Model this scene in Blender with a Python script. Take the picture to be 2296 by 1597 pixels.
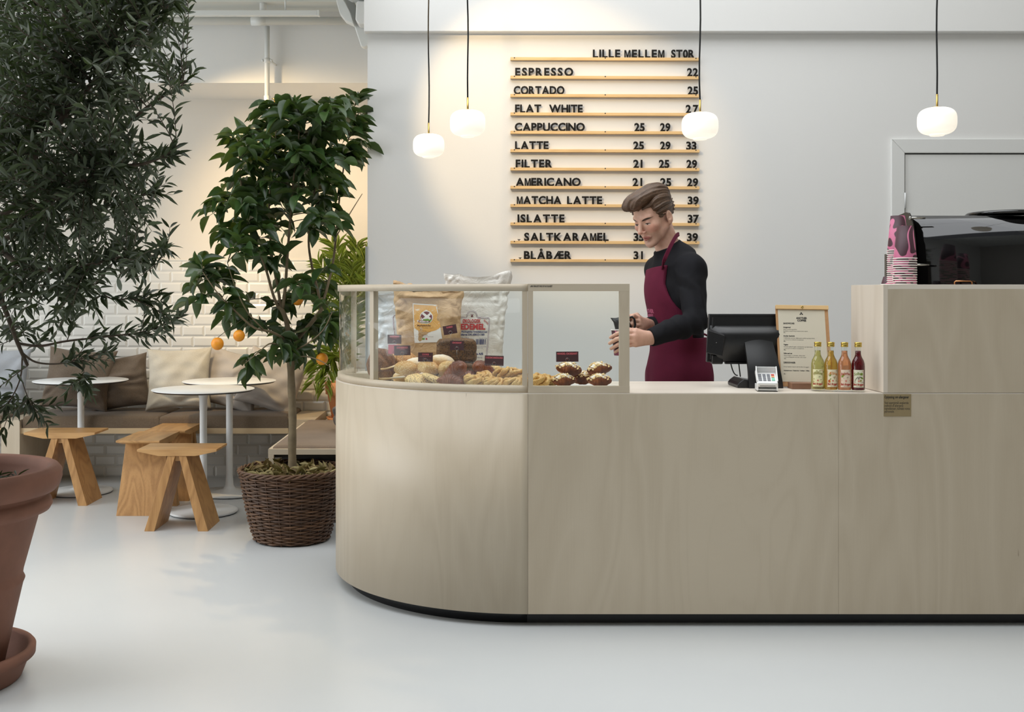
import bpy, bmesh, math, random
import numpy as np
from mathutils import Vector, Matrix, Euler

# ------------------------------------------------------------------ clear
for o in list(bpy.data.objects):
    bpy.data.objects.remove(o, do_unlink=True)
SC = bpy.context.scene
COL = SC.collection
R = math.radians
PI = math.pi

# ------------------------------------------------------------------ camera
H = 1.285            # eye height
F = 2470.0           # focal length in pixels of a 2296 wide frame
CX, CY = 1065.0, 657.0   # principal point (shifted lens)
cam_d = bpy.data.cameras.new('camera')
cam = bpy.data.objects.new('camera', cam_d)
COL.objects.link(cam)
cam.location = (0, 0, H)
cam.rotation_euler = (R(90), 0, 0)
cam_d.sensor_width = 36.0
cam_d.lens = 36.0 * F / 2296.0
cam_d.shift_x = (1148.0 - CX) / 2296.0
cam_d.shift_y = (CY - 798.5) / 2296.0
cam_d.clip_end = 60
SC.camera = cam

# ------------------------------------------------------------------ colour management, world, lights
SC.view_settings.view_transform = 'Standard'
SC.view_settings.look = 'None'
SC.view_settings.exposure = 0.0
SC.view_settings.gamma = 1.0
SC.view_settings.use_curve_mapping = False
try:
    SC.cycles.max_bounces = 10
    SC.cycles.diffuse_bounces = 4
    SC.cycles.glossy_bounces = 4
    SC.cycles.transmission_bounces = 8
    SC.cycles.transparent_max_bounces = 12
    SC.cycles.caustics_reflective = False
    SC.cycles.caustics_refractive = False
    SC.cycles.sample_clamp_indirect = 6.0
    SC.cycles.use_denoising = True
except Exception:
    pass

w = bpy.data.worlds.new('daylight')
SC.world = w
w.use_nodes = True
w.node_tree.nodes['Background'].inputs[0].default_value = (0.9, 0.94, 1.0, 1)
w.node_tree.nodes['Background'].inputs[1].default_value = 0.25


def lamp(name, kind, loc, target, energy, color, **kw):
    d = bpy.data.lights.new(name, kind)
    d.energy = energy
    d.color = color
    for k, v in kw.items():
        setattr(d, k, v)
    o = bpy.data.objects.new(name, d)
    COL.objects.link(o)
    o.location = loc
    o.rotation_euler = (Vector(target) - Vector(loc)).to_track_quat('-Z', 'Y').to_euler()
    return o


DAY = (0.95, 0.975, 1.0)
WARM = (1.0, 0.72, 0.38)
# the glass roof over the atrium and the tall windows along its left side
lamp('skylight', 'AREA', (-1.4, 3.9, 5.3), (-1.4, 4.2, 0), 395, DAY, shape='RECTANGLE', size=8.0, size_y=5.0)
lamp('window_light', 'AREA', (-6.7, 4.3, 2.5), (0, 5.2, 1.3), 285, DAY, shape='RECTANGLE', size=6.0, size_y=3.8)
# ceiling spots: one on the menu wall, two over the seating corner
lamp('menu_spot', 'SPOT', (-0.45, 4.62, 3.05), (0.42, 6.43, 2.24), 100, WARM, spot_size=R(46), spot_blend=0.45, shadow_soft_size=0.03)
lamp('corner_spot', 'SPOT', (-1.90, 6.34, 2.70), (-0.65, 7.7, 0.95), 120, WARM, spot_size=R(100), spot_blend=0.9, shadow_soft_size=0.04)
lamp('floor_spot', 'SPOT', (-1.70, 6.46, 2.95), (-0.80, 4.85, 0.0), 75, WARM, spot_size=R(48), spot_blend=0.6, shadow_soft_size=0.02)


def at(px, py, Y):
    """The point at distance Y from the lens plane that the photograph shows at (px, py)."""
    return Vector(((px - CX) * Y / F, Y, H - (py - CY) * Y / F))


def gx(px, Y):
    return (px - CX) * Y / F


def gz(py, Y):
    return H - (py - CY) * Y / F


# ------------------------------------------------------------------ materials
def lin(r, g=None, b=None):
    if g is None:
        g = b = r
    def f(c):
        c = c / 255.0
        return c / 12.92 if c <= 0.04045 else ((c + 0.055) / 1.055) ** 2.4
    return (f(r), f(g), f(b), 1.0)


class NT:
    """small helper around a node tree"""
    def __init__(self, name):
        self.m = bpy.data.materials.new(name)
        self.m.use_nodes = True
        self.t = self.m.node_tree
        self.p = self.t.nodes['Principled BSDF']

    def n(self, kind, **kw):
        nd = self.t.nodes.new(kind)
        for k, v in kw.items():
            if k.startswith('i_'):
                nd.inputs[int(k[2:])].default_value = v
            else:
                setattr(nd, k, v)
        return nd

    def l(self, a, b):
        self.t.links.new(a, b)

    def coords(self, scale=(1, 1, 1), rot=(0, 0, 0)):
        tc = self.n('ShaderNodeTexCoord')
        mp = self.n('ShaderNodeMapping')
        mp.inputs['Scale'].default_value = scale
        mp.inputs['Rotation'].default_value = rot
        self.l(tc.outputs['Object'], mp.inputs['Vector'])
        return mp.outputs['Vector']

    def noise(self, vec, scale, detail=2.0, rough=0.5, dist=0.0):
        nd = self.n('ShaderNodeTexNoise')
        nd.inputs['Scale'].default_value = scale
        nd.inputs['Detail'].default_value = detail
        nd.inputs['Roughness'].default_value = rough
        nd.inputs['Distortion'].default_value = dist
        if vec is not None:
            self.l(vec, nd.inputs['Vector'])
        return nd.outputs['Fac']

    def math(self, op, a, b=None, clamp=False):
        nd = self.n('ShaderNodeMath', operation=op, use_clamp=clamp)
        for i, v in enumerate((a, b)):
            if v is None:
                continue
            if isinstance(v, (int, float)):
                nd.inputs[i].default_value = v
            else:
                self.l(v, nd.inputs[i])
        return nd.outputs[0]

    def ramp(self, fac, stops, interp='LINEAR'):
        nd = self.n('ShaderNodeValToRGB')
        cr = nd.color_ramp
        cr.interpolation = interp
        while len(cr.elements) < len(stops):
            cr.elements.new(0.5)
        for e, (p, c) in zip(cr.elements, stops):
            e.position = p
            e.color = c
        self.l(fac, nd.inputs[0])
        return nd.outputs['Color']

    def mix(self, fac, a, b, mode='MIX'):
        nd = self.n('ShaderNodeMix', data_type='RGBA', blend_type=mode)
        for i, v in ((0, fac), (6, a), (7, b)):
            if isinstance(v, (int, float, tuple)):
                nd.inputs[i].default_value = v
            else:
                self.l(v, nd.inputs[i])
        return nd.outputs[2]

    def base(self, c):
        if isinstance(c, tuple):
            self.p.inputs['Base Color'].default_value = c
        else:
            self.l(c, self.p.inputs['Base Color'])

    def bump(self, h, strength=0.3, dist=0.01):
        b = self.n('ShaderNodeBump')
        b.inputs['Strength'].default_value = strength
        b.inputs['Distance'].default_value = dist
        self.l(h, b.inputs['Height'])
        self.l(b.outputs[0], self.p.inputs['Normal'])

    def set(self, **kw):
        for k, v in kw.items():
            self.p.inputs[k.replace('_', ' ')].default_value = v
        return self


def plain(name, col, rough=0.5, metal=0.0, var=0.0, vscale=8.0, bump=0.0, bscale=40.0, spec=0.5, **kw):
    t = NT(name)
    t.set(Roughness=rough, Metallic=metal)
    t.p.inputs['Specular IOR Level'].default_value = spec
    v = t.coords()
    if var > 0:
        n = t.noise(v, vscale, 3.0)
        d = tuple(max(0.0, c * (1 - var)) for c in col[:3]) + (1,)
        u = tuple(min(1.0, c * (1 + var)) for c in col[:3]) + (1,)
        t.base(t.ramp(n, [(0.25, d), (0.75, u)]))
    else:
        t.base(col)
    if bump > 0:
        t.bump(t.noise(v, bscale, 4.0), bump, 0.004)
    for k, x in kw.items():
        t.p.inputs[k.replace('_', ' ')].default_value = x
    return t.m


def wood(name, light, dark, axis='z', rings=9.0, amount=0.5, fibre=0.25, rough=0.45, scale=1.0, spots=False):
    """plain-sawn veneer: cathedral rings from a stretched noise field, fine fibres on top"""
    t = NT(name)
    s = {'x': (0.28, 1.5, 1.5), 'y': (1.5, 0.28, 1.5), 'z': (1.5, 1.5, 0.28)}[axis]
    v = t.coords(tuple(a * scale for a in s))
    n = t.noise(v, 1.6, 2.5, 0.5, 0.6)
    ring = t.math('FRACT', t.math('MULTIPLY', n, rings))
    ring = t.math('ABSOLUTE', t.math('SUBTRACT', ring, 0.5))
    s2 = {'x': (0.03, 1, 1), 'y': (1, 0.03, 1), 'z': (1, 1, 0.03)}[axis]
    v2 = t.coords(tuple(a * scale for a in s2))
    fib = t.noise(v2, 130.0, 3.0, 0.6)
    big = t.noise(v, 0.9, 1.0)
    f = t.math('ADD', t.math('MULTIPLY', ring, 2 * amount), t.math('MULTIPLY', t.math('SUBTRACT', fib, 0.5), 2 * fibre))
    f = t.math('ADD', f, t.math('MULTIPLY', t.math('SUBTRACT', big, 0.5), 0.9), clamp=True)
    c = t.ramp(f, [(0.0, light), (1.0, dark)])
    if spots:
        v3 = t.coords(tuple(a * scale for a in {'x': (0.22, 1, 1), 'y': (1, 0.22, 1), 'z': (1, 1, 0.22)}[axis]))
        sp = t.noise(v3, 30.0, 2.0)
        c = t.mix(t.ramp(sp, [(0.79, (0, 0, 0, 1)), (0.84, (1, 1, 1, 1))]), c, lin(120, 100, 78))
    t.base(c)
    t.set(Roughness=rough)
    t.bump(fib, 0.06, 0.002)
    return t.m


def cloth(name, light, dark, scale=260.0, rough=0.95, bump=0.35):
    t = NT(name)
    v = t.coords()
    n = t.noise(v, scale, 3.0, 0.7)
    big = t.noise(v, 6.0, 2.0)
    f = t.math('ADD', t.math('MULTIPLY', n, 0.8), t.math('MULTIPLY', big, 0.25), clamp=True)
    t.base(t.ramp(f, [(0.32, dark), (0.68, light)]))
    t.set(Roughness=rough)
    t.p.inputs['Specular IOR Level'].default_value = 0.15
    t.p.inputs['Sheen Weight'].default_value = 0.15
    t.bump(n, bump, 0.003)
    return t.m


M = {}
M['wall'] = plain('wall_paint', lin(229, 228, 225), 0.75, bump=0.05, bscale=120)
M['wall_alcove'] = plain('alcove_paint', lin(222, 216, 206), 0.8, bump=0.04, bscale=120)
M['ceiling'] = plain('ceiling_paint', lin(224, 226, 221), 0.8)
M['white_gloss'] = plain('white_gloss_paint', lin(225, 227, 225), 0.35)
M['door'] = plain('door_paint', lin(222, 222, 219), 0.4)
M['birch'] = wood('birch_ply', lin(198, 184, 162), lin(176, 160, 136), 'z', 9, 0.30, 0.16, 0.42, 1.3, spots=True)
M['birch_x'] = wood('birch_ply_across', lin(198, 184, 162), lin(176, 160, 136), 'x', 7, 0.4, 0.2, 0.42)
M['birch_top'] = wood('birch_worktop', lin(226, 216, 202), lin(205, 193, 176), 'x', 7, 0.4, 0.2, 0.35)
M['birch_y'] = wood('birch_ply_deep', lin(214, 203, 186), lin(190, 175, 155), 'y', 7, 0.4, 0.2, 0.42)
M['oak'] = wood('oiled_oak', lin(196, 150, 96), lin(140, 96, 52), 'z', 14, 0.5, 0.35, 0.45, 1.8)
M['oak_x'] = wood('oiled_oak_seat', lin(200, 156, 102), lin(146, 102, 58), 'x', 12, 0.5, 0.35, 0.42, 1.8)
M['oak_y'] = wood('oiled_oak_seat_deep', lin(200, 156, 102), lin(146, 102, 58), 'y', 12, 0.5, 0.35, 0.42, 1.8)
M['pine'] = wood('pale_pine', lin(226, 190, 136), lin(200, 158, 104), 'x', 8, 0.35, 0.2, 0.5, 3.0)
M['black'] = plain('black_paint', lin(26, 26, 27), 0.5)
M['black_letter'] = plain('black_acrylic', lin(24, 22, 20), 0.28)
M['black_plastic'] = plain('black_plastic', lin(22, 22, 24), 0.38, bump=0.04, bscale=900)
M['black_gloss'] = plain('black_gloss', lin(10, 10, 11), 0.05, spec=0.8)
M['steel'] = plain('brushed_steel', lin(170, 168, 162), 0.22, 1.0)
M['brass'] = plain('satin_brass', lin(190, 160, 92), 0.3, 1.0)
M['white_metal'] = plain('white_powder_coat', lin(226, 228, 228), 0.4)
M['cord'] = plain('black_textile_cord', lin(16, 16, 16), 0.8)
M['terracotta'] = plain('terracotta', lin(122, 82, 65), 0.75, var=0.14, vscale=9, bump=0.15, bscale=60)
M['terracotta_light'] = plain('terracotta_light', lin(205, 140, 92), 0.8, var=0.08, vscale=9, bump=0.1)
M['soil'] = plain('dark_soil', lin(40, 32, 26), 0.95, var=0.4, vscale=60, bump=0.8, bscale=80)
M['white_plastic'] = plain('white_plastic', lin(232, 232, 230), 0.3)
M['grey_metal'] = plain('grey_metal', lin(150, 152, 152), 0.4, 0.6)


def glass_mat(name, tint=(0.97, 0.99, 0.98, 1), fres=1.45, rough=0.0):
    """thin pane: clear with a mirror coat that grows at grazing angles"""
    t = NT(name)
    out = t.t.nodes['Material Output']
    tr = t.n('ShaderNodeBsdfTransparent')
    tr.inputs[0].default_value = tint
    gl = t.n('ShaderNodeBsdfGlossy')
    gl.inputs['Roughness'].default_value = rough
    gl.inputs[0].default_value = (1, 1, 1, 1)
    fr = t.n('ShaderNodeFresnel')
    ge = t.n('ShaderNodeNewGeometry')
    ior = t.math('ADD', t.math('MULTIPLY', ge.outputs['Backfacing'], 1.0 / fres - fres), fres)
    t.l(ior, fr.inputs[0])
    mx = t.n('ShaderNodeMixShader')
    t.l(fr.outputs[0], mx.inputs[0])
    t.l(tr.outputs[0], mx.inputs[1])
    t.l(gl.outputs[0], mx.inputs[2])
    t.l(mx.outputs[0], out.inputs[0])
    return t.m


M['pane'] = glass_mat('clear_pane', fres=1.28)


# ------------------------------------------------------------------ mesh builder
class MB:
    """collects shapes; build() links them as one mesh object"""
    def __init__(self):
        self.v = []
        self.f = []
        self.mi = []
        self.sm = []

    def add(self, vs, fs, mi=0, smooth=False):
        o = len(self.v)
        self.v.extend([tuple(p) for p in vs])
        self.f.extend([tuple(i + o for i in f) for f in fs])
        self.mi.extend([mi] * len(fs))
        self.sm.extend([smooth] * len(fs))
        return self

    def box(self, x0, x1, y0, y1, z0, z1, mi=0, M4=None):
        vs = [Vector((x, y, z)) for z in (z0, z1) for y in (y0, y1) for x in (x0, x1)]
        if M4 is not None:
            vs = [M4 @ p for p in vs]
        fs = [(0, 2, 3, 1), (4, 5, 7, 6), (0, 1, 5, 4), (2, 6, 7, 3), (0, 4, 6, 2), (1, 3, 7, 5)]
        return self.add(vs, fs, mi)

    def hexa(self, p, mi=0):
        """8 corners: bottom ring 0-3 counter-clockwise seen from above, top ring 4-7"""
        fs = [(3, 2, 1, 0), (4, 5, 6, 7), (0, 1, 5, 4), (1, 2, 6, 5), (2, 3, 7, 6), (3, 0, 4, 7)]
        return self.add(p, fs, mi)

    def prism(self, poly, axis, a, b, mi=0, smooth=False):
        """poly: 2-D points; axis 'x','y','z' is the extrusion direction from a to b"""
        def P(p, t):
            return {'x': (t, p[0], p[1]), 'y': (p[0], t, p[1]), 'z': (p[0], p[1], t)}[axis]
        n = len(poly)
        area = sum(poly[i][0] * poly[(i + 1) % n][1] - poly[(i + 1) % n][0] * poly[i][1] for i in range(n))
        flip = (area < 0) ^ (axis == 'y')
        vs = [P(p, a) for p in poly] + [P(p, b) for p in poly]
        cap0 = tuple(range(n - 1, -1, -1))
        cap1 = tuple(range(n, 2 * n))
        side = [(i, (i + 1) % n, n + (i + 1) % n, n + i) for i in range(n)]
        fs = [cap0, cap1] + side
        if flip ^ (b < a):
            fs = [tuple(reversed(f)) for f in fs]
        o = len(self.f)
        self.add(vs, fs, mi)
        if smooth:
            for i in range(o + 2, len(self.f)):
                self.sm[i] = True
        return self

    def lathe(self, prof, c=(0, 0, 0), n=32, mi=0, smooth=True, a0=0.0, a1=2 * PI, M4=None):
        """prof: (r, z) pairs from bottom to top on the outside"""
        full = abs(a1 - a0 - 2 * PI) < 1e-6
        cols = n if full else n + 1
        vs, fs = [], []
        for i in range(cols):
            a = a0 + (a1 - a0) * i / n
            for r, z in prof:
                p = Vector((c[0] + r * math.cos(a), c[1] + r * math.sin(a), c[2] + z))
                vs.append(M4 @ p if M4 is not None else p)
        m = len(prof)
        for i in range(n):
            j = (i + 1) % cols
            for k in range(m - 1):
                fs.append((i * m + k, j * m + k, j * m + k + 1, i * m + k + 1))
        return self.add(vs, fs, mi, smooth)

    def tube(self, pts, r, n=8, mi=0, smooth=True, cap=True):
        """round bar along pts; r a number or a list"""
        pts = [Vector(p) for p in pts]
        m = len(pts)
        rs = r if isinstance(r, (list, tuple)) else [r] * m
        t0 = (pts[1] - pts[0]).normalized()
        u = t0.orthogonal().normalized()
        vs, fs = [], []
        for i, p in enumerate(pts):
            t = (pts[min(i + 1, m - 1)] - pts[max(i - 1, 0)]).normalized()
            u = (u - t * u.dot(t))
            u = u.normalized() if u.length > 1e-6 else t.orthogonal().normalized()
            w_ = t.cross(u)
            for k in range(n):
                a = 2 * PI * k / n
                vs.append(p + (u * math.cos(a) + w_ * math.sin(a)) * rs[i])
        for i in range(m - 1):
            for k in range(n):
                k2 = (k + 1) % n
                fs.append((i * n + k, i * n + k2, (i + 1) * n + k2, (i + 1) * n + k))
        if cap:
            fs.append(tuple(range(n - 1, -1, -1)))
            fs.append(tuple(range((m - 1) * n, m * n)))
        return self.add(vs, fs, mi, smooth)

    def sphere(self, c, r, nu=16, nv=10, mi=0, M4=None):
        r = r if isinstance(r, (tuple, list)) else (r, r, r)
        vs, fs = [], []
        for j in range(nv + 1):
            th = PI * j / nv
            for i in range(nu):
                ph = 2 * PI * i / nu
                p = Vector((c[0] + r[0] * math.sin(th) * math.cos(ph), c[1] + r[1] * math.sin(th) * math.sin(ph), c[2] + r[2] * math.cos(th)))
                vs.append(M4 @ p if M4 is not None else p)
        for j in range(nv):
            for i in range(nu):
                i2 = (i + 1) % nu
                fs.append((j * nu + i, (j + 1) * nu + i, (j + 1) * nu + i2, j * nu + i2))
        return self.add(vs, fs, mi, True)

    def sheet(self, grid, mi=0, smooth=True, close_u=False):
        """grid[i][j] of points -> quads"""
        nu, nv = len(grid), len(grid[0])
        vs = [p for row in grid for p in row]
        fs = []
        for i in range(nu if close_u else nu - 1):
            i2 = (i + 1) % nu
            for j in range(nv - 1):
                fs.append((i * nv + j, i2 * nv + j, i2 * nv + j + 1, i * nv + j + 1))
        return self.add(vs, fs, mi, smooth)

    def build(self, name, mats, parent=None, bevel=0.0, segs=2, smooth_angle=None):
        me = bpy.data.meshes.new(name)
        me.from_pydata([tuple(p) for p in self.v], [], self.f)
        mats = mats if isinstance(mats, (list, tuple)) else [mats]
        for m_ in mats:
            me.materials.append(m_)
        me.polygons.foreach_set('material_index', self.mi)
        me.polygons.foreach_set('use_smooth', self.sm)
        me.update()
        return link_mesh(name, me, parent, bevel, segs)


def link_mesh(name, me, parent=None, bevel=0.0, segs=2):
    o = bpy.data.objects.new(name, me)
    COL.objects.link(o)
    if parent is not None:
        o.parent = parent
        if parent.parent is None:
            o.matrix_parent_inverse = parent.matrix_basis.inverted()
    if bevel > 0:
        b = o.modifiers.new('bevel', 'BEVEL')
        b.width = bevel
        b.segments = segs
        b.limit_method = 'ANGLE'
        b.angle_limit = R(40)
        b.harden_normals = False
    return o


def np_mesh(name, V, Fq, mats, smooth=True, mi=None):
    """mesh from numpy arrays; Fq an (n,k) index array"""
    me = bpy.data.meshes.new(name)
    V = np.asarray(V, dtype=np.float32)
    Fq = np.asarray(Fq, dtype=np.int32)
    n, k = Fq.shape
    me.vertices.add(len(V))
    me.vertices.foreach_set('co', V.ravel())
    me.loops.add(n * k)
    me.loops.foreach_set('vertex_index', Fq.ravel())
    me.polygons.add(n)
    me.polygons.foreach_set('loop_start', np.arange(0, n * k, k, dtype=np.int32))
    me.polygons.foreach_set('loop_total', np.full(n, k, dtype=np.int32))
    for m_ in (mats if isinstance(mats, (list, tuple)) else [mats]):
        me.materials.append(m_)
    if mi is not None:
        me.polygons.foreach_set('material_index', np.asarray(mi, dtype=np.int32))
    me.polygons.foreach_set('use_smooth', np.full(n, smooth))
    me.update(calc_edges=True)
    me.validate()
    return me


def tag(o, label, cat, group=None, kind=None):
    o['label'] = label
    o['category'] = cat
    if group:
        o['group'] = group
    if kind:
        o['kind'] = kind
    return o


def thing(name, label, cat, loc=(0, 0, 0), rotz=0.0, group=None):
    o = bpy.data.objects.new(name, None)
    COL.objects.link(o)
    o.empty_display_size = 0.05
    o.location = loc
    o.rotation_euler = (0, 0, rotz)
    o.matrix_basis = Matrix.Translation(Vector(loc)) @ Matrix.Rotation(rotz, 4, 'Z')
    return tag(o, label, cat, group)


KIDS = {}


def dup(root, loc, rotz=0.0, label=None, scale=None, rot=None):
    """a copy of a thing with copies of its parts and sub-parts"""
    if not KIDS:
        pass
    r_ = root.copy()
    COL.objects.link(r_)
    r_.location = loc
    r_.rotation_euler = rot if rot is not None else (0, 0, rotz)
    if scale is not None:
        r_.scale = (scale,) * 3 if isinstance(scale, (int, float)) else scale
    if label:
        r_['label'] = label

    def rec(src, dst):
        for ch in list(src.children):
            c = ch.copy()
            COL.objects.link(c)
            c.parent = dst
            c.matrix_parent_inverse = ch.matrix_parent_inverse.copy()
            rec(ch, c)
    rec(root, r_)
    return r_


def struct(o, label=None):
    o['kind'] = 'structure'
    if label:
        o['label'] = label
    return o


def bez(a, b, sag, n=6, rnd=None):
    a, b = Vector(a), Vector(b)
    m = (a + b) / 2 + Vector(sag)
    return [a * (1 - t) ** 2 + m * 2 * t * (1 - t) + b * t * t for t in [i / n for i in range(n + 1)]]


# ------------------------------------------------------------------ lettering
_GL = {}


def glyphs(body, size, offset=0.0, extrude=0.0, tracking=1.0, align='LEFT'):
    """triangulated lettering in the XY plane, baseline at y = 0"""
    key = (body, round(size, 5), offset, extrude, tracking, align)
    if key not in _GL:
        cu = bpy.data.curves.new('lettering', 'FONT')
        cu.body = body
        cu.size = size
        cu.offset = offset
        cu.extrude = extrude
        cu.space_character = tracking
        cu.align_x = align
        cu.resolution_u = 3
        o = bpy.data.objects.new('lettering', cu)
        me = o.to_mesh()
        vs = [tuple(v.co) for v in me.vertices]
        fs = [tuple(p.vertices) for p in me.polygons]
        o.to_mesh_clear()
        bpy.data.objects.remove(o)
        bpy.data.curves.remove(cu)
        _GL[key] = (vs, fs)
    return _GL[key]


def write(mb, body, size, M4, mi=0, offset=0.0, extrude=0.0, tracking=1.0, align='LEFT', width=None):
    """adds lettering; M4 maps (x right, y up, z out of the surface) to the world. width squeezes it to that width"""
    vs, fs = glyphs(body, size, offset, extrude, tracking, align)
    if not vs:
        return mb
    if width:
        xs = [v[0] for v in vs]
        w0 = max(xs) - min(xs)
        k = width / w0 if w0 > 0 else 1
        vs = [(v[0] * k, v[1], v[2]) for v in vs]
    mb.add([M4 @ Vector(v) for v in vs], fs, mi)
    return mb


def facing(p, right=(1, 0, 0), up=(0, 0, 1)):
    """frame at p for lettering on an upright face that looks towards -Y"""
    r_ = Vector(right).normalized()
    u_ = Vector(up).normalized()
    n_ = r_.cross(u_)
    m4 = Matrix(((r_.x, u_.x, n_.x, p[0]), (r_.y, u_.y, n_.y, p[1]), (r_.z, u_.z, n_.z, p[2]), (0, 0, 0, 1)))
    return m4


# ------------------------------------------------------------------ implicit surfaces (for bodies, bread, fabric)
def smin(a, b, k):
    h = np.clip(0.5 + 0.5 * (b - a) / k, 0, 1)
    return b + (a - b) * h - k * h * (1 - h)


def smax(a, b, k):
    return -smin(-a, -b, k)


def s_ell(P, c, r, Rm=None):
    q = P - np.asarray(c, dtype=np.float32)
    if Rm is not None:
        q = q @ Rm          # columns of Rm are the ellipsoid's axes
    r = np.asarray(r, dtype=np.float32)
    k0 = np.sqrt(((q / r) ** 2).sum(-1))
    k1 = np.sqrt(((q / (r * r)) ** 2).sum(-1)) + 1e-9
    return k0 * (k0 - 1.0) / k1


def s_cone(P, a, b, ra, rb):
    a = np.asarray(a, dtype=np.float32)
    b = np.asarray(b, dtype=np.float32)
    ba = b - a
    h = np.clip(((P - a) @ ba) / max(1e-9, float(ba @ ba)), 0, 1)
    d = P - a - h[..., None] * ba
    return np.sqrt((d * d).sum(-1)) - (ra + (rb - ra) * h)


def s_box(P, c, hs, r=0.0, Rm=None):
    q = P - np.asarray(c, dtype=np.float32)
    if Rm is not None:
        q = q @ Rm
    q = np.abs(q) - (np.asarray(hs, dtype=np.float32) - r)
    return np.sqrt((np.maximum(q, 0) ** 2).sum(-1)) + np.minimum(q.max(-1), 0) - r


def sdf_mesh(f, lo, hi, res):
    """surface nets of f < 0 inside the box lo..hi; returns V, quads"""
    lo = np.asarray(lo, dtype=np.float32)
    hi = np.asarray(hi, dtype=np.float32)
    B = 16
    n = (np.ceil((hi - lo) / (res * B)).astype(int)) * B + 1
    nx, ny, nz = n
    D = np.full((nx, ny, nz), 1.0, dtype=np.float32)
    nb = (n - 1) // B
    cs = np.stack(np.meshgrid(*[np.arange(k) for k in nb], indexing='ij'), -1).reshape(-1, 3)
    cen = lo + (cs * B + B / 2) * res
    dc = f(cen.astype(np.float32))
    rad = res * B * 0.9
    g = np.stack(np.meshgrid(*[np.arange(B + 1)] * 3, indexing='ij'), -1).reshape(-1, 3).astype(np.float32)
    act = np.where(np.abs(dc) < rad * 1.6)[0]
    ins = np.where(dc <= -rad * 1.6)[0]
    for c in ins:
        i, j, k = cs[c] * B
        D[i:i + B + 1, j:j + B + 1, k:k + B + 1] = -1.0
    for s in range(0, len(act), 64):
        ch = act[s:s + 64]
        P = (lo + (cs[ch][:, None, :] * B + g[None]) * res).astype(np.float32)
        d = f(P.reshape(-1, 3)).reshape(len(ch), B + 1, B + 1, B + 1)
        for q, c in enumerate(ch):
            i, j, k = cs[c] * B
            D[i:i + B + 1, j:j + B + 1, k:k + B + 1] = d[q]
    S = D < 0
    cx, cy, cz = nx - 1, ny - 1, nz - 1
    cnt = np.zeros((cx, cy, cz), dtype=np.int8)
    for a in (0, 1):
        for b in (0, 1):
            for c in (0, 1):
                cnt += S[a:a + cx, b:b + cy, c:c + cz]
    cell = (cnt > 0) & (cnt < 8)
    idx = np.full((cx, cy, cz), -1, dtype=np.int32)
    ii = np.argwhere(cell)
    idx[cell] = np.arange(len(ii))
    acc = np.zeros((len(ii), 3), dtype=np.float64)
    num = np.zeros(len(ii))
    cor = [(0, 0, 0), (1, 0, 0), (0, 1, 0), (1, 1, 0), (0, 0, 1), (1, 0, 1), (0, 1, 1), (1, 1, 1)]
    for a in range(8):
        for b in range(a + 1, 8):
            da = np.array(cor[b]) - np.array(cor[a])
            if np.abs(da).sum() != 1:
                continue
            va = D[ii[:, 0] + cor[a][0], ii[:, 1] + cor[a][1], ii[:, 2] + cor[a][2]]
            vb = D[ii[:, 0] + cor[b][0], ii[:, 1] + cor[b][1], ii[:, 2] + cor[b][2]]
            m = (va < 0) != (vb < 0)
            t = np.where(m, va / np.where(m, va - vb, 1), 0)
            p = np.array(cor[a])[None] + t[:, None] * da[None]
            acc[m] += p[m]
            num[m] += 1
    V = lo + (ii + acc / np.maximum(num, 1)[:, None]) * res
    quads = []
    for ax in range(3):
        o1, o2 = [(1, 2), (2, 0), (0, 1)][ax]
        sl0 = [slice(1, None)] * 3
        sh = [nx, ny, nz]
        e0 = [slice(0, sh[q]) for q in range(3)]
        e1 = [slice(0, sh[q]) for q in range(3)]
        e0[ax] = slice(0, sh[ax] - 1)
        e1[ax] = slice(1, sh[ax])
        ch = S[tuple(e0)] != S[tuple(e1)]
        loc = np.argwhere(ch)
        ok = (loc[:, o1] > 0) & (loc[:, o2] > 0) & (loc[:, o1] < sh[o1] - 1) & (loc[:, o2] < sh[o2] - 1)
        loc = loc[ok]
        d1 = np.zeros(3, int)
        d1[o1] = 1
        d2 = np.zeros(3, int)
        d2[o2] = 1
        c0 = loc - d1 - d2
        c1 = loc - d2
        c2 = loc
        c3 = loc - d1
        q = np.stack([idx[tuple(c.T)] for c in (c0, c1, c2, c3)], 1)
        inside0 = S[tuple(loc.T)]
        q[~inside0] = q[~inside0][:, ::-1]
        quads.append(q)
    Q = np.concatenate(quads) if quads else np.zeros((0, 4), int)
    Q = Q[(Q >= 0).all(1)]
    return V.astype(np.float32), Q


def vnoise(P, scale, seed=0):
    """cheap smooth value noise in numpy, about -1..1"""
    q = P * scale + seed * 17.31
    i = np.floor(q).astype(np.int64)
    fr = (q - i).astype(np.float32)
    u = fr * fr * (3 - 2 * fr)
    def h(ix, iy, iz):
        n_ = (ix * 374761393 + iy * 668265263 + iz * 2147483647 + seed * 1013) & 0x7fffffff
        n_ = ((n_ ^ (n_ >> 13)) * 1274126177) & 0x7fffffff
        return ((n_ ^ (n_ >> 16)) & 0xffff).astype(np.float32) / 32767.5 - 1
    r_ = 0
    for a in (0, 1):
        for b in (0, 1):
            for c in (0, 1):
                wgt = (u[..., 0] if a else 1 - u[..., 0]) * (u[..., 1] if b else 1 - u[..., 1]) * (u[..., 2] if c else 1 - u[..., 2])
                r_ = r_ + wgt * h(i[..., 0] + a, i[..., 1] + b, i[..., 2] + c)
    return r_
# ================================================================== the setting
YC = 4.237           # front of the counter
YW = 6.43            # wall with the menu
YB = 7.70            # tiled wall of the seating corner
YU = 7.11            # upper wall above the corner
ZT = 0.8996          # worktop
XE = gx(824, YW)     # free end of the menu wall

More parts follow.
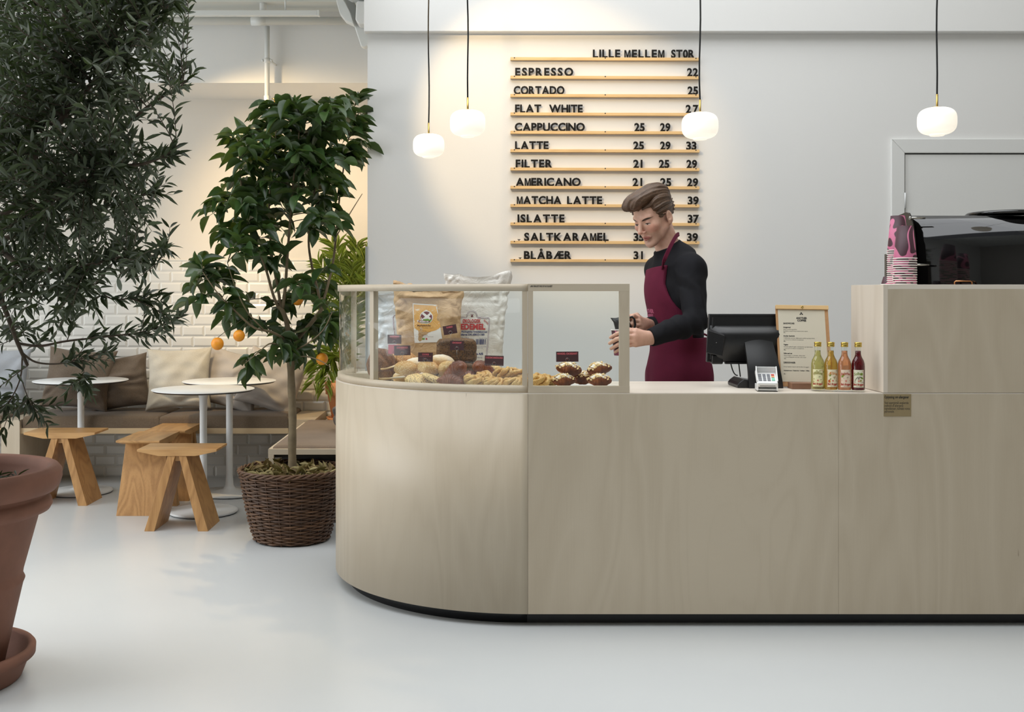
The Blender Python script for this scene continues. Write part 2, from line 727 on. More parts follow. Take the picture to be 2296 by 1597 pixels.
fl = NT('pale_epoxy_floor')
fv = fl.coords()
fn = fl.noise(fv, 1.3, 3.0)
fl.base(fl.ramp(fn, [(0.3, lin(205, 208, 209)), (0.7, lin(209, 212, 212))]))
fl.set(Roughness=0.27)
M['floor'] = fl.m

struct(MB().box(-7, 5, -5, YB + 0.2, -0.2, 0).build('floor', M['floor']), 'glossy pale grey poured floor')
struct(MB().box(XE, 5, YW, YW + 0.16, 0, 3.4).build('wall_back', M['wall']), 'white wall behind the counter that carries the menu')
struct(MB().box(XE, XE + 0.12, YW + 0.16, YB + 0.2, 0, 3.4).build('wall_return', M['wall_alcove']))
struct(MB().box(gx(816, 6.37), 5, 6.37, YW, gz(70.5, 6.37), 5.6).build('wall_bulkhead', M['wall'], bevel=0.004), 'white boxed bulkhead above the menu wall')
# seating corner: painted wall above a field of bevelled tiles
ztile = gz(585, YB)
struct(MB().box(-7, XE, YB + 0.012, YB + 0.2, 0, 2.75).build('wall_corner', M['wall_alcove']), 'cream painted back wall of the seating corner')
tiles = MB()
random.seed(4)
rows = 20
th = ztile / rows
tw = 0.1535
for r_ in range(rows):
    z0 = r_ * th + 0.0004
    z1 = (r_ + 1) * th - 0.0004
    x = -4.6 + (tw / 2 if r_ % 2 else 0) + 0.02
    while x < XE - 0.002:
        xa, xb = x + 0.0004, min(x + tw - 0.0004, XE - 0.001)
        x += tw
        if xb - xa < 0.02:
            continue
        d = 0.0016 * (random.random() - 0.5)
        b = min(0.013, (xb - xa) * 0.3)
        y1, y0 = YB + 0.012, YB + 0.0035
        yf = YB - 0.003 + d
        ring = [(xa, y0, z0), (xb, y0, z0), (xb, y0, z1), (xa, y0, z1)]
        top = [(xa + b, yf, z0 + b), (xb - b, yf, z0 + b), (xb - b, yf, z1 - b), (xa + b, yf, z1 - b)]
        back = [(p[0], y1, p[2]) for p in ring]
        tiles.add(ring + top + back, [(0, 1, 5, 4), (1, 2, 6, 5), (2, 3, 7, 6), (3, 0, 4, 7), (4, 5, 6, 7), (8, 9, 1, 0), (9, 10, 2, 1), (10, 11, 3, 2), (11, 8, 0, 3)])
tiles.box(-4.6, XE, YB + 0.0045, YB + 0.012, 0, ztile, 1)
tiles.box(-4.6, XE, YB - 0.002, YB + 0.012, ztile, ztile + 0.008, 0)
struct(tiles.build('wall_tile_field', [plain('white_glazed_tile', lin(226, 224, 218), 0.12), plain('tile_grout', lin(222, 220, 214), 0.9)]), 'white bevelled metro tiles on the corner wall')
zu = gz(186, YU)
struct(MB().box(-7, XE, YU, YB + 0.2, zu, 3.6).build('wall_upper', M['wall']), 'white upper wall above the seating corner')
zc = 3.10
cl = MB().box(-7, XE - 0.02, 6.86, YU, zc, zc + 0.2)
cl.box(-7, XE - 0.02, 5.2, 6.86, zc + 0.03, zc + 0.2)
struct(cl.build('ceiling', M['ceiling']), 'pale boarded ceiling above the seating corner')
# the hall around the camera: side and front walls, seen only in reflections
M['hall'] = plain('hall_paint', lin(170, 166, 158), 0.8)
struct(MB().box(-7.2, -7, -5, YB + 0.2, 0, 5.6).build('wall_left', M['wall']))
struct(MB().box(5, 5.2, -5, YW + 0.2, 0, 5.6).build('wall_right', M['hall']))
struct(MB().box(-7, 5, -5.2, -5, 0, 5.6).build('wall_front', M['hall']))
hc = MB().box(0.4, 5, -5, YW, 5.6, 5.7)
hc.box(-7, 0.4, -5, -0.5, 5.6, 5.7)
hc.box(-7, 0.4, 6.2, YB + 0.2, 5.6, 5.7)
struct(hc.build('ceiling_hall', M['ceiling']))

# corner guard on the free end of the menu wall
gd = MB().box(gx(819.3, YW), XE, YW - 0.004, YW + 0.16, 0.0, gz(553, YW))
struct(gd.build('trim_1', plain('corner_guard_metal', lin(168, 172, 172), 0.45, 0.3), bevel=0.001))

# door on the right of the menu wall
dx0, dx1 = gx(2026, YW), gx(2026, YW) + 0.92
dz = gz(344, YW)
cz = gz(312, YW)
cx0 = gx(1996, YW)
cs = MB()
cw = dx0 - cx0
cs.hexa([Vector(p) for p in ((cx0, YW - 0.02, 0), (dx0, YW - 0.02, 0), (dx0, YW, 0), (cx0, YW, 0), (cx0, YW - 0.02, cz), (dx0, YW - 0.02, dz), (dx0, YW, dz), (cx0, YW, cz))])
cs.hexa([Vector(p) for p in ((dx0, YW - 0.02, dz), (dx1, YW - 0.02, dz), (dx1, YW, dz), (dx0, YW, dz), (cx0, YW - 0.02, cz), (dx1 + cw, YW - 0.02, cz), (dx1 + cw, YW, cz), (cx0, YW, cz))])
cs.hexa([Vector(p) for p in ((dx1, YW - 0.02, 0), (dx1 + cw, YW - 0.02, 0), (dx1 + cw, YW, 0), (dx1, YW, 0), (dx1, YW - 0.02, dz), (dx1 + cw, YW - 0.02, cz), (dx1 + cw, YW, cz), (dx1, YW, dz))])
struct(cs.build('door_1_casing', M['door'], bevel=0.004), 'white mitred casing around the door')
door = thing('door_1', 'white flush door in the wall behind the coffee machine', 'door', ((dx0 + dx1) / 2, YW, 0))
door['kind'] = 'structure'
MB().box(dx0 + 0.006, dx1 - 0.006, YW - 0.008, YW - 0.001, 0.01, dz - 0.007).build('door_leaf', M['door'], door, bevel=0.001)
MB().box(dx0 + 0.0005, dx1 - 0.0005, YW - 0.0025, YW - 0.0005, 0.0, dz - 0.0005).build('rebate', M['black'], door)
hg = MB()
for zz in (gz(450, YW), 1.0, 0.25):
    hg.tube([(dx0 + 0.002, YW - 0.014, zz - 0.045), (dx0 + 0.002, YW - 0.014, zz + 0.045)], 0.007, 10)
hg.build('hinge', M['white_metal'], door)
MB().tube([(dx1 - 0.07, YW - 0.05, 1.05), (dx1 - 0.19, YW - 0.05, 1.05)], 0.009).tube([(dx1 - 0.07, YW - 0.005, 1.05), (dx1 - 0.07, YW - 0.05, 1.05)], 0.009).build('door_handle', M['steel'], door)

# ------------------------------------------------------------------ pipes and fixtures above the corner
Yp = 6.98
pz = gz(47, Yp)
pp = MB().tube([(-4.5, Yp, pz), (XE - 0.02, Yp, pz)], 0.0255, 20)
xf = gx(580, Yp)
pp.tube([(xf - 0.046, Yp, pz), (xf + 0.046, Yp, pz)], 0.0295, 20)
p_h = tag(pp.build('water_pipe', M['white_gloss']), 'thick white horizontal pipe just under the ceiling', 'pipe')
Yv = 7.04
xv = gx(599, Yv)
pv = thing('drop_pipe', 'thin white vertical pipe in front of the upper wall', 'pipe', (xv, Yv, 2.4))
zb = gz(232, Yv)
MB().tube([(xv, Yv, zb + 0.045), (xv, Yv, pz - 0.02)], 0.0165, 16).build('pipe', M['white_gloss'], pv)
MB().tube([(xv, Yv, gz(215, Yv)), (xv, Yv, zb)], 0.0205, 16).tube([(xv, Yv, zb + 0.02), (xv + 0.05, Yv + 0.01, zb - 0.06)], 0.0175, 14).build('elbow', M['white_gloss'], pv)
cp = MB().tube([(xv, Yv, gz(141.5, Yv)), (xv, Yv, gz(131, Yv))], 0.0205, 16)
for sx in (-1, 1):
    cp.tube([(xv + sx * 0.028, Yv - 0.012, gz(136, Yv)), (xv + sx * 0.028, Yv + 0.012, gz(136, Yv))], 0.008, 10)
cp.tube([(xv + 0.03, Yv + 0.01, gz(138, Yv)), (xv + 0.045, YU, gz(141, Yv))], 0.005, 8)
cp.build('clamp', M['white_gloss'], pv)
vt = MB().tube([(xv + 0.047, Yv, gz(236, Yv)), (xv + 0.047, Yv, gz(222, Yv))], 0.004, 8).tube([(xv + 0.03, Yv, gz(221.5, Yv)), (xv + 0.064, Yv, gz(221.5, Yv))], 0.0035, 8)
vt.tube([(xv + 0.0, Yv, gz(238, Yv)), (xv + 0.05, Yv, gz(236, Yv))], 0.006, 8)
vt.build('valve', M['brass'], pv)
Yr = 6.80
MBr = MB().tube([(gx(583, Yr), Yr + 0.1, gz(21, Yr)), (gx(583, Yr), Yr + 0.1, 3.13)], 0.0225, 16).tube([(gx(583, Yr), Yr + 0.1, gz(18, Yr)), (gx(583, Yr), Yr + 0.1, gz(21, Yr))], 0.026, 16)
tag(MBr.build('riser_pipe', M['white_gloss']), 'short white pipe stub coming down from the ceiling', 'pipe')
tr = thing('track_light', 'long white rectangular light track under the ceiling', 'light fixture', (gx(500, Yr), Yr, 2.98))
MB().box(gx(255, Yr), gx(712, Yr), Yr - 0.02, Yr + 0.02, gz(36, Yr), gz(24.5, Yr)).build('rail', M['white_gloss'], tr, bevel=0.003)
MB().box(gx(712, Yr), gx(717, Yr), Yr - 0.022, Yr + 0.022, gz(36.5, Yr), gz(24, Yr)).build('end_cap', M['white_gloss'], tr, bevel=0.002)
for px in (330, 640):
    MB().tube([(gx(px, Yr), Yr, gz(24, Yr)), (gx(px, Yr), Yr, zc + 0.03)], 0.006, 8).build('hanger', M['white_gloss'], tr)
# the lamp heads that light the corner
EM = NT('lamp_glow')
EM.p.inputs['Emission Color'].default_value = (1.0, 0.82, 0.55, 1)
EM.p.inputs['Emission Strength'].default_value = 18
M['lamp_glow'] = EM.m
sp = thing('spotlight', 'lit spotlight head glimpsed behind the olive leaves', 'spotlight', at(300, 92, 6.42))
c0 = at(300, 93, 6.42)
dr = Vector((0.45, -0.62, -0.55)).normalized()
MB().tube([c0 - dr * 0.11, c0 + dr * 0.005], 0.036, 20).tube([(c0.x, c0.y, c0.z + 0.02), (c0.x, c0.y, 3.1)], 0.007, 8).build('housing', M['white_metal'], sp)
MB().tube([c0 + dr * 0.0055, c0 + dr * 0.009], 0.031, 20).build('lens', M['lamp_glow'], sp)
s2 = thing('spotlight', 'small white cylindrical lamp at the top edge above the olive twigs', 'spotlight', at(418, 4, 6.5))
c1 = at(418, 7, 6.5)
MB().tube([(c1.x, c1.y, c1.z), (c1.x, c1.y, c1.z + 0.13)], 0.020, 20).tube([(c1.x, c1.y, c1.z + 0.12), (c1.x, c1.y, 3.1)], 0.006, 8).build('housing', M['white_metal'], s2)
MB().tube([(c1.x, c1.y, c1.z - 0.014), (c1.x, c1.y, c1.z + 0.004)], 0.006, 10).build('nozzle', M['black'], s2)

# white folding screen-arm at the end of the bulkhead
Ya = 6.62
br = thing('ceiling_bracket', 'white angular bracket with a hanging arm beside the bulkhead', 'bracket', at(790, 40, Ya))
def poly_at(pts, Y):
    return [(gx(a, Y), gz(b, Y)) for a, b in pts]
MB().prism(poly_at([(752, -8), (757, 12), (763, 33), (775, 48), (794, 57), (786, 30), (775, 8), (764, -8)], Ya), 'y', Ya - 0.03, Ya + 0.05).build('blade', M['white_gloss'], br, bevel=0.004)
MB().prism(poly_at([(764, -8), (775, 8), (794, 57), (809, 103), (816, 106), (830, 101), (830, 70), (812, 45), (795, 6), (790, -8)], Ya + 0.06), 'y', Ya + 0.055, Ya + 0.12).build('arm', M['white_gloss'], br, bevel=0.006)
MB().prism(poly_at([(801, 10), (799, 50), (806, 59), (830, 59), (830, 8), (806, 7)], Ya), 'y', Ya - 0.06, Ya + 0.05).build('motor_box', M['white_plastic'], br, bevel=0.008)
MB().prism(poly_at([(758, -9), (790, 6), (815, 6), (840, 3), (840, -9)], Ya), 'y', Ya - 0.1, Ya + 0.0).build('cover', M['white_gloss'], br, bevel=0.004)
# ================================================================== the counter
XK = gx(1183.5, YC)      # where the curve meets the straight front
RC = 0.838
CC = (XK, YC + RC)       # centre of the curved end
XR = 4.4
ZP = gz(1377.5, YC)      # lower edge of the panels
YBK = 4.80               # rear edge of the worktop


def arc(r, a0=-90.0, a1=-205.0, n=56):
    return [(CC[0] + r * math.cos(R(a0 + (a1 - a0) * i / n)), CC[1] + r * math.sin(R(a0 + (a1 - a0) * i / n))) for i in range(n + 1)]


def band(mb, r0, r1, z0, z1, a0=-90.0, a1=-205.0, n=56, mi=0):
    """curved strip between radii r0 < r1"""
    A, B = arc(r1, a0, a1, n), arc(r0, a0, a1, n)
    m = n + 1
    vs = [(x, y, z0) for x, y in A] + [(x, y, z1) for x, y in A] + [(x, y, z0) for x, y in B] + [(x, y, z1) for x, y in B]
    o = len(mb.f)
    fs = []
    for i in range(n):
        j = i + 1
        fs.append((j, i, m + i, m + j))
        fs.append((2 * m + i, 2 * m + j, 3 * m + j, 3 * m + i))
        fs.append((m + j, m + i, 3 * m + i, 3 * m + j))
        fs.append((i, j, 2 * m + j, 2 * m + i))
    fs.append((0, 2 * m, 3 * m, m))
    fs.append((n, m + n, 3 * m + n, 2 * m + n))
    mb.add(vs, fs, mi)
    for q in range(o, o + 4 * n):
        if (q - o) % 4 < 2:
            mb.sm[q] = True
    return mb


ct = thing('service_counter', 'long pale birch plywood counter with a curved end and black plinth', 'counter', (1.6, YC + 0.3, 0))
band(MB(), RC - 0.018, RC, ZP, ZT - 0.004).build('curved_panel', M['birch'], ct)
xs = gx(1880, YC)
MB().box(XK + 0.0008, xs - 0.0004, YC, YC + 0.018, ZP, ZT - 0.004).build('front_panel', M['birch'], ct)
MB().box(xs + 0.0004, XR, YC, YC + 0.018, ZP, ZT - 0.004).build('front_panel', M['birch'], ct)
pl = band(MB(), RC - 0.075, RC - 0.055, 0, ZP + 0.02)
pl.box(XK, XR, YC + 0.055, YC + 0.075, 0, ZP + 0.02)
pl.build('plinth', plain('black_plinth', lin(30, 31, 33), 0.45), ct)
cr = MB().box(XK + 0.01, XR, YBK - 0.05, YBK - 0.03, 0.0, ZT - 0.004)
cr.box(XR - 0.02, XR, YC + 0.02, YBK - 0.05, 0, ZT - 0.004)
cr.build('back_panel', M['birch'], ct)

wt = MB().box(XK, XR, YC + 0.001, YBK, ZT - 0.004, ZT)
wt.box(1.45, XR, YBK, 5.25, ZT - 0.004, ZT)
pts = arc(RC - 0.001, -90, -205, 56)
pts = [(XK, YC + 0.001)] + pts[1:] + [(XK - 0.35, 5.45), (XK, 5.3)]
wt.prism(pts, 'z', ZT - 0.004, ZT)
tag(wt.build('worktop', M['birch_top']), 'pale birch worktop lying along the counter', 'worktop')

# raised hood at the right that screens the coffee machine
ZH = gz(638.2, YC)
XH = gx(1980.5, YC)
YH = 4.60
hd = thing('raised_counter', 'raised plywood box on the counter in front of the coffee machine', 'counter box', (3.0, YC + 0.2, ZT))
MB().box(XH + 0.018, XR, YC, YC + 0.018, ZT + 0.0015, ZH - 0.018).build('front_board', M['birch'], hd)
MB().box(XH, XH + 0.018, YC, YH, ZT + 0.0015, ZH).build('end_board', wood('birch_end', lin(218, 206, 190), lin(196, 181, 162), 'z', 7, 0.4, 0.2, 0.42), hd, bevel=0.0008)
MB().box(XH + 0.018, XR, YC, YH, ZH - 0.018, ZH).build('top_board', M['birch_top'], hd, bevel=0.0008)

# allergen notice stuck to the front
st = thing('allergen_notice', 'brown transparent sticker with allergen notice on the counter front', 'sticker', at(2012, 909, YC - 0.001))
tape = NT('brown_film')
tape.base(lin(150, 132, 98))
tape.set(Roughness=0.18)
tape.bump(tape.noise(tape.coords(), 60, 2), 0.12, 0.003)
a_, b_ = at(1981.5, 934, YC - 0.0008), at(2043, 884, YC - 0.0008)
MB().box(a_.x, b_.x, YC - 0.0012, YC - 0.0002, a_.z, b_.z).build('film', tape.m, st)
tx = MB()
k = YC / F
for t_, y_, s_, o_ in (('Oplysning om allergener', 893.5, 8.6, 0.0004), ('Ved spørgsmål angående', 906, 8.0, 0), ('indhold af allergene', 912.5, 8.0, 0), ('ingredienser, kontakt vores', 919, 8.0, 0), ('personale.', 925.5, 8.0, 0)):
    wpx = {'O': 55, 'V': 54, 'i': 42}[t_[0]] if t_[0] in 'OVi' else 22
    if t_.startswith('ingr'):
        wpx = 57
    write(tx, t_, s_ * k, facing(at(1983, y_, YC - 0.0014)), 0, o_, width=wpx * k)
tx.build('lettering', M['black'], st)

# ------------------------------------------------------------------ display cases
ZR0, ZR1 = ZT + 0.0005, gz(865.3, YC)           # bottom rail
ZQ0, ZQ1 = gz(653, YC), gz(636.8, YC)           # top rail
RR = RC - 0.008
dc = thing('display_case', 'curved glass pastry case in a pale wood frame', 'display case', (CC[0] - 0.3, 4.7, ZT))
t0, t1 = -90.0, -196.0
band(MB(), RR - 0.020, RR, ZR0, ZR1, t0, t1).build('bottom_rail', M['birch_x'], dc)
band(MB(), RR - 0.024, RR, ZQ0, ZQ1, t0, t1).build('top_rail', M['birch_x'], dc)
# posts: at the joint with the flat case, on the curve, and at the back
MB().box(gx(1171.5, YC), XK - 0.001, YC + 0.009, YC + 0.034, ZR1, ZQ0).build('post', M['birch'], dc)
pa = arc(RR - 0.006, -139.8, -139.8, 1)[0]
Rp = Matrix.Translation((pa[0], pa[1], 0)) @ Matrix.Rotation(R(-139.8 + 90), 4, 'Z')
MB().box(-0.013, 0.013, 0.0, 0.024, ZR1, ZQ0, 0, Rp).build('post', M['birch'], dc)
pe = arc(RR - 0.012, t1, t1, 1)[0]
MB().box(pe[0] - 0.012, pe[0] + 0.012, pe[1] - 0.012, pe[1] + 0.012, ZR0, ZQ1).build('post', M['birch'], dc)
band(MB(), RR - 0.011, RR - 0.006, ZR1 - 0.002, ZQ0 + 0.004, t0 - 1.0, t1 + 1).build('curved_glass', M['pane'], dc)
# rear sill of the case
ys = 4.86
MB().box(pe[0] + 0.012, XK, ys - 0.012, ys + 0.012, ZR0, ZT + 0.03).build('rear_rail', M['birch_x'], dc)
sh = MB()
sp_ = [(XK - 0.004, YC + 0.04)] + arc(RR - 0.028, -92, -170, 40) + [(pe[0] + 0.03, ys - 0.02), (XK - 0.004, ys - 0.02)]
sh.prism(sp_, 'z', ZT + 0.0005, ZT + 0.006)
sh.build('shelf', plain('white_laminate', lin(236, 233, 227), 0.4), dc)

d2 = thing('display_case', 'flat fronted square glass pastry case with MANDEL CROISSANT card inside', 'display case', (gx(1297, YC), 4.5, ZT))
x0, x1 = XK + 0.001, gx(1412, YC)
MB().box(x0, x1, YC + 0.002, YC + 0.026, ZR0, gz(866, YC)).build('bottom_rail', M['birch_x'], d2, bevel=0.0006)
MB().box(x0, x1, YC + 0.002, YC + 0.026, ZQ0, ZQ1 + 0.0005).build('top_rail', M['birch_x'], d2, bevel=0.0006)
MB().box(x0, gx(1195.3, YC), YC + 0.0025, YC + 0.026, gz(866, YC), ZQ0).build('post', M['birch'], d2)
MB().box(gx(1389.3, YC), x1 - 0.0005, YC + 0.0025, YC + 0.026, gz(866, YC), ZQ0).build('post', M['birch'], d2)
MB().box(gx(1194, YC), gx(1391, YC), YC + 0.014, YC + 0.018, gz(867, YC), ZQ0 + 0.003).build('front_glass', M['pane'], d2)
nt = MB()
write(nt, 'LÆN VENLIGST IKKE OP AD GLASSET', 0.0085, facing(at(1188.5, 643.7, YC + 0.001)), 0, 0.0002, width=50 * YC / F)
nt.build('lettering', M['black'], d2)
# ================================================================== seating corner
M['felt'] = cloth('brown_wool', lin(128, 112, 94), lin(92, 78, 64), 330)
M['felt2'] = cloth('grey_brown_wool', lin(140, 124, 108), lin(110, 96, 83), 330)
M['taupe'] = cloth('taupe_wool', lin(122, 108, 94), lin(84, 73, 62), 300)
M['cream'] = cloth('cream_wool', lin(206, 200, 186), lin(180, 173, 158), 300)
M['greige'] = cloth('greige_linen', lin(186, 178, 170), lin(168, 160, 151), 420, bump=0.2)
M['bluegrey'] = cloth('pale_grey_linen', lin(176, 180, 186), lin(158, 162, 168), 420, bump=0.2)
M['charcoal'] = cloth('charcoal_wool', lin(104, 98, 94), lin(66, 62, 60), 300)

YF = 7.14            # front edge of the wall bench
ZS = 0.408           # top of its seat board
bx0, bx1 = gx(47, YF), gx(646, YF)
wb = thing('banquette', 'long birch bench fixed along the tiled wall', 'bench', ((bx0 + bx1) / 2, YF, ZS))
MB().box(-4.4, bx1, YF, YB - 0.004, ZS - 0.036, ZS).build('seat_board', wood('bench_birch', lin(214, 190, 152), lin(190, 162, 122), 'x', 6, 0.35, 0.2, 0.45), wb, bevel=0.001)
MB().box(gx(5.5, YF), gx(47, YF), YF - 0.02, YB - 0.004, 0.0, 0.463).build('divider', M['birch'], wb, bevel=0.001)
MB().box(bx1, gx(706, YF), YF + 0.01, YB - 0.004, 0.30, 0.463).build('end_box', M['birch_x'], wb, bevel=0.001)
# upholstered seat pads on it


def pad(name, x0, x1, y0, y1, z0, z1, mat, label, seam=True):
    """upholstered seat pad: rounded slab, slightly crowned"""
    nx, ny = 28, 10
    r_ = 0.018
    mb = MB()
    xs_ = [x0, x0 + 0.002, x0 + 0.008, x0 + r_] + [x0 + r_ + (x1 - x0 - 2 * r_) * i / nx for i in range(1, nx)] + [x1 - r_, x1 - 0.008, x1 - 0.002, x1]
    ys_ = [y0, y0 + 0.002, y0 + 0.008, y0 + r_] + [y0 + r_ + (y1 - y0 - 2 * r_) * i / ny for i in range(1, ny)] + [y1 - r_, y1 - 0.008, y1 - 0.002, y1]
    def dr_(d):
        return r_ - math.sqrt(max(0, r_ * r_ - (r_ - d) ** 2)) if d < r_ else 0
    grid = []
    for x in xs_:
        row = []
        for y in ys_:
            d = min(x - x0, x1 - x, y - y0, y1 - y)
            u = (x - x0) / (x1 - x0)
            v = (y - y0) / (y1 - y0)
            crown = 0.007 * (1 - (2 * u - 1) ** 6) * (1 - (2 * v - 1) ** 4) + 0.002 * math.sin(x * 9 + y * 5)
            row.append((x, y, z1 - dr_(d) + crown * (1 if d > r_ else d / r_)))
        grid.append(row)
    mb.sheet(grid)
    mb.f = [tuple(f) for f in mb.f]
    ring = [(x, y0) for x in xs_] + [(x1, y) for y in ys_[1:]] + [(x, y1) for x in reversed(xs_[:-1])] + [(x0, y) for y in reversed(ys_[1:-1])]
    n = len(ring)
    top = [(x, y, z1 - r_) for x, y in ring]
    cx_, cy_ = (x0 + x1) / 2, (y0 + y1) / 2
    mid = [(x + (0.003 if x > cx_ else -0.003) * (x in (x0, x1)), y + (0.003 if y > cy_ else -0.003) * (y in (y0, y1)), (z0 + z1 - r_) / 2) for x, y in ring]
    bot = [(x, y, z0) for x, y in ring]
    mb.sheet([list(c) for c in zip(bot, mid, top)], smooth=True, close_u=True)
    mb.add(bot, [tuple(range(n - 1, -1, -1))])
    o = mb.build(name, mat)
    return tag(o, label, 'seat cushion', 'brown seat pads on the benches')


xm = gx(357, YF)
pad('seat_cushion', bx0 + 0.012, xm - 0.002, YF + 0.003, YB - 0.02, ZS, 0.486, M['felt'], 'brown wool seat pad on the wall bench under the dark pillows')
pad('seat_cushion', xm + 0.002, bx1 - 0.003, YF + 0.003, YB - 0.02, ZS, 0.486, M['felt'], 'brown wool seat pad on the wall bench under the light pillows')
pad('seat_cushion', -3.9, gx(5.5, YF) - 0.008, YF + 0.003, YB - 0.02, ZS, 0.486, M['felt'], 'brown seat pad cut off by the frame edge beyond the bench divider')

# low bench that runs out from the wall behind the tree
YL0, YL1 = 5.90, 7.12
xl = gx(601.3, YL0)
ZL = 0.450
lb = thing('low_bench', 'low pale wood frame bench behind the orange tree basket', 'bench', (-0.88, 6.4, 0))
MB().box(xl, -0.66, YL0, YL0 + 0.026, ZL - 0.032, ZL - 0.0015).build('front_rail', M['birch_x'], lb, bevel=0.001)
MB().box(xl, xl + 0.026, YL0 + 0.026, YL1, ZL - 0.032, ZL - 0.0015).build('side_rail', M['birch_y'], lb, bevel=0.001)
MB().box(xl + 0.026, -0.66, YL1 - 0.026, YL1, ZL - 0.032, ZL - 0.0015).build('back_rail', M['birch_x'], lb, bevel=0.001)
for (a, b) in ((xl, YL0 + 0.0), (xl, YL1 - 0.03), (-0.69, YL0 + 0.0), (-0.69, YL1 - 0.03)):
    MB().box(a, a + 0.03, b, b + 0.03, 0, ZL - 0.032).build('leg', M['birch'], lb, bevel=0.001)
MB().box(xl + 0.026, -0.66, YL0 + 0.026, YL1 - 0.026, ZL - 0.05, ZL - 0.035).build('panel', M['black'], lb)
MB().box(xl + 0.03, -0.66, YL0 + 0.25, YL0 + 0.27, 0.0, ZL - 0.05).build('shade_board', M['black'], lb)  # black sheet standing in for the shade under the open seat
pad('seat_cushion', xl + 0.02, -0.665, YL0 + 0.02, YL1 - 0.005, ZL - 0.001, ZL + 0.014, M['felt2'], 'thin grey brown pad on the low bench behind the basket')
for o in (COL.objects[-1],):
    pass


# ------------------------------------------------------------------ pillows
def pillow(name, label, mat, c, w_, h_, lean, yaw, roll, thick=0.16, seed=1, folds=(), pinch=0.09, group='pillows leaning on the tiled wall'):
    """scatter cushion standing on its edge; c is the middle of its lower edge"""
    rnd = random.Random(seed)
    n = 40
    mb = MB()
    M4 = Matrix.Translation(Vector(c)) @ Matrix.Rotation(yaw, 4, 'Z') @ Matrix.Rotation(-lean, 4, 'X') @ Matrix.Rotation(roll, 4, 'Y')
    ph = [rnd.uniform(0, 6.28) for _ in range(8)]
    def P(u, v, side):
        # u, v in -1..1
        pu = 1 - pinch * (1 - abs(v) ** 2.2) * (0.55 + 0.45 * abs(u) ** 3)
        pv = 1 - pinch * (1 - abs(u) ** 2.2) * (0.55 + 0.45 * abs(v) ** 3)
        x = u * w_ / 2 * pu
        z = v * h_ / 2 * pv + h_ / 2
        e = max(0.0, (1 - u ** 2)) ** 0.42 * max(0.0, (1 - v ** 2)) ** 0.42
        t = thick / 2 * e * (1 + 0.14 * -v)
        wr = 0.006 * math.sin(5 * u + 3 * v + ph[0]) + 0.004 * math.sin(9 * u - 7 * v + ph[1]) + 0.003 * math.sin(15 * v + 4 * u * u + ph[2])
        # tension creases running out of the corners
        for sx in (-1, 1):
            for sz in (-1, 1):
                du, dv = u - sx, v - sz
                d = math.hypot(du, dv)
                an = math.atan2(dv, du)
                wr += 0.006 * math.exp(-d * 2.2) * math.sin(an * 11 + ph[3] + sx)
        for (fu, fv, fa, fl_, dep) in folds:
            ca, sa = math.cos(fa), math.sin(fa)
            a_ = (u - fu) * ca + (v - fv) * sa
            b_ = -(u - fu) * sa + (v - fv) * ca + 0.10 * math.sin(a_ * 3)
            wr += -dep * math.exp(-(a_ / fl_) ** 2) * (math.exp(-(b_ / 0.07) ** 2) - 0.55 * math.exp(-((b_ - 0.16) / 0.11) ** 2))
        y = side * (t + wr * min(1, e * 1.6))
        zz = z
        return M4 @ Vector((x, y, zz))
    def g(side):
        return [[P(math.sin((-1 + 2 * i / n) * PI / 2) * 0.35 + (-1 + 2 * i / n) * 0.65, math.sin((-1 + 2 * j / n) * PI / 2) * 0.35 + (-1 + 2 * j / n) * 0.65, side) for j in range(n + 1)] for i in range(n + 1)]
    mb.sheet(g(-1))
    gb = g(1)
    mb.sheet(list(reversed(gb)))
    o = mb.build(name, mat)
    bm = bmesh.new()
    bm.from_mesh(o.data)
    bmesh.ops.remove_doubles(bm, verts=bm.verts, dist=0.0006)
    bmesh.ops.recalc_face_normals(bm, faces=bm.faces)
    bm.to_mesh(o.data)
    bm.free()
    return tag(o, label, 'pillow', group)


ZPd = 0.503
yp = 7.40
def pil(px, py, Y):
    return (gx(px, Y), Y, ZPd)
pillow('pillow', 'pale grey pillow at the frame edge beyond the bench divider', M['bluegrey'], pil(-12, 0, 7.42), 0.40, 0.42, R(14), R(4), R(2), 0.15, 3, [(0.2, -0.45, 0.2, 0.8, 0.018)])
pillow('pillow', 'dark taupe pillow behind the table nearest the divider', M['taupe'], pil(163, 0, 7.34), 0.475, 0.425, R(16), R(-3), R(4), 0.17, 5, [(-0.75, -0.55, 0.9, 0.3, 0.02), (0.8, -0.75, 0.5, 0.3, 0.02)], 0.11)
pillow('pillow', 'dark taupe pillow with a deep crease next to the cream one', M['taupe'], pil(273, 0, 7.40), 0.40, 0.375, R(20), R(6), R(-9), 0.17, 8, [(0.25, -0.05, 0.25, 0.7, 0.034), (0.3, -0.28, 0.15, 0.6, 0.024)], 0.09)
pillow('pillow', 'cream pillow standing between the dark and the greige pillows', M['cream'], pil(400, 0, 7.36), 0.44, 0.425, R(14), R(2), R(-2), 0.17, 11, [(-0.3, -0.62, -0.35, 0.5, 0.022), (0.55, -0.7, 0.5, 0.4, 0.02)], 0.10)
pillow('pillow', 'greige pillow tilted behind the rear round table', M['greige'], pil(500, 0, 7.47), 0.43, 0.40, R(12), R(-4), R(14), 0.16, 14, [(0.3, -0.5, 0.35, 0.6, 0.03), (0.35, 0.3, 1.2, 0.3, 0.018)], 0.09)
pillow('pillow', 'greige pillow leaning beside the orange tree trunk', M['greige'], pil(588, 0, 7.40), 0.41, 0.40, R(16), R(10), R(19), 0.19, 17, [(0.0, -0.8, 0.1, 0.6, 0.025)], 0.08)
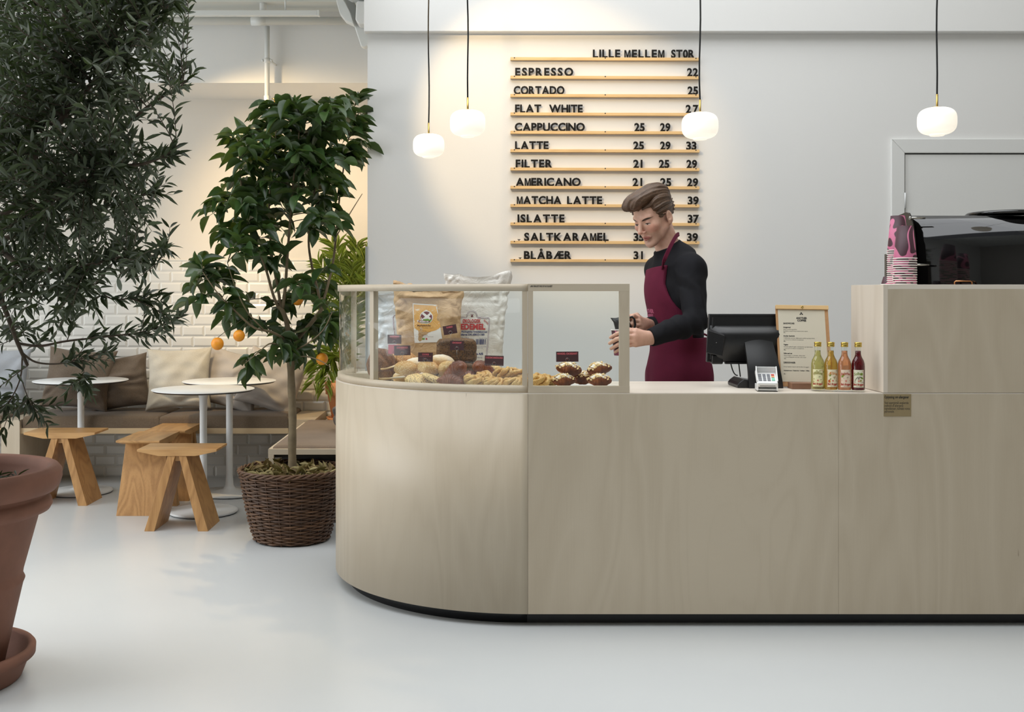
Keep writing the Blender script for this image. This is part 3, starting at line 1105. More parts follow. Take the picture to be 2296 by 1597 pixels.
pillow('pillow', 'charcoal pillow slumped on the low bench against the counter', M['charcoal'], (gx(772, 6.45), 6.45, ZL + 0.018), 0.34, 0.30, R(22), R(-62), R(8), 0.17, 21, [(-0.2, -0.45, 0.5, 0.6, 0.04), (0.2, 0.1, 1.0, 0.4, 0.03)], 0.09, 'pillow on the low bench')


# ------------------------------------------------------------------ round tables
def make_table():
    t = thing('round_table', 'white round cafe table', 'table', (0, 0, 0), 0, 'white pedestal tables')
    r_ = 0.294
    zt = 0.724
    MB().lathe([(0, zt - 0.012), (r_ - 0.012, zt - 0.012), (r_ - 0.003, zt - 0.0045)], n=72).build('edge', M['black'], t)
    MB().lathe([(r_ - 0.003, zt - 0.0045), (r_, zt - 0.003), (r_, zt - 0.0008), (r_ - 0.001, zt), (0, zt)], n=72).build('tabletop', plain('white_table_laminate', lin(232, 235, 236), 0.3), t)
    MB().lathe([(0.021, 0.02), (0.021, 0.60), (0.0225, 0.604), (0.0225, zt - 0.06), (0.03, zt - 0.03), (0.045, zt - 0.0125)], n=32).build('column', M['white_metal'], t)
    MB().lathe([(0, 0.004), (0.193, 0.004), (0.199, 0.009), (0.199, 0.015), (0.19, 0.0185), (0.08, 0.024), (0.04, 0.034), (0.026, 0.06), (0.0215, 0.12)], n=64).build('base', M['white_metal'], t)
    MB().lathe([(0, 0), (0.19, 0), (0.193, 0.0045), (0, 0.0045)], n=48).build('foot_ring', M['black'], t)
    return t


tb = make_table()
TBL = [(gx(181.5, 7.09), 7.09, 'white round pedestal table in front of the dark taupe pillows'),
       (gx(456, 6.44), 6.44, 'white round pedestal table standing closest to the basket among the stools'),
       (gx(514.5, 7.04), 7.04, 'white round pedestal table close to the greige pillows')]
for i, (x, y, lb_) in enumerate(TBL):
    if i == 0:
        tb.location = (x, y, 0)
        tb['label'] = lb_
    else:
        dup(tb, (x, y, 0), 0.3 * i, lb_)


# ------------------------------------------------------------------ A-frame stools
def make_stool():
    """seat along x; two plank legs splayed along x"""
    s = thing('stool', 'oak stool', 'stool', (0, 0, 0), 0, 'oak plank stools')
    L, W, Hs = 0.215, 0.125, 0.44
    prof = [(-L, Hs), (-L, Hs - 0.012), (-0.10, Hs - 0.036), (0.10, Hs - 0.036), (L, Hs - 0.012), (L, Hs)]
    MB().prism(prof, 'y', -W, W).build('seat', M['oak_x'], s, bevel=0.0012)
    for sx in (-1, 1):
        mb = MB()
        a0, a1 = 0.010, 0.050          # at the top
        b0, b1 = 0.118, 0.172          # at the floor
        zt = Hs - 0.0355
        wt_, wb_ = W - 0.004, W + 0.012
        p = [(sx * b0, -wb_, 0), (sx * b1, -wb_, 0), (sx * b1, wb_, 0), (sx * b0, wb_, 0), (sx * a0, -wt_, zt), (sx * a1, -wt_, zt), (sx * a1, wt_, zt), (sx * a0, wt_, zt)]
        if sx < 0:
            p = [p[1], p[0], p[3], p[2], p[5], p[4], p[7], p[6]]
        mb.hexa(p)
        mb.build('leg', M['oak'], s, bevel=0.001)
    MB().box(-0.013, 0.013, -W + 0.02, W - 0.02, Hs - 0.065, Hs - 0.0355).build('wedge', M['oak_x'], s)
    return s


so = make_stool()
STL = [((gx(50.5, 6.66) + gx(216, 6.66)) / 2, 6.78, 0.0, 'oak plank stool with its A-shaped side to us before the dark pillows'),
       ((gx(260, 6.31) + gx(369, 6.31)) / 2 - 0.012, 6.31 + 0.205, PI / 2, 'oak plank stool seen from its broad leg, close behind the front stool'),
       ((gx(326, 6.82) + gx(427, 6.82)) / 2, 6.965, PI / 2, 'oak plank stool seen from its broad leg, by the bench edge'),
       ((gx(305.5, 5.95) + gx(488, 5.95)) / 2, 6.07, 0.0, 'oak plank stool with its A-shaped side to us before the front table')]
for i, (x, y, a, lb_) in enumerate(STL):
    if i == 0:
        so.location = (x, y, 0)
        so['label'] = lb_
    else:
        dup(so, (x, y, 0), a, lb_)
# ================================================================== plants
def leaf_template(nl=5, curl=0.25, fold=0.25, shape=1.0, tipw=0.0):
    """leaf along +x of length 1, width 1 (scaled later); midrib groove and a drooping tip"""
    vs, fs = [], []
    for i in range(nl + 1):
        t = i / nl
        wd = 0.5 * (math.sin(PI * min(1, t ** 0.85)) ** shape) + (0.02 if 0 < i < nl else 0)
        z = -curl * t * t
        for s in (-1, 0, 1):
            vs.append((t, s * wd, z + abs(s) * wd * fold))
    for i in range(nl):
        for s in (0, 1):
            a = i * 3 + s
            fs.append((a, a + 3, a + 4, a + 1))
    return np.array(vs, dtype=np.float32), np.array(fs, dtype=np.int32)


def frames(D, up_jit, rng):
    """orthonormal frames whose x axis is D"""
    D = D / np.linalg.norm(D, axis=1, keepdims=True)
    U = np.tile(np.array([0, 0, 1.0]), (len(D), 1)) + rng.normal(0, up_jit, D.shape)
    Yx = np.cross(U, D)
    Yx /= np.linalg.norm(Yx, axis=1, keepdims=True) + 1e-9
    Z = np.cross(D, Yx)
    return np.stack([D, Yx, Z], axis=2)      # columns


def leaves_mesh(name, templates, P, D, Ls, Ws, mat, rng, up_jit=0.5):
    Fm = frames(D, up_jit, rng)
    pick = rng.integers(0, len(templates), len(P))
    Vall, Fall, off = [], [], 0
    for k, (tv, tf) in enumerate(templates):
        ii = np.where(pick == k)[0]
        if not len(ii):
            continue
        S = tv[None] * np.stack([Ls[ii], Ws[ii], Ls[ii]], 1)[:, None, :]
        W_ = np.einsum('nij,nkj->nki', Fm[ii], S) + P[ii][:, None, :]
        n, m, _ = W_.shape
        Vall.append(W_.reshape(-1, 3))
        Fall.append((tf[None] + (np.arange(n) * m)[:, None, None]).reshape(-1, 4) + off)
        off += n * m
    return np_mesh(name, np.concatenate(Vall), np.concatenate(Fall), mat, True)


def leaf_mat(name, c_top, c_bot, c_var, rough=0.35, trans=0.25, hue=0.0):
    t = NT(name)
    g = t.n('ShaderNodeNewGeometry')
    col = t.mix(g.outputs['Backfacing'], t.ramp(g.outputs['Random Per Island'], [(0.0, c_top), (0.75, c_var), (1.0, c_top)]), c_bot)
    t.base(col)
    t.set(Roughness=rough)
    t.p.inputs['Specular IOR Level'].default_value = 0.45
    tl = t.n('ShaderNodeBsdfTranslucent')
    t.l(t.mix(0.5, col, (0.25, 0.42, 0.05, 1)), tl.inputs[0])
    mx = t.n('ShaderNodeMixShader')
    mx.inputs[0].default_value = trans
    t.l(t.p.outputs[0], mx.inputs[1])
    t.l(tl.outputs[0], mx.inputs[2])
    t.l(mx.outputs[0], t.t.nodes['Material Output'].inputs[0])
    return t.m


def in_poly(x, y, poly):
    c = False
    j = len(poly) - 1
    for i in range(len(poly)):
        xi, yi = poly[i]
        xj, yj = poly[j]
        if (yi > y) != (yj > y) and x < (xj - xi) * (y - yi) / (yj - yi) + xi:
            c = not c
        j = i
    return c


M['bark'] = plain('citrus_bark', lin(112, 98, 74), 0.85, var=0.25, vscale=22, bump=0.35, bscale=70)
M['olive_bark'] = plain('olive_bark', lin(84, 72, 60), 0.9, var=0.3, vscale=25, bump=0.3)
M['twig'] = plain('green_twig', lin(64, 62, 38), 0.8, var=0.2, vscale=30)
M['citrus_leaf'] = leaf_mat('citrus_leaf', lin(36, 58, 32), lin(62, 82, 44), lin(50, 74, 34), 0.34, 0.12)
M['olive_leaf'] = leaf_mat('olive_leaf', lin(34, 42, 27), lin(72, 80, 62), lin(46, 56, 34), 0.5, 0.08)
M['palm_leaf'] = leaf_mat('palm_leaf', lin(112, 132, 40), lin(120, 138, 50), lin(140, 150, 56), 0.45, 0.3)

# ------------------------------------------------------------------ orange tree in a wicker basket
YT = 5.75
XT = gx(655, YT)
bk = thing('wicker_basket', 'dark brown woven wicker basket holding the orange tree', 'basket', (XT, YT, 0))
zr = gz(1046, YT)                 # rim
rt, rb = 0.268, 0.187
hb = zr
wick = NT('brown_willow')
wv = wick.coords((1, 1, 3))
g_ = wick.n('ShaderNodeNewGeometry')
wick.base(wick.mix(wick.noise(wv, 14, 3), wick.ramp(g_.outputs['Random Per Island'], [(0, lin(70, 48, 32)), (0.5, lin(98, 68, 44)), (1, lin(122, 86, 56))]), lin(64, 44, 32)))
wick.set(Roughness=0.5)
wick.bump(wick.noise(wick.coords(), 160, 2), 0.2, 0.002)
M['wicker'] = wick.m
NS = 26                           # upright stakes
NR = 37                           # courses
rnd = random.Random(7)


def br_(z):
    t = z / hb
    return rb + (rt - rb) * (t ** 0.85) + 0.004 * math.sin(t * 3)


wv_ = MB()
for c in range(NR):
    z = 0.012 + (hb - 0.040) * c / (NR - 1)
    # each course is made of several canes whose ends tuck behind a stake
    nseg = 5
    st0 = rnd.randrange(NS)
    cuts = [st0 + round(NS * q / nseg) for q in range(nseg + 1)]
    for q in range(nseg):
        pts_, rs_ = [], []
        s0, s1 = cuts[q], cuts[q + 1] + 1
        ns = (s1 - s0) * 4
        for i in range(ns + 1):
            s = s0 + (s1 - s0) * i / ns
            a = 2 * PI * s / NS
            off = 0.0062 * math.cos(PI * (s + c))
            zz = z + 0.0016 * math.sin(s * 1.7 + c) + 0.004 * math.sin(2 * PI * s / NS * 2 + c * 0.3) * 0.3
            rr = br_(z) + off + 0.0015 * math.sin(c * 2.1)
            pts_.append((XT + rr * math.cos(a), YT + rr * math.sin(a), zz))
            rs_.append(0.0050 * (0.82 + 0.3 * math.sin(PI * i / ns)))
        wv_.tube(pts_, rs_, 6)
wv_.build('weave', M['wicker'], bk)
sk = MB()
for s in range(NS):
    a = 2 * PI * s / NS
    sk.tube([(XT + br_(z) * math.cos(a), YT + br_(z) * math.sin(a), z) for z in [0.004 + (hb - 0.02) * i / 8 for i in range(9)]], 0.0038, 6)
sk.build('stakes', M['wicker'], bk)
rm = MB()
for q in range(3):
    pts_ = []
    n = NS * 5
    for i in range(n):
        a = 2 * PI * i / n
        w_ = 2 * PI * i / 5 / 2 + q * 2 * PI / 3
        rr = rt + 0.006 * math.cos(w_) + 0.004
        pts_.append((XT + rr * math.cos(a), YT + rr * math.sin(a), hb - 0.014 + 0.008 * math.sin(w_)))
    pts_.append(pts_[0])
    rm.tube(pts_, 0.0056, 6, cap=False)
rm.build('rim', M['wicker'], bk)
MB().lathe([(0, 0.004), (rb, 0.004), (rb - 0.004, 0.01), (rt - 0.014, hb - 0.03), (rt - 0.016, hb - 0.03), (0, hb - 0.045)], (XT, YT, 0), 40).build('liner', M['soil'], bk)
dl = []
rng = np.random.default_rng(5)
n = 240
aa = rng.uniform(0, 2 * PI, n)
rr = (rt - 0.03) * np.sqrt(rng.uniform(0.01, 1, n))
P_ = np.stack([XT + rr * np.cos(aa), YT + rr * np.sin(aa), np.full(n, hb - 0.036) + rng.uniform(0, 0.02, n)], 1)
D_ = np.stack([rng.normal(0, 1, n), rng.normal(0, 1, n), rng.normal(0.1, 0.3, n)], 1)
dryl = leaf_mat('dry_leaf', lin(128, 108, 66), lin(160, 146, 100), lin(98, 78, 46), 0.7, 0.05)
me = leaves_mesh('dry_leaves', [leaf_template(4, -0.35, 0.5, 0.9), leaf_template(4, 0.4, 0.4, 0.9)], P_, D_, rng.uniform(0.04, 0.075, n), rng.uniform(0.014, 0.026, n), dryl, rng, 0.9)
lt = link_mesh('dry_leaves', me)
tag(lt, 'scattered dry leaves covering the soil inside the wicker basket', 'dry leaves', None, 'stuff')

ot = thing('orange_tree', 'potted orange tree with dark glossy leaves in the wicker basket', 'tree', (XT, YT, hb - 0.04))
kT = F / YT


def tp(px, py, dy=0.0):
    return at(px, py, YT + dy)


limbs = []      # (points, r0, r1)


def limb(pts, r0, r1):
    P__ = [tp(*p) for p in pts]
    # smooth
    out = []
    for i in range(len(P__) - 1):
        a, b = P__[i], P__[i + 1]
        p0 = P__[max(i - 1, 0)]
        p3 = P__[min(i + 2, len(P__) - 1)]
        for q in range(5):
            t = q / 5
            out.append(0.5 * ((2 * a) + (b - p0) * t + (2 * p0 - 5 * a + 4 * b - p3) * t * t + (3 * a - p0 - 3 * b + p3) * t ** 3))
    out.append(P__[-1])
    limbs.append((out, r0, r1))
    return out


limb([(656, 1062), (655, 1000), (656, 940), (654, 880), (652, 820), (650, 785)], 0.0225, 0.0185)
limb([(651, 800), (648, 760), (642, 720), (632, 695), (624, 688)], 0.015, 0.011)
limb([(624, 690, 0), (612, 660, -0.03), (598, 610, -0.05), (580, 560, -0.08), (560, 510, -0.1), (545, 450, -0.12), (538, 380, -0.1), (535, 320, -0.1)], 0.008, 0.003)
limb([(630, 692), (622, 640, 0.03), (612, 590, 0.05), (605, 520, 0.06), (604, 440, 0.08), (615, 350, 0.08), (620, 270, 0.06)], 0.008, 0.003)
limb([(634, 690), (640, 640, -0.03), (644, 580, -0.06), (650, 500, -0.08), (656, 420, -0.1), (668, 330, -0.08), (672, 260, -0.06)], 0.009, 0.003)
limb([(650, 790), (672, 755, 0.02), (700, 722, 0.04), (720, 695, 0.06), (722, 680, 0.07)], 0.012, 0.010)
limb([(720, 692, 0.06), (712, 650, 0.08), (700, 600, 0.1), (692, 540, 0.1), (700, 460, 0.12), (715, 380, 0.12), (722, 310, 0.12), (726, 250, 0.1)], 0.008, 0.003)
limb([(720, 690, 0.06), (735, 640, 0.14), (748, 580, 0.22), (756, 500, 0.3), (764, 420, 0.38), (778, 330, 0.5), (790, 255, 0.62)], 0.008, 0.003)
limb([(748, 540, 0.26), (790, 470, 0.42), (812, 435, 0.60)], 0.004, 0.002)
limb([(646, 765), (610, 745, -0.1), (570, 735, -0.16), (530, 700, -0.2), (490, 660, -0.22), (455, 610, -0.22)], 0.008, 0.0025)
limb([(590, 738, -0.14), (555, 700, -0.2), (530, 650, -0.24), (510, 590, -0.25)], 0.004, 0.002)
limb([(649, 790), (610, 770, -0.12), (580, 790, -0.2), (550, 815, -0.24)], 0.005, 0.002)
limb([(651, 790), (690, 770, -0.12), (725, 740, -0.18), (745, 700, -0.2)], 0.005, 0.002)
limb([(651, 800), (690, 800, -0.1), (720, 810, -0.15), (735, 820, -0.18)], 0.004, 0.002)
tk = MB()
for i, (pts_, r0, r1) in enumerate(limbs):
    n = len(pts_)
    if i == 0:
        tk.tube(pts_, [r0 + (r1 - r0) * j / (n - 1) + 0.0012 * math.sin(j * 1.3) for j in range(n)], 14)
tk.build('trunk', M['bark'], ot)
bm_ = MB()
for i, (pts_, r0, r1) in enumerate(limbs[1:]):
    n = len(pts_)
    bm_.tube(pts_, [r0 + (r1 - r0) * j / (n - 1) for j in range(n)], 8)
# crown: twigs that end inside the outline of the tree, each with its leaves
crown = [(600, 232), (640, 225), (690, 228), (742, 218), (800, 212), (822, 240), (822, 300), (808, 360), (815, 400), (770, 420), (760, 455), (790, 500), (770, 520), (755, 560),
         (742, 590), (745, 640), (730, 680), (745, 720), (752, 770), (745, 820), (720, 860), (690, 850), (672, 830), (640, 830), (600, 820), (560, 850), (535, 855), (535, 815), (560, 800),
         (600, 770), (570, 750), (530, 730), (490, 745), (470, 770), (430, 735), (445, 700), (420, 660), (425, 610), (412, 575), (440, 550), (470, 575), (500, 590), (560, 640), (600, 650),
         (585, 600), (540, 575), (480, 545), (455, 530), (470, 495), (455, 470), (485, 440), (480, 420), (505, 395), (510, 350), (512, 300), (560, 300), (570, 265)]
rnd = random.Random(21)
nodes = [(p, i) for i, (pts_, r0, r1) in enumerate(limbs) if i > 1 for p in pts_[2:]]
LP, LD, LL, LW = [], [], [], []
tw = MB()
cnt = 0
tries = 0
while cnt < 190 and tries < 9000:
    tries += 1
    px = rnd.uniform(405, 825)
    py = rnd.uniform(205, 868)
    if not in_poly(px, py, crown):
        continue
    # denser head, looser skirts
    dens = 1.0 if py < 420 else (0.72 if py < 560 else (0.42 if py < 700 else 0.6))
    if px < 560 and py > 540:
        dens = 0.62
    if 600 < px < 720 and 560 < py < 700:
        dens = 0.30
    if rnd.random() > dens:
        continue
    dmax = 0.34 if py < 560 else 0.24
    dy = rnd.uniform(-dmax, dmax)
    if px > 775:
        dy = 0.30 + (px - 775) / 45 * 0.40 + rnd.uniform(-0.04, 0.05)
    tip = at(px, py, YT + dy)
    nd = min(nodes, key=lambda q: (q[0] - tip).length + (0.25 if q[0].z > tip.z + 0.05 else 0))[0]
    v = tip - nd
    if v.length > 0.42:
        continue
    if v.length > 0.26:
        nd = nd.lerp(tip, 1 - 0.26 / v.length) if False else nd
    pts_ = bez(nd, tip, (0, 0, 0.12 * v.length + 0.01), 6)
    tw.tube(pts_, [0.0028, 0.0026, 0.0024, 0.0022, 0.002, 0.0017, 0.0012], 5)
    cnt += 1
    nlv = rnd.randint(6, 9) if py < 430 else rnd.randint(5, 8)
    for q in range(nlv):
        t = 0.35 + 0.65 * q / (nlv - 1)
        i = min(5, int(t * 6))
        p = pts_[i].lerp(pts_[i + 1], t * 6 - i)
        dirv = (pts_[i + 1] - pts_[i]).normalized()
        a = q * 2.4 + rnd.uniform(-0.5, 0.5)
        side = Vector((math.cos(a), math.sin(a) * 0.9, rnd.uniform(-0.45, 0.45)))
        d = dirv * (0.55 if q < nlv - 1 else 1.2) + side * 0.95 + Vector((0, 0, -0.10 - 0.35 * (py > 700)))
        LP.append(p)
        LD.append(d)
        L = rnd.uniform(0.085, 0.135)
        if px > 690 and py > 560:
            L *= 1.1
        LL.append(L)
        LW.append(L * rnd.uniform(0.36, 0.47))
# a few single leaves and a drooping spray low on the left
bm_.build('branches', M['bark'], ot)
tw.build('twigs', M['twig'], ot)
rng = np.random.default_rng(8)
tpl = [leaf_template(5, 0.16, 0.35, 0.95), leaf_template(5, 0.34, 0.22, 0.9), leaf_template(5, 0.05, 0.5, 1.0), leaf_template(5, 0.25, 0.6, 0.95)]
me = leaves_mesh('foliage', tpl, np.array(LP), np.array(LD), np.array(LL), np.array(LW), M['citrus_leaf'], rng, 0.45)
link_mesh('foliage', me, ot)

# oranges
orm = NT('orange_peel')
orm.base(orm.ramp(orm.noise(orm.coords(), 30, 2), [(0.3, lin(226, 138, 24)), (0.7, lin(240, 160, 40))]))
orm.set(Roughness=0.42)
orm.bump(orm.noise(orm.coords(), 420, 2), 0.35, 0.002)
ORS = [(487.5, 771, -0.24, 0.031, 'orange hanging lowest at the tip of the drooping twig'),
       (536, 753, -0.20, 0.029, 'orange hanging beside the lowest one above the table'),
       (667, 672, 0.02, 0.030, 'orange high up between the forks of the trunk'),
       (722, 805, -0.06, 0.031, 'orange half hidden by leaves beside the glass case')]
for px, py, dy, r_, lb_ in ORS:
    c = at(px, py, YT + dy)
    og = thing('orange', lb_, 'fruit', c, 0, 'oranges on the tree')
    mb = MB()
    mb.lathe([(0.0, -r_ * 0.98), (r_ * 0.16, -r_ * 0.99)] + [(r_ * math.sin(t), -r_ * 1.03 * math.cos(t)) for t in [0.2 + 2.7 * i / 16 for i in range(17)]] + [(0.0, r_ * 0.97)], c, 28)
    mb.build('fruit', orm.m, og)
    nd = min(nodes, key=lambda q: (q[0] - c).length + (0.5 if q[0].z < c.z + 0.03 else 0))[0]
    MB().tube(bez(c + Vector((0, 0, r_ * 0.95)), nd, (0.01, 0, 0.015), 6), 0.0016, 5).build('stem', M['twig'], og)

# ------------------------------------------------------------------ olive tree in a big terracotta pot
YO = 3.64
XO = gx(-124, YO)
op = thing('terracotta_pot', 'huge weathered terracotta pot cut off by the frame edge', 'plant pot', (XO, YO, 0))
kO = F / YO
def oz(py):
    return gz(py, YO)
prof = [(0.0, 0.028), (0.172, 0.028), (0.18, 0.034), (0.232, oz(1345)), (0.237, oz(1330)), (0.241, oz(1318)), (0.247, oz(1308)), (0.240, oz(1298)), (0.243, oz(1285)), (0.292, oz(1160)), (0.297, oz(1155)),
        (0.326, oz(1150)), (0.334, oz(1140)), (0.330, oz(1128)), (0.318, oz(1120)), (0.315, oz(1112)), (0.345, oz(1106)), (0.358, oz(1095)), (0.3655, oz(1078)), (0.364, oz(1062)), (0.352, oz(1052)), (0.335, oz(1050)), (0.322, oz(1056)), (0.318, oz(1075)), (0.305, oz(1140)), (0.0, oz(1140))]
MB().lathe(prof, (XO, YO, 0), 96).build('pot', M['terracotta'], op)
MB().lathe([(0, 0), (0.232, 0), (0.238, 0.006), (0.262, 0.068), (0.268, 0.072), (0.280, 0.074), (0.2815, 0.098), (0.275, 0.106), (0.264, 0.106), (0.255, 0.098), (0.228, 0.027), (0, 0.027)], (XO, YO, 0), 96).build('saucer', M['terracotta'], op)
sl_ = MB()
sl_.lathe([(0, 0.012), (0.14, 0.004), (0.306, -0.004), (0.306, -0.03)], (XO, YO, oz(1098)), 60)
sl_.build('soil', M['soil'], op)
rng = np.random.default_rng(11)
n = 160
aa = rng.uniform(0, 2 * PI, n)
rr = 0.28 * np.sqrt(rng.uniform(0, 1, n))
P_ = np.stack([XO + rr * np.cos(aa), YO + rr * np.sin(aa), np.full(n, oz(1096)) + rng.uniform(0, 0.015, n)], 1)
D_ = np.stack([rng.normal(0, 1, n), rng.normal(0, 1, n), rng.normal(0.2, 0.3, n)], 1)
lt = link_mesh('fallen_leaves', leaves_mesh('fallen_leaves', [leaf_template(3, 0.1, 0.2)], P_, D_, rng.uniform(0.04, 0.06, n), rng.uniform(0.006, 0.010, n), leaf_mat('fallen_leaf', lin(70, 72, 58), lin(110, 108, 92), lin(58, 54, 40), 0.7, 0.05), rng, 0.8))
tag(lt, 'fallen olive leaves lying on the soil of the huge terracotta pot', 'dry leaves', None, 'stuff')
shard = MB().prism([(gx(78, 3.78), 0), (gx(109, 3.78), 0.02), (gx(96, 3.78), 0.028), (gx(82, 3.78), 0.012)], 'y', 3.76, 3.80)

olive = thing('olive_tree', 'tall olive tree with small dark grey green leaves filling the upper corner', 'tree', (XO, YO, oz(1100)))
olimbs = []


def ol(pts, r0, r1):
    P__ = [Vector(p) for p in pts]
    out = []
    for i in range(len(P__) - 1):
        a, b = P__[i], P__[i + 1]
        p0 = P__[max(i - 1, 0)]
        p3 = P__[min(i + 2, len(P__) - 1)]
        for q in range(6):
            t = q / 6
            out.append(0.5 * ((2 * a) + (b - p0) * t + (2 * p0 - 5 * a + 4 * b - p3) * t * t + (3 * a - p0 - 3 * b + p3) * t ** 3))
    out.append(P__[-1])
    olimbs.append((out, r0, r1))
    return out


def oa(px, py, dy=0.0):
    return at(px, py, YO + dy)


ol([(XO, YO, oz(1105)), (XO - 0.01, YO, 0.95), (XO + 0.02, YO + 0.02, 1.25), (XO + 0.0, YO + 0.02, 1.45)], 0.042, 0.030)
trunk_n = 1
forkp = Vector((XO, YO + 0.02, 1.43))
ol([forkp, oa(-60, 420, 0.05), oa(20, 280, 0.1), oa(110, 120, 0.12), oa(180, -60, 0.1)], 0.022, 0.006)
ol([forkp, oa(-40, 470, -0.1), oa(60, 370, -0.2), oa(160, 240, -0.25), oa(260, 130, -0.25), oa(380, 10, -0.2)], 0.018, 0.003)
ol([forkp, oa(-20, 500, 0.2), oa(90, 420, 0.35), oa(220, 330, 0.4), oa(330, 240, 0.45), oa(410, 190, 0.45)], 0.016, 0.003)
ol([forkp, oa(0, 520, -0.2), oa(110, 450, -0.3), oa(230, 385, -0.35), oa(330, 365, -0.3), oa(395, 335, -0.3)], 0.014, 0.003)
ol([forkp, oa(-20, 540, 0.1), oa(80, 520, 0.2), oa(190, 480, 0.25), oa(280, 450, 0.3), oa(350, 430, 0.3)], 0.012, 0.003)
ol([forkp, oa(-10, 560, -0.1), oa(60, 600, -0.2), oa(170, 600, -0.2), oa(280, 575, -0.2), oa(380, 560, -0.2)], 0.012, 0.002)
ol([forkp, oa(-30, 600, 0.0), oa(10, 690, 0.0), oa(40, 770, 0.0), oa(62, 820, 0.0)], 0.012, 0.005)
ol([oa(40, 770, 0), oa(90, 776, 0.02), oa(150, 765, 0.04), oa(240, 755, 0.04), oa(330, 742, 0.05), oa(405, 712, 0.05)], 0.005, 0.0018)
ol([oa(48, 790, 0), oa(80, 812, 0.0), oa(130, 816, 0.0), oa(180, 805, 0.0), oa(245, 788, 0.0)], 0.004, 0.0016)
ol([oa(90, 640, -0.1), oa(150, 642, -0.12), oa(200, 640, -0.14), oa(250, 670, -0.15), oa(300, 672, -0.15), oa(360, 700, -0.15)], 0.004, 0.0016)
ol([oa(50, 800, 0), oa(45, 850, 0.02), oa(20, 900, 0.02), oa(-20, 930, 0.02)], 0.003, 0.0015)
ol([oa(45, 840, 0.02), oa(58, 880, 0.03), oa(72, 912, 0.03)], 0.002, 0.0012)
ol([forkp, oa(-160, 300, -0.2), oa(-200, 100, -0.2), oa(-180, -100, -0.2)], 0.016, 0.005)
ol([forkp, oa(-40, 330, 0.3), oa(40, 150, 0.4), oa(60, -40, 0.4)], 0.014, 0.005)
ol([oa(182, 800, 0.0), oa(188, 830, 0.0), oa(186, 862, 0.0)], 0.0016, 0.001)
n_ = len(olimbs[0][0])
MB().tube(olimbs[0][0], [0.042 - 0.012 * j / (n_ - 1) for j in range(n_)], 14).build('trunk', M['olive_bark'], olive)
ob = MB()
for pts_, r0, r1 in olimbs[1:]:
    n = len(pts_)
    ob.tube(pts_, [r0 + (r1 - r0) * j / (n - 1) for j in range(n)], 7)
ob.build('branches', M['olive_bark'], olive)
# tips of the leafy twigs: outline of the crown as the tree stands
ocrown = [(-420, -160), (440, -160), (440, 10), (392, 40), (400, 75), (375, 120), (400, 165), (410, 205), (385, 235), (310, 255), (285, 300), (300, 330), (385, 330), (380, 380), (345, 405), (310, 425), (345, 455),
          (350, 510), (325, 535), (372, 560), (335, 585), (270, 595), (300, 620), (330, 650), (310, 680), (270, 690), (235, 730), (180, 745), (150, 770), (90, 765), (60, 740), (30, 790), (50, 850), (40, 900), (0, 900), (-300, 880), (-420, 500)]
rnd = random.Random(33)
onodes = [p for (pts_, r0, r1) in olimbs[1:] for p in pts_[3:]]
OP, OD = [], []
ot_ = MB()


def twig(a, tip, nlv, start=0.15):
    v = tip - a
    pts_ = bez(a, tip, (rnd.uniform(-0.1, 0.1) * v.length, rnd.uniform(-0.1, 0.1) * v.length, rnd.uniform(-0.12, 0.10) * v.length), 5)
    ot_.tube(pts_, [0.0018, 0.0017, 0.0015, 0.0013, 0.0011, 0.0008], 4, cap=False)
    for q in range(nlv):
        t = start + (1 - start) * (q // 2) / max(1, (nlv - 1) // 2)
        i = min(4, int(t * 5))
        p = pts_[i].lerp(pts_[i + 1], min(1, t * 5 - i))
        dirv = (pts_[i + 1] - pts_[i]).normalized()
        a_ = (q // 2) * 1.57 + (PI if q % 2 else 0) + rnd.uniform(-0.4, 0.4)
        u = dirv.orthogonal().normalized()
        w_ = dirv.cross(u)
        d = dirv * rnd.uniform(0.5, 0.95) + (u * math.cos(a_) + w_ * math.sin(a_)) * rnd.uniform(0.6, 0.95) + Vector((0, 0, -0.05))
        OP.append(p)
        OD.append(d)


cnt = tries = 0
while cnt < 860 and tries < 30000:
    tries += 1
    px = rnd.uniform(-260, 440)
    py = rnd.uniform(-150, 900)
    if not in_poly(px, py, ocrown):
        continue
    dens = 1.0
    if py > 430:
        dens = 0.72
    if py > 600:
        dens = 0.48
    if py > 690:
        dens = 0.26
    if px < -60:
        dens *= 0.35
    if px > 250:
        dens *= 0.72
    if py < 430 and px < 250:
        dens *= 1.0
    if rnd.random() > dens:
        continue
    dy = rnd.uniform(-0.55, 0.55)
    # keep the silhouette when nearer or farther: slide along the line of the crown's own axis
    tip = at(px, py, YO + dy)
    nd = min(onodes, key=lambda q: (q - tip).length)
    v = tip - nd
    if v.length > 0.55 or v.length < 0.03:
        continue
    twig(nd, tip, rnd.randint(12, 20) if v.length > 0.12 else rnd.randint(8, 12))
    cnt += 1
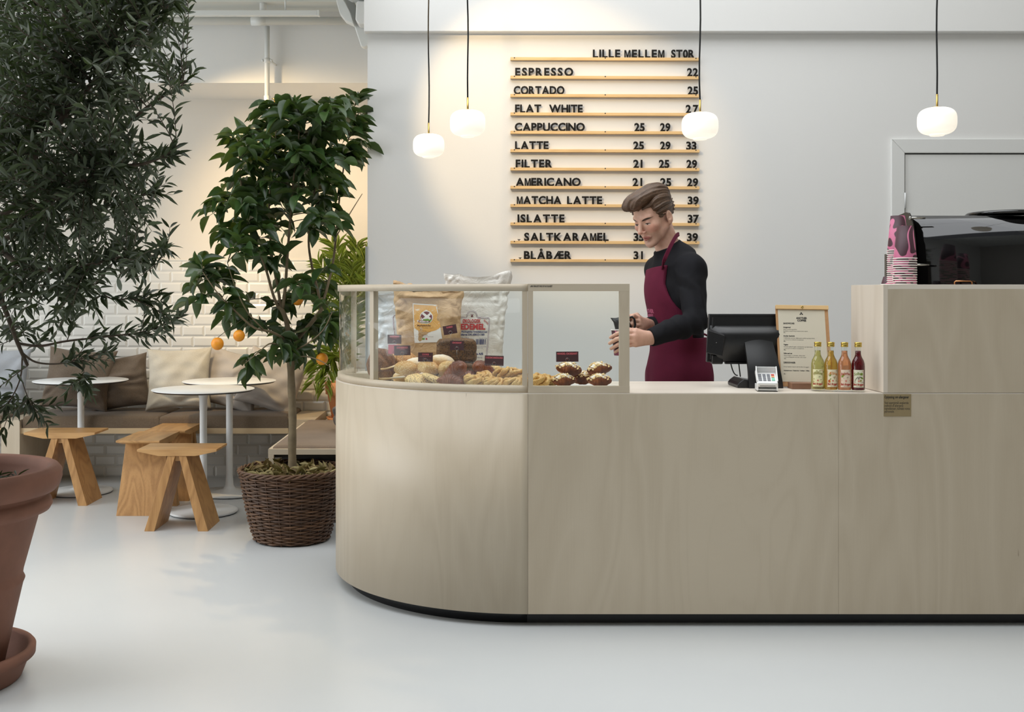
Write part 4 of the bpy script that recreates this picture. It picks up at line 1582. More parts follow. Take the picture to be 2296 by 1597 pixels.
# leaves straight on the outer runs of the branches
for (pts_, r0, r1) in olimbs[2:7] + olimbs[8:13] + [olimbs[-1]]:
    n = len(pts_)
    for i in range(n // 2, n - 1):
        for q in range(3 if r0 > 0.0045 else 2):
            dirv = (pts_[i + 1] - pts_[i]).normalized()
            a_ = rnd.uniform(0, 6.28)
            u = dirv.orthogonal().normalized()
            w_ = dirv.cross(u)
            OP.append(pts_[i].lerp(pts_[i + 1], rnd.random()))
            OD.append(dirv * 0.9 + (u * math.cos(a_) + w_ * math.sin(a_)) * 0.8)
    # side shoots near the tip
    for q in range(5):
        i = rnd.randint(int(n * 0.55), n - 2)
        dirv = (pts_[i + 1] - pts_[i]).normalized()
        sd = Vector((rnd.uniform(-1, 1), rnd.uniform(-1, 1), rnd.uniform(-0.6, 1))).normalized()
        twig(pts_[i], pts_[i] + (dirv * 0.7 + sd * 0.7).normalized() * rnd.uniform(0.05, 0.11), rnd.randint(6, 10))
ot_.build('twigs', M['olive_bark'], olive)
rng = np.random.default_rng(9)
n = len(OP)
Ls = rng.uniform(0.038, 0.062, n)
me = leaves_mesh('foliage', [leaf_template(4, 0.06, 0.25, 1.1), leaf_template(4, 0.22, 0.15, 1.1), leaf_template(4, -0.12, 0.35, 1.0)], np.array(OP), np.array(OD), Ls, Ls * rng.uniform(0.17, 0.26, n), M['olive_leaf'], rng, 0.9)
link_mesh('foliage', me, olive)

# ------------------------------------------------------------------ potted palm on the end of the bench
YPm = 7.36
XPm = gx(768, YPm)
zb_ = ZS
pm = thing('terracotta_pot', 'orange terracotta pot with saucer at the corner of the tiled wall', 'plant pot', (XPm, YPm, 0))
ztp = gz(856, YPm)
zbp = gz(936, YPm)
MB().box(XPm - 0.12, XE - 0.005, YPm - 0.14, YB - 0.004, 0, zbp - 0.022).build('plinth', M['birch'], tag(bpy.data.objects.new('plant_stand', None), 'pale box in the corner carrying the potted palm', 'stand') if False else None)
ps = COL.objects[-1]
ps.name = 'plant_stand'
tag(ps, 'pale wooden box in the corner under the potted palm', 'plant stand')
MB().lathe([(0, zbp), (0.072, zbp), (0.100, ztp - 0.085), (0.112, ztp - 0.08), (0.118, ztp - 0.006), (0.114, ztp), (0.106, ztp), (0.102, ztp - 0.03), (0, ztp - 0.03)], (XPm, YPm, 0), 48).build('pot', M['terracotta_light'], pm)
MB().lathe([(0, zbp - 0.02), (0.095, zbp - 0.02), (0.108, zbp + 0.004), (0.10, zbp + 0.004), (0.09, zbp - 0.008), (0, zbp - 0.008)], (XPm, YPm, 0), 48).build('saucer', M['terracotta_light'], pm)
pt_ = thing('palm', 'small palm with narrow yellow green leaflets in the corner pot', 'palm', (XPm, YPm, ztp))
st_ = MB()
PP, PD, PL = [], [], []
base = Vector((XPm, YPm, ztp - 0.03))
FR = [((700, 640), (735, 700), 0.0), ((745, 545), (765, 640), 0.05), ((800, 550), (790, 650), 0.1), ((716, 590), (752, 690), -0.05), ((824, 575), (800, 660), 0.05), ((790, 600), (785, 690), -0.12), ((706, 740), (745, 745), 0.02), ((702, 858), (745, 790), -0.08), ((730, 870), (752, 800), -0.1), ((815, 640), (800, 700), -0.1), ((760, 580), (770, 680), -0.15), ((780, 720), (778, 790), -0.2)]
rnd = random.Random(4)
for (tx_, ty_), (mx_, my_), dy in FR:
    tip = at(tx_, ty_, YPm + dy)
    mid = at(mx_, my_, YPm + dy * 0.5)
    pts_ = [base * (1 - t) ** 2 + (mid * 2 - base * 0.5 - tip * 0.5) * 2 * t * (1 - t) + tip * t * t for t in [i / 14 for i in range(15)]]
    st_.tube(pts_, [0.004 - 0.0027 * i / 14 for i in range(15)], 5)
    for i in range(4, 15):
        for s in (-1, 1):
            for h in (0, 0.5):
                if i + h > 14:
                    continue
                j = min(13, i)
                p = pts_[j].lerp(pts_[j + 1], h if i < 14 else 1)
                dv = (pts_[j + 1] - pts_[j]).normalized()
                sd = dv.cross(Vector((0.2, -1, 0.3))).normalized() * s
                PP.append(p)
                PD.append(dv * (0.75 + 0.5 * (i - 4) / 10) + sd * 0.85 + Vector((rnd.uniform(-.1, .1), rnd.uniform(-.35, .2), rnd.uniform(-.1, .1))))
                PL.append(rnd.uniform(0.11, 0.17) * (1.0 - 0.35 * abs((i - 9) / 6)))
st_.build('stems', plain('palm_stem', lin(130, 140, 60), 0.6), pt_)
rng = np.random.default_rng(2)
PL = np.array(PL)
me = leaves_mesh('fronds', [leaf_template(4, 0.12, 0.35, 0.7), leaf_template(4, 0.25, 0.3, 0.7)], np.array(PP), np.array(PD), PL, PL * 0.10, M['palm_leaf'], rng, 0.5)
link_mesh('fronds', me, pt_)
# ================================================================== menu wall: rails and loose letters
kW = YW / F
rail_y = [127.9, 169.3, 210.5, 251.8, 293.0, 334.3, 375.4, 416.5, 457.5, 498.6, 539.8, 580.8]
NAMES = ['size headings', 'ESPRESSO', 'CORTADO', 'FLAT WHITE', 'CAPPUCCINO', 'LATTE', 'FILTER', 'AMERICANO', 'MATCHA LATTE', 'ISLATTE', 'SALTKARAMEL', 'BLÅBÆR']
RX0, RX1 = 1144.6, 1568.6
PR = 0.026           # how far the rails stand off the wall
RF = YW - PR
HL = 6.4 * RF / F


def make_rail():
    r_ = thing('menu_rail', 'pale pine rail', 'rail', (0, YW, 0), 0, 'pine rails of the menu')
    xa, xb = gx(RX0, RF), gx(RX1, RF)
    MB().box(xa, xb, RF, YW - 0.0005, -HL, 0.0).build('batten', M['pine'], r_, bevel=0.0006)
    for px in (1153.4, 1357, 1560.5):
        MB().tube([(gx(px, RF), RF - 0.0006, -0.0038), (gx(px, RF), RF + 0.002, -0.0038)], 0.0036, 14).build('screw', M['black'], r_)
    return r_


rl = make_rail()
for i, y in enumerate(rail_y):
    z = gz(y, RF)
    lb_ = 'pine rail on the wall under the %s' % ('LILLE MELLEM STOR headings' if i == 0 else 'menu line ' + NAMES[i])
    o = rl if i == 0 else dup(rl, (0, YW, z), 0, lb_)
    o.location = (0, YW, z)
    o['label'] = lb_
    o.rotation_euler = (0, 0.0028 + 0.0006 * math.sin(i * 2.2), 0)

# words: (row, text, x0, x1, what)
W_ = [(0, 'LILLE', 1329.2, 1390.8, 'heading LILLE'), (0, 'MELLEM', 1399.9, 1489.7, 'heading MELLEM'), (0, 'ST0R', 1504.7, 1557.5, 'heading STOR'),
      (1, 'ESPRESSO', 1155.1, 1285.3, 'word ESPRESSO'), (1, '22', 1540.5, 1565.2, 'ESPRESSO price'),
      (2, 'CORTADO', 1151.7, 1265.7, 'word CORTADO'), (2, '25', 1541.6, 1565.2, 'CORTADO price'),
      (3, 'FLAT', 1154.8, 1213.5, 'word FLAT'), (3, 'WHITE', 1231, 1306.5, 'word WHITE'), (3, '2 7', 1537.5, 1566, 'FLAT WHITE price'),
      (4, 'CAPPUCCINO', 1154.1, 1311.3, 'word CAPPUCCINO'), (4, '25', 1422.2, 1445.5, 'small CAPPUCCINO price'), (4, '29', 1480, 1503, 'medium CAPPUCCINO price'),
      (5, 'LATTE', 1154.8, 1230, 'word LATTE under CAPPUCCINO'), (5, '25', 1419.8, 1443.8, 'small LATTE price'), (5, '29', 1480, 1503.4, 'medium LATTE price'), (5, '33', 1538.5, 1561.5, 'large LATTE price'),
      (6, 'FILTER', 1156.1, 1238.6, 'word FILTER'), (6, '21', 1419.8, 1440.5, 'small FILTER price'), (6, '25', 1477.3, 1500.7, 'medium FILTER price'), (6, '29', 1539.2, 1562.9, 'large FILTER price'),
      (7, 'AMERICANO', 1156.1, 1302.2, 'word AMERICANO'), (7, '21', 1418.2, 1440.1, 'small AMERICANO price'), (7, '25', 1480.4, 1505, 'medium AMERICANO price'), (7, '29', 1540.5, 1565.2, 'large AMERICANO price'),
      (8, 'MATCHA', 1158.8, 1258.9, 'word MATCHA'), (8, 'LATTE', 1271.4, 1350.2, 'word LATTE after MATCHA'), (8, '35', 1480, 1503, 'medium MATCHA LATTE price'), (8, '39', 1541.9, 1566.6, 'large MATCHA LATTE price'),
      (9, 'ISLATTE', 1160.2, 1265.7, 'word ISLATTE'), (9, '37', 1541.9, 1567.3, 'large ISLATTE price'),
      (10, 'SALTKARAMEL', 1175.1, 1364.7, 'word SALTKARAMEL'), (10, '35', 1420.5, 1444, 'small SALTKARAMEL price'), (10, '39', 1540.2, 1564.9, 'large SALTKARAMEL price'),
      (11, 'BLÅBÆR', 1174.7, 1281.6, 'word BLÅBÆR'), (11, '31', 1420.5, 1441.5, 'small BLÅBÆR price')]
ORD = ['first', 'second', 'third', 'fourth', 'fifth', 'sixth', 'seventh', 'eighth', 'ninth', 'tenth', 'eleventh']
LY = YW - 0.0165         # the letters stand a little behind the rail's front edge
TH_ = 0.0022
cap = 17.0 * LY / F
vs0, fs0 = glyphs('H', 1.0)
CAPH = max(v[1] for v in vs0)
SZ = cap / CAPH
OFF = 0.036 * SZ
# a bold M drawn as one outline, so that its counters stay open
Mp = [(0, 0), (0.17, 0), (0.17, 0.70), (0.345, 0.0), (0.505, 0.0), (0.68, 0.70), (0.68, 0), (0.85, 0), (0.85, 1), (0.615, 1), (0.425, 0.30), (0.235, 1), (0, 1)]
mM = MB()
mt = [(0, 1, 2, 11, 12), (2, 3, 10, 11), (3, 4, 10), (4, 5, 9, 10), (5, 6, 7, 8, 9)]
nM = len(Mp)
Mv = [(x * cap * 0.96, y * cap, TH_) for x, y in Mp] + [(x * cap * 0.96, y * cap, -TH_) for x, y in Mp]
Mf = mt + [tuple(nM + i for i in reversed(f)) for f in mt] + [((i + 1) % nM, i, nM + i, nM + (i + 1) % nM) for i in range(nM)]
rnd = random.Random(12)
for (row, text, xa, xb, what) in W_:
    z0 = gz(rail_y[row], RF) - (0.0028) * (gx((xa + xb) / 2, RF) - 0) + 0.0006
    # advance widths from the font itself
    adv = []
    for ch in text:
        if ch == ' ':
            adv.append((0.0, 0.10 * SZ, None))
            continue
        vs, fs = (Mv, Mf) if ch == 'M' else glyphs(ch, SZ, OFF, TH_)
        x0_ = min(v[0] for v in vs)
        x1_ = max(v[0] for v in vs)
        adv.append((x0_, x1_ - x0_, (vs, fs)))
    Wd = (xb - xa) * LY / F
    tot = sum(a[1] for a in adv)
    sq = 1.0
    gap = (Wd - tot) / max(1, len(text) - 1)
    if gap < 0.0022:
        sq = (Wd - 0.0022 * (len(text) - 1)) / tot
        gap = 0.0022
    x = gx(xa, LY)
    q = 0
    for ch, (x0_, wd, gl) in zip(text, adv):
        if gl is None:
            x += wd + gap
            continue
        digit = ch.isdigit() and text != 'ST0R'
        M4 = facing((x, LY, z0 + (0.0004 if ch in 'ABDEFHILMNPRTKWÅÆ' else 0.0008)))
        mb = MB().add([M4 @ Vector(((v[0] - x0_) * sq, v[1], v[2])) for v in gl[0]], gl[1])
        me_name = 'menu_numeral' if digit else 'menu_letter'
        o = mb.build(me_name, M['black_letter'])
        if digit:
            lb_ = 'black numeral %s, %s digit of the %s' % (ch, ORD[q], what)
        else:
            lb_ = 'black letter %s, %s in the %s' % ('O' if ch == '0' else ch, ORD[q], what)
        tag(o, lb_, 'numeral' if digit else 'letter', 'loose black letters on the menu rails')
        x += wd * sq + gap
        q += 1
for row, px, lb_ in ((10, 1163.7, 'black dash standing before the word SALTKARAMEL'), (11, 1166.2, 'black dash standing before the word BLÅBÆR')):
    z0 = gz(rail_y[row], RF)
    x = gx(px, LY)
    mb = MB().box(x - 0.0085, x + 0.0085, LY - TH_, LY + TH_, z0 + 0.005, z0 + 0.0088).box(x - 0.003, x + 0.003, LY - TH_, LY + TH_, z0 - 0.001, z0 + 0.005)
    tag(mb.build('menu_dash', M['black_letter']), lb_, 'dash', 'loose black letters on the menu rails')

# ------------------------------------------------------------------ pendant lamps
OP_ = NT('opal_glass')
OP_.base(lin(250, 246, 238))
OP_.set(Roughness=0.25)
OP_.p.inputs['Emission Color'].default_value = (1.0, 0.90, 0.74, 1)
OP_.p.inputs['Emission Strength'].default_value = 0.62


def make_pendant():
    p = thing('pendant_lamp', 'opal glass pendant', 'pendant lamp', (0, 0, 0), 0, 'opal pendant lamps over the counter')
    r_, h_ = 0.075, 0.055         # half width, half height
    prof = [(0.0, -h_ + 0.0)]
    for i in range(1, 40):
        t = -PI / 2 + PI * i / 40
        c, s = math.cos(t), math.sin(t)
        e = 2 / 3.0
        prof.append((r_ * abs(c) ** e, h_ * (1 if s > 0 else -1) * abs(s) ** e))
    prof.append((0.0, h_))
    MB().lathe(prof, n=56).build('shade', OP_.m, p)
    MB().lathe([(0.0, -h_ - 0.0038), (0.026, -h_ - 0.0038), (0.0295, -h_ - 0.001), (0.031, -h_ + 0.004), (0.0, -h_ + 0.004)], n=40).build('rim', OP_.m, p)
    MB().lathe([(0.0, h_ - 0.002), (0.0205, h_ - 0.002), (0.0205, h_ + 0.0018), (0.0, h_ + 0.0018)], n=32).build('cap', M['brass'], p)
    MB().lathe([(0.0043, h_ + 0.001), (0.0043, h_ + 0.053), (0.0, h_ + 0.053)], n=16).build('stem', M['brass'], p)
    pts_ = [(0.0022 * math.sin(i * 0.9) * (1 if i else 0), 0.0022 * math.sin(i * 1.3) * (1 if i else 0), h_ + 0.05 + i * 0.085) for i in range(32)]
    MB().tube(pts_, 0.0034, 8).build('cord', M['cord'], p)
    return p


pd = make_pendant()
PDS = [(961.2, 326.5, 5.25, 0.0, 'opal glass pendant lamp hanging lowest and furthest from the menu'),
       (1048.7, 276.5, 4.63, 1.0, 'opal glass pendant lamp between the lowest lamp and the menu rails'),
       (1569.5, 282, 4.574, 2.2, 'opal glass pendant lamp overlapping the ends of the menu rails'),
       (2101, 272, 4.41, 3.7, 'opal glass pendant lamp above the door casing and coffee machine')]
for i, (px, py, Y, a, lb_) in enumerate(PDS):
    c = at(px, py, Y)
    o = pd if i == 0 else dup(pd, c, a, lb_)
    o.location = c
    o.rotation_euler = (0, 0, a)
    o['label'] = lb_
# ================================================================== things on the counter at the till
def on(px, Y, z=None):
    return (gx(px, Y), Y, ZT if z is None else z)


# ------------------------------------------------------------------ till screen seen from behind
YM = 4.575
kM = F / YM
pos = thing('till_monitor', 'black touch screen till seen from behind on its curved stand', 'till screen', on(1690, YM))
ang = R(-12)


def q2(px, py, Y=YM):
    return (gx(px, Y), gz(py, Y))


# screen: slab leaning back, hollowed rear shell
mb = MB()
Lx0, Lx1 = gx(1592, YM), gx(1772, YM)
z0, z1 = gz(812, YM), gz(704, YM)


def scr(x, t, d):
    """x along the width, t 0 bottom..1 top, d depth behind the glass"""
    sk_ = 0.012 * (1 - t)
    return Vector((x + (-0.016 + 0.014 * t), YM + 0.02 + 0.055 * (1 - t) * -0.3 + (-d), z0 + (z1 - z0) * t))


def slab(mb, x0, x1, ta, tb, d0, d1, inset=0.0, mi=0):
    p = [scr(x0 + inset, ta, d1), scr(x1 - inset, ta, d1), scr(x1, ta, d0), scr(x0, ta, d0), scr(x0 + inset, tb, d1), scr(x1 - inset, tb, d1), scr(x1, tb, d0), scr(x0, tb, d0)]
    return mb.hexa(p, mi)


slab(mb, Lx0, Lx1, 0.0, 1.0, -0.012, 0.012)
mb.build('bezel', M['black_plastic'], pos, bevel=0.004, segs=3)
mb = MB()
slab(mb, Lx0 + 0.012, Lx1 - 0.012, 0.06, 0.93, 0.012, 0.022, 0.004)
# belly: lofted bulge in the lower part
rows_ = []
for i in range(9):
    t = 0.02 + 0.74 * i / 8
    dp = 0.022 + 0.052 * math.sin(PI * min(1, 0.12 + 0.86 * (1 - i / 8) ** 0.7)) ** 0.8 if i < 8 else 0.02
    row = []
    for j in range(17):
        u = -1 + 2 * j / 16
        e = (1 - abs(u) ** 6) ** 0.5
        row.append(scr((Lx0 + Lx1) / 2 + u * (Lx1 - Lx0) * (0.485 - 0.05 * (1 - i / 8)), t - 0.02 * (1 - e) * 0, 0.015 + (dp - 0.015) * e))
    rows_.append(row)
mb.sheet(list(zip(*rows_)))
mb.build('rear_shell', M['black_plastic'], pos)
mb = MB()
mb.prism([(gx(1672, YM), gz(743.5, YM)), (gx(1710, YM), gz(743.5, YM)), (gx(1712, YM), gz(741, YM)), (gx(1708, YM), gz(736, YM)), (gx(1678, YM), gz(736, YM)), (gx(1672, YM), gz(739, YM))], 'y', YM - 0.006, YM + 0.004)
mb.build('logo_plate', M['black_gloss'], pos)
# card reader side unit
mb = MB()
mb.hexa([Vector(p) for p in ((gx(1577, YM - .02), YM - 0.075, gz(789, YM)), (gx(1612, YM - .02), YM - 0.085, gz(797, YM)), (gx(1618, YM), YM - 0.0, gz(795, YM)), (gx(1585, YM), YM + 0.01, gz(788, YM)),
                             (gx(1581, YM - .02), YM - 0.075, gz(739, YM)), (gx(1618, YM - .02), YM - 0.080, gz(751, YM)), (gx(1622, YM), YM - 0.0, gz(746, YM)), (gx(1590, YM), YM + 0.01, gz(737, YM)))])
mb.build('card_slot', M['black_plastic'], pos, bevel=0.003, segs=3)
mb = MB().tube([(gx(1606, YM - 0.08), YM - 0.0815, gz(769, YM - 0.08)), (gx(1606, YM - 0.08), YM - 0.086, gz(769, YM - 0.08))], 0.0032, 12)
mb.build('lock', M['black_gloss'], pos)
mb = MB().box(gx(1593, YM), gx(1618, YM), YM - 0.03, YM + 0.01, gz(816, YM), gz(795, YM))
mb.build('speaker_foot', M['black_plastic'], pos, bevel=0.006, segs=3)
mb = MB().box(gx(1736, YM), gx(1764, YM), YM - 0.03, YM + 0.01, gz(818, YM), gz(808, YM))
mb.build('speaker_foot', M['black_plastic'], pos, bevel=0.006, segs=3)
mb = MB().box(gx(1624, YM), gx(1748, YM), YM - 0.02, YM + 0.0, gz(816, YM), gz(811, YM)).build('lower_bar', M['black_plastic'], pos, bevel=0.002)
# curved neck and foot
mb = MB()
prof_ = []
nn = 14
for i in range(nn + 1):
    t = i / nn
    y_ = YM - 0.055 - 0.075 * math.sin(t * PI * 0.55) ** 1.2 * 1.0
    z_ = ZT + 0.195 * (1 - t) + 0.001
    wl = gx(1662, YM) + 0.0 * t
    wr = gx(1723, YM) + 0.026 * t
    prof_.append((y_, z_, wl, wr))
gridf = [[Vector((a + (b - a) * u / 6, y_ - 0.006 * math.sin(PI * u / 6), z_)) for u in range(7)] for (y_, z_, a, b) in prof_]
gridb = [[Vector((a + (b - a) * u / 6, y_ + 0.018, z_)) for u in range(7)] for (y_, z_, a, b) in prof_]
for gA, flip in ((gridf, False), (gridb, True)):
    mb.sheet([list(reversed(r_)) if flip else r_ for r_ in gA])
for u in (0, 6):
    mb.sheet([[gridf[i][u], gridb[i][u]] for i in range(nn + 1)], smooth=False)
mb.build('neck', M['black_plastic'], pos)
mb = MB()
mb.prism([(gx(1639, YM), ZT + 0.0005), (gx(1655, YM), ZT + 0.0005), (gx(1738, YM), ZT + 0.0005), (gx(1738, YM), ZT + 0.008), (gx(1668, YM), ZT + 0.030), (gx(1653, YM), ZT + 0.036), (gx(1643, YM), ZT + 0.022), (gx(1639, YM), ZT + 0.012)], 'y', YM - 0.115, YM + 0.06)
mb.build('foot', M['black_plastic'], pos, bevel=0.005, segs=3)
mb = MB().tube(bez(at(1638, 812, YM + 0.0), at(1654, 842, YM - 0.02), (-0.004, 0, -0.03), 10), 0.0026, 8).tube(bez(at(1656, 812, YM), at(1660, 845, YM), (0, 0, 0), 4), 0.0026, 8)
mb.build('cable', M['black'], pos)

# ------------------------------------------------------------------ card terminal
YK = 4.33
cdt = thing('card_terminal', 'white card payment terminal with keypad in a tilted dock', 'card terminal', on(1720, YK))
Rk = Matrix.Translation((gx(1719, YK), YK, ZT)) @ Matrix.Rotation(R(-9), 4, 'Z')
tilt = Matrix.Translation((0, -0.042, 0.034)) @ Matrix.Rotation(R(27), 4, 'X')
T = Rk @ tilt
mb = MB().box(-0.040, 0.040, 0.0, 0.105, -0.020, 0.0, 0, T)
mb.build('body', M['white_plastic'], cdt, bevel=0.006, segs=3)
mb = MB()
for sx in (-1, 1):
    mb.hexa([T @ Vector(p) for p in ([(sx * 0.0405, 0.012, 0), (sx * 0.0365, 0.012, 0), (sx * 0.0365, 0.082, 0), (sx * 0.0405, 0.082, 0), (sx * 0.0405, 0.012, 0.004), (sx * 0.0365, 0.012, 0.004), (sx * 0.0365, 0.086, 0.026), (sx * 0.0405, 0.086, 0.026)] if sx < 0 else
                                     [(0.0365, 0.012, 0), (0.0405, 0.012, 0), (0.0405, 0.082, 0), (0.0365, 0.082, 0), (0.0365, 0.012, 0.004), (0.0405, 0.012, 0.004), (0.0405, 0.086, 0.026), (0.0365, 0.086, 0.026)])])
mb.box(-0.0365, 0.0365, 0.082, 0.085, 0, 0.024, 0, T)
mb.build('pin_shield', M['white_plastic'], cdt, bevel=0.001)
mb = MB().box(-0.030, 0.030, 0.088, 0.103, 0.0005, 0.0015, 0, T)
mb.build('display', M['black_gloss'], cdt)
mk, mg, mr, my = plain('key_grey', lin(120, 122, 128), 0.5), plain('key_green', lin(120, 196, 168), 0.5), plain('key_red', lin(204, 74, 56), 0.5), plain('key_amber', lin(230, 150, 90), 0.5)
for r_ in range(4):
    for c_ in range(4):
        if c_ == 3 and r_ == 0:
            continue
        x_ = -0.026 + c_ * 0.0165
        y_ = 0.020 + r_ * 0.0135
        m_ = mk if c_ < 3 else (mg if r_ == 1 else (my if r_ == 2 else mr))
        MB().box(x_ - 0.006, x_ + 0.006, y_ - (0.0042 if not (c_ == 3 and r_ == 1) else 0.016), y_ + 0.0042, 0.0003, 0.0022, 0, T).build('key', m_, cdt)
mb = MB().box(-0.030, 0.030, -0.0006, 0.0004, -0.0135, -0.0115, 0, T)
mb.build('card_slot', M['black'], cdt)
mb = MB().box(-0.036, 0.036, -0.03, 0.055, 0.0035, 0.010, 0, Rk)
mb.box(-0.040, -0.034, -0.034, 0.055, 0.0035, 0.026, 0, Rk)
mb.box(0.034, 0.040, -0.034, 0.055, 0.0035, 0.026, 0, Rk)
mb.hexa([Rk @ Vector(p) for p in ((-0.036, 0.0, 0.0035), (0.036, 0.0, 0.0035), (0.036, 0.06, 0.0035), (-0.036, 0.06, 0.0035), (-0.03, 0.01, 0.06), (0.03, 0.01, 0.06), (0.03, 0.05, 0.07), (-0.03, 0.05, 0.07))])
mb.build('dock', M['white_plastic'], cdt, bevel=0.0015)
MB().box(-0.038, 0.038, -0.032, 0.055, 0.0003, 0.0035, 0, Rk).build('pad', M['black'], cdt)

# ------------------------------------------------------------------ menu clipboard in its wooden foot
YB_ = 4.468
cbd = thing('menu_board', 'wooden clipboard with cream sandwich menu leaning in its foot', 'menu', on(1812, YB_))
p00, p10, p11, p01 = at(1748, 866, YB_ - 0.005), at(1867.5, 868, YB_ - 0.015), at(1875, 686.5, YB_ + 0.075), at(1756.5, 686, YB_ + 0.085)
bx_ = (p10 - p00).normalized()
by_ = (p01 - p00)
by_ = (by_ - bx_ * by_.dot(bx_)).normalized()
bw = (p10 - p00).length
bh = (p01 - p00).length
bn = bx_.cross(by_)
Bm = Matrix(((bx_.x, by_.x, bn.x, p00.x), (bx_.y, by_.y, bn.y, p00.y), (bx_.z, by_.z, bn.z, p00.z), (0, 0, 0, 1)))
cl_wood = wood('clipboard_alder', lin(196, 150, 104), lin(158, 112, 70), 'z', 10, 0.4, 0.3, 0.5, 3)
MB().box(0, bw, 0, bh, -0.009, 0, 0, Bm).build('board', cl_wood, cbd, bevel=0.0008)
MB().box(-0.001, bw + 0.001, bh - 0.0165, bh + 0.0005, 0.0012, 0.0075, 0, Bm).build('clamp_bar', M['pine'], cbd, bevel=0.001)
MB().lathe([(0.0018, 0.0), (0.0030, 0.0), (0.0050, 0.001), (0.0050, 0.0022), (0.0030, 0.0026), (0.0020, 0.0016)], (0, 0, 0), 20, M4=Bm @ Matrix.Translation((bw / 2, bh - 0.008, 0.0075))).build('eyelet', M['brass'], cbd)
u = bw / 120.0        # one photo pixel across the board
pl_, pr_, pb_, pt2 = 4.5 * u, bw - 8.2 * u, 10.5 * u, bh - 10 * u
sheet = MB().box(pl_, pr_, pb_, pt2, 0.0003, 0.0009, 0, Bm).build('paper', plain('cream_paper', lin(214, 206, 186), 0.8), cbd)
tx = MB()
vy = bh / 181.0


def line(px, py, text, size, bold=0.0, width=None, align='LEFT'):
    # px, py measured in pixels on the sheet (board 120 wide, 181 tall, y down)
    M4 = Bm @ Matrix.Translation((px * u, bh - py * vy, 0.0011))
    write(tx, text, size * u, M4, 0, bold * u, width=width * u if width else None, align=align)


line(60, 0, '', 1)
# heart shaped leaf mark
Lg = Bm @ Matrix.Translation((58 * u, bh - 18.5 * vy, 0.0011))
for pts_ in ([(-4.0, -2.6), (-1.0, -2.6), (-0.4, -1.2), (-2.0, 0.6), (-3.4, -0.2)], [(4.0, -2.6), (1.0, -2.6), (0.4, -1.2), (2.0, 0.6), (3.4, -0.2)], [(0, 4.2), (-2.0, 1.4), (-0.2, -0.6), (1.6, 0.4), (2.0, 1.4)]):
    tx.add([Lg @ Vector((x * u, y * u, 0)) for x, y in pts_], [tuple(range(len(pts_)))])
line(46, 30.5, 'ANOTHER', 6.4, 0.34, 25)
line(48, 36, 'COFFEE', 6.4, 0.34, 20.5)
line(15.5, 42.5, 'SANDWICHES', 5.2, 0.22, 25.5)
y_ = 51
for head, l1, w1, l2, w2, pr in (('Amagermad', 'Spicy tunsalat og pickles', 31, 'Et dobbelt surdejsbrød og en dobbel surdejs rugbrød', 55, '57,-'),
                             ('Another Sandwich', 'Trøffelmayo, serrano, løgkompot, pickles og bagt skinke', 71, 'I vores pris er inklusiv surdejsbrød', 45, '85,-'),
                             ('Vegetar', 'Grillede peberfrugter, tomatpesto og løgkompot', 66, 'I vores pris er inklusiv surdejsbrød', 45, '85,-'),
                             ('Bolle med ost', 'Havarti lagret 11 måneder, saltet smør', 48, 'I vores surdejsbolle med eller uden sesam', 50, '35,-')):
    xo = 15.0 - (y_ - 51) / 30.0
    line(xo, y_, head, 4.4, 0.18, {'A': 17, 'V': 11, 'B': 19}[head[0]] if head != 'Another Sandwich' else 26)
    line(xo, y_ + 4.4, l1, 3.6, 0.0, w1)
    line(xo, y_ + 8.2, l2, 3.2, 0.0, w2)
    line(xo, y_ + 11.6, pr, 3.6, 0.06)
    y_ += 19.5
line(11.5, 130.5, 'DRIKKEVARER', 5.2, 0.22, 27)
line(11, 139.2, "Vi har lækker dansk saft fra Bie's bryggeri", 3.6, 0.0, 58)
line(11, 147.5, 'Hyldeblomst / Rabarber / Solbær / Æble', 3.8, 0.12, 58)
line(10.5, 155, '25,-', 3.6, 0.06)
tx.build('lettering', M['black'], cbd)
# foot: walnut block with a slot
fb = at(1776, 873, 4.405)
ft = MB()
fw = 60 * 4.405 / F
MB().box(gx(1776, 4.405), gx(1840, 4.405), 4.405, 4.472, ZT + 0.0005, ZT + 0.024).build('foot', wood('walnut_block', lin(150, 112, 88), lin(108, 74, 56), 'x', 10, 0.4, 0.3, 0.5, 4), cbd, bevel=0.001)

# ------------------------------------------------------------------ juice bottles
lq = {}


def liquid(name, col, dens):
    t = NT(name)
    t.base(col)
    t.set(Roughness=0.05, IOR=1.34)
    t.p.inputs['Transmission Weight'].default_value = 0.85
    return t.m


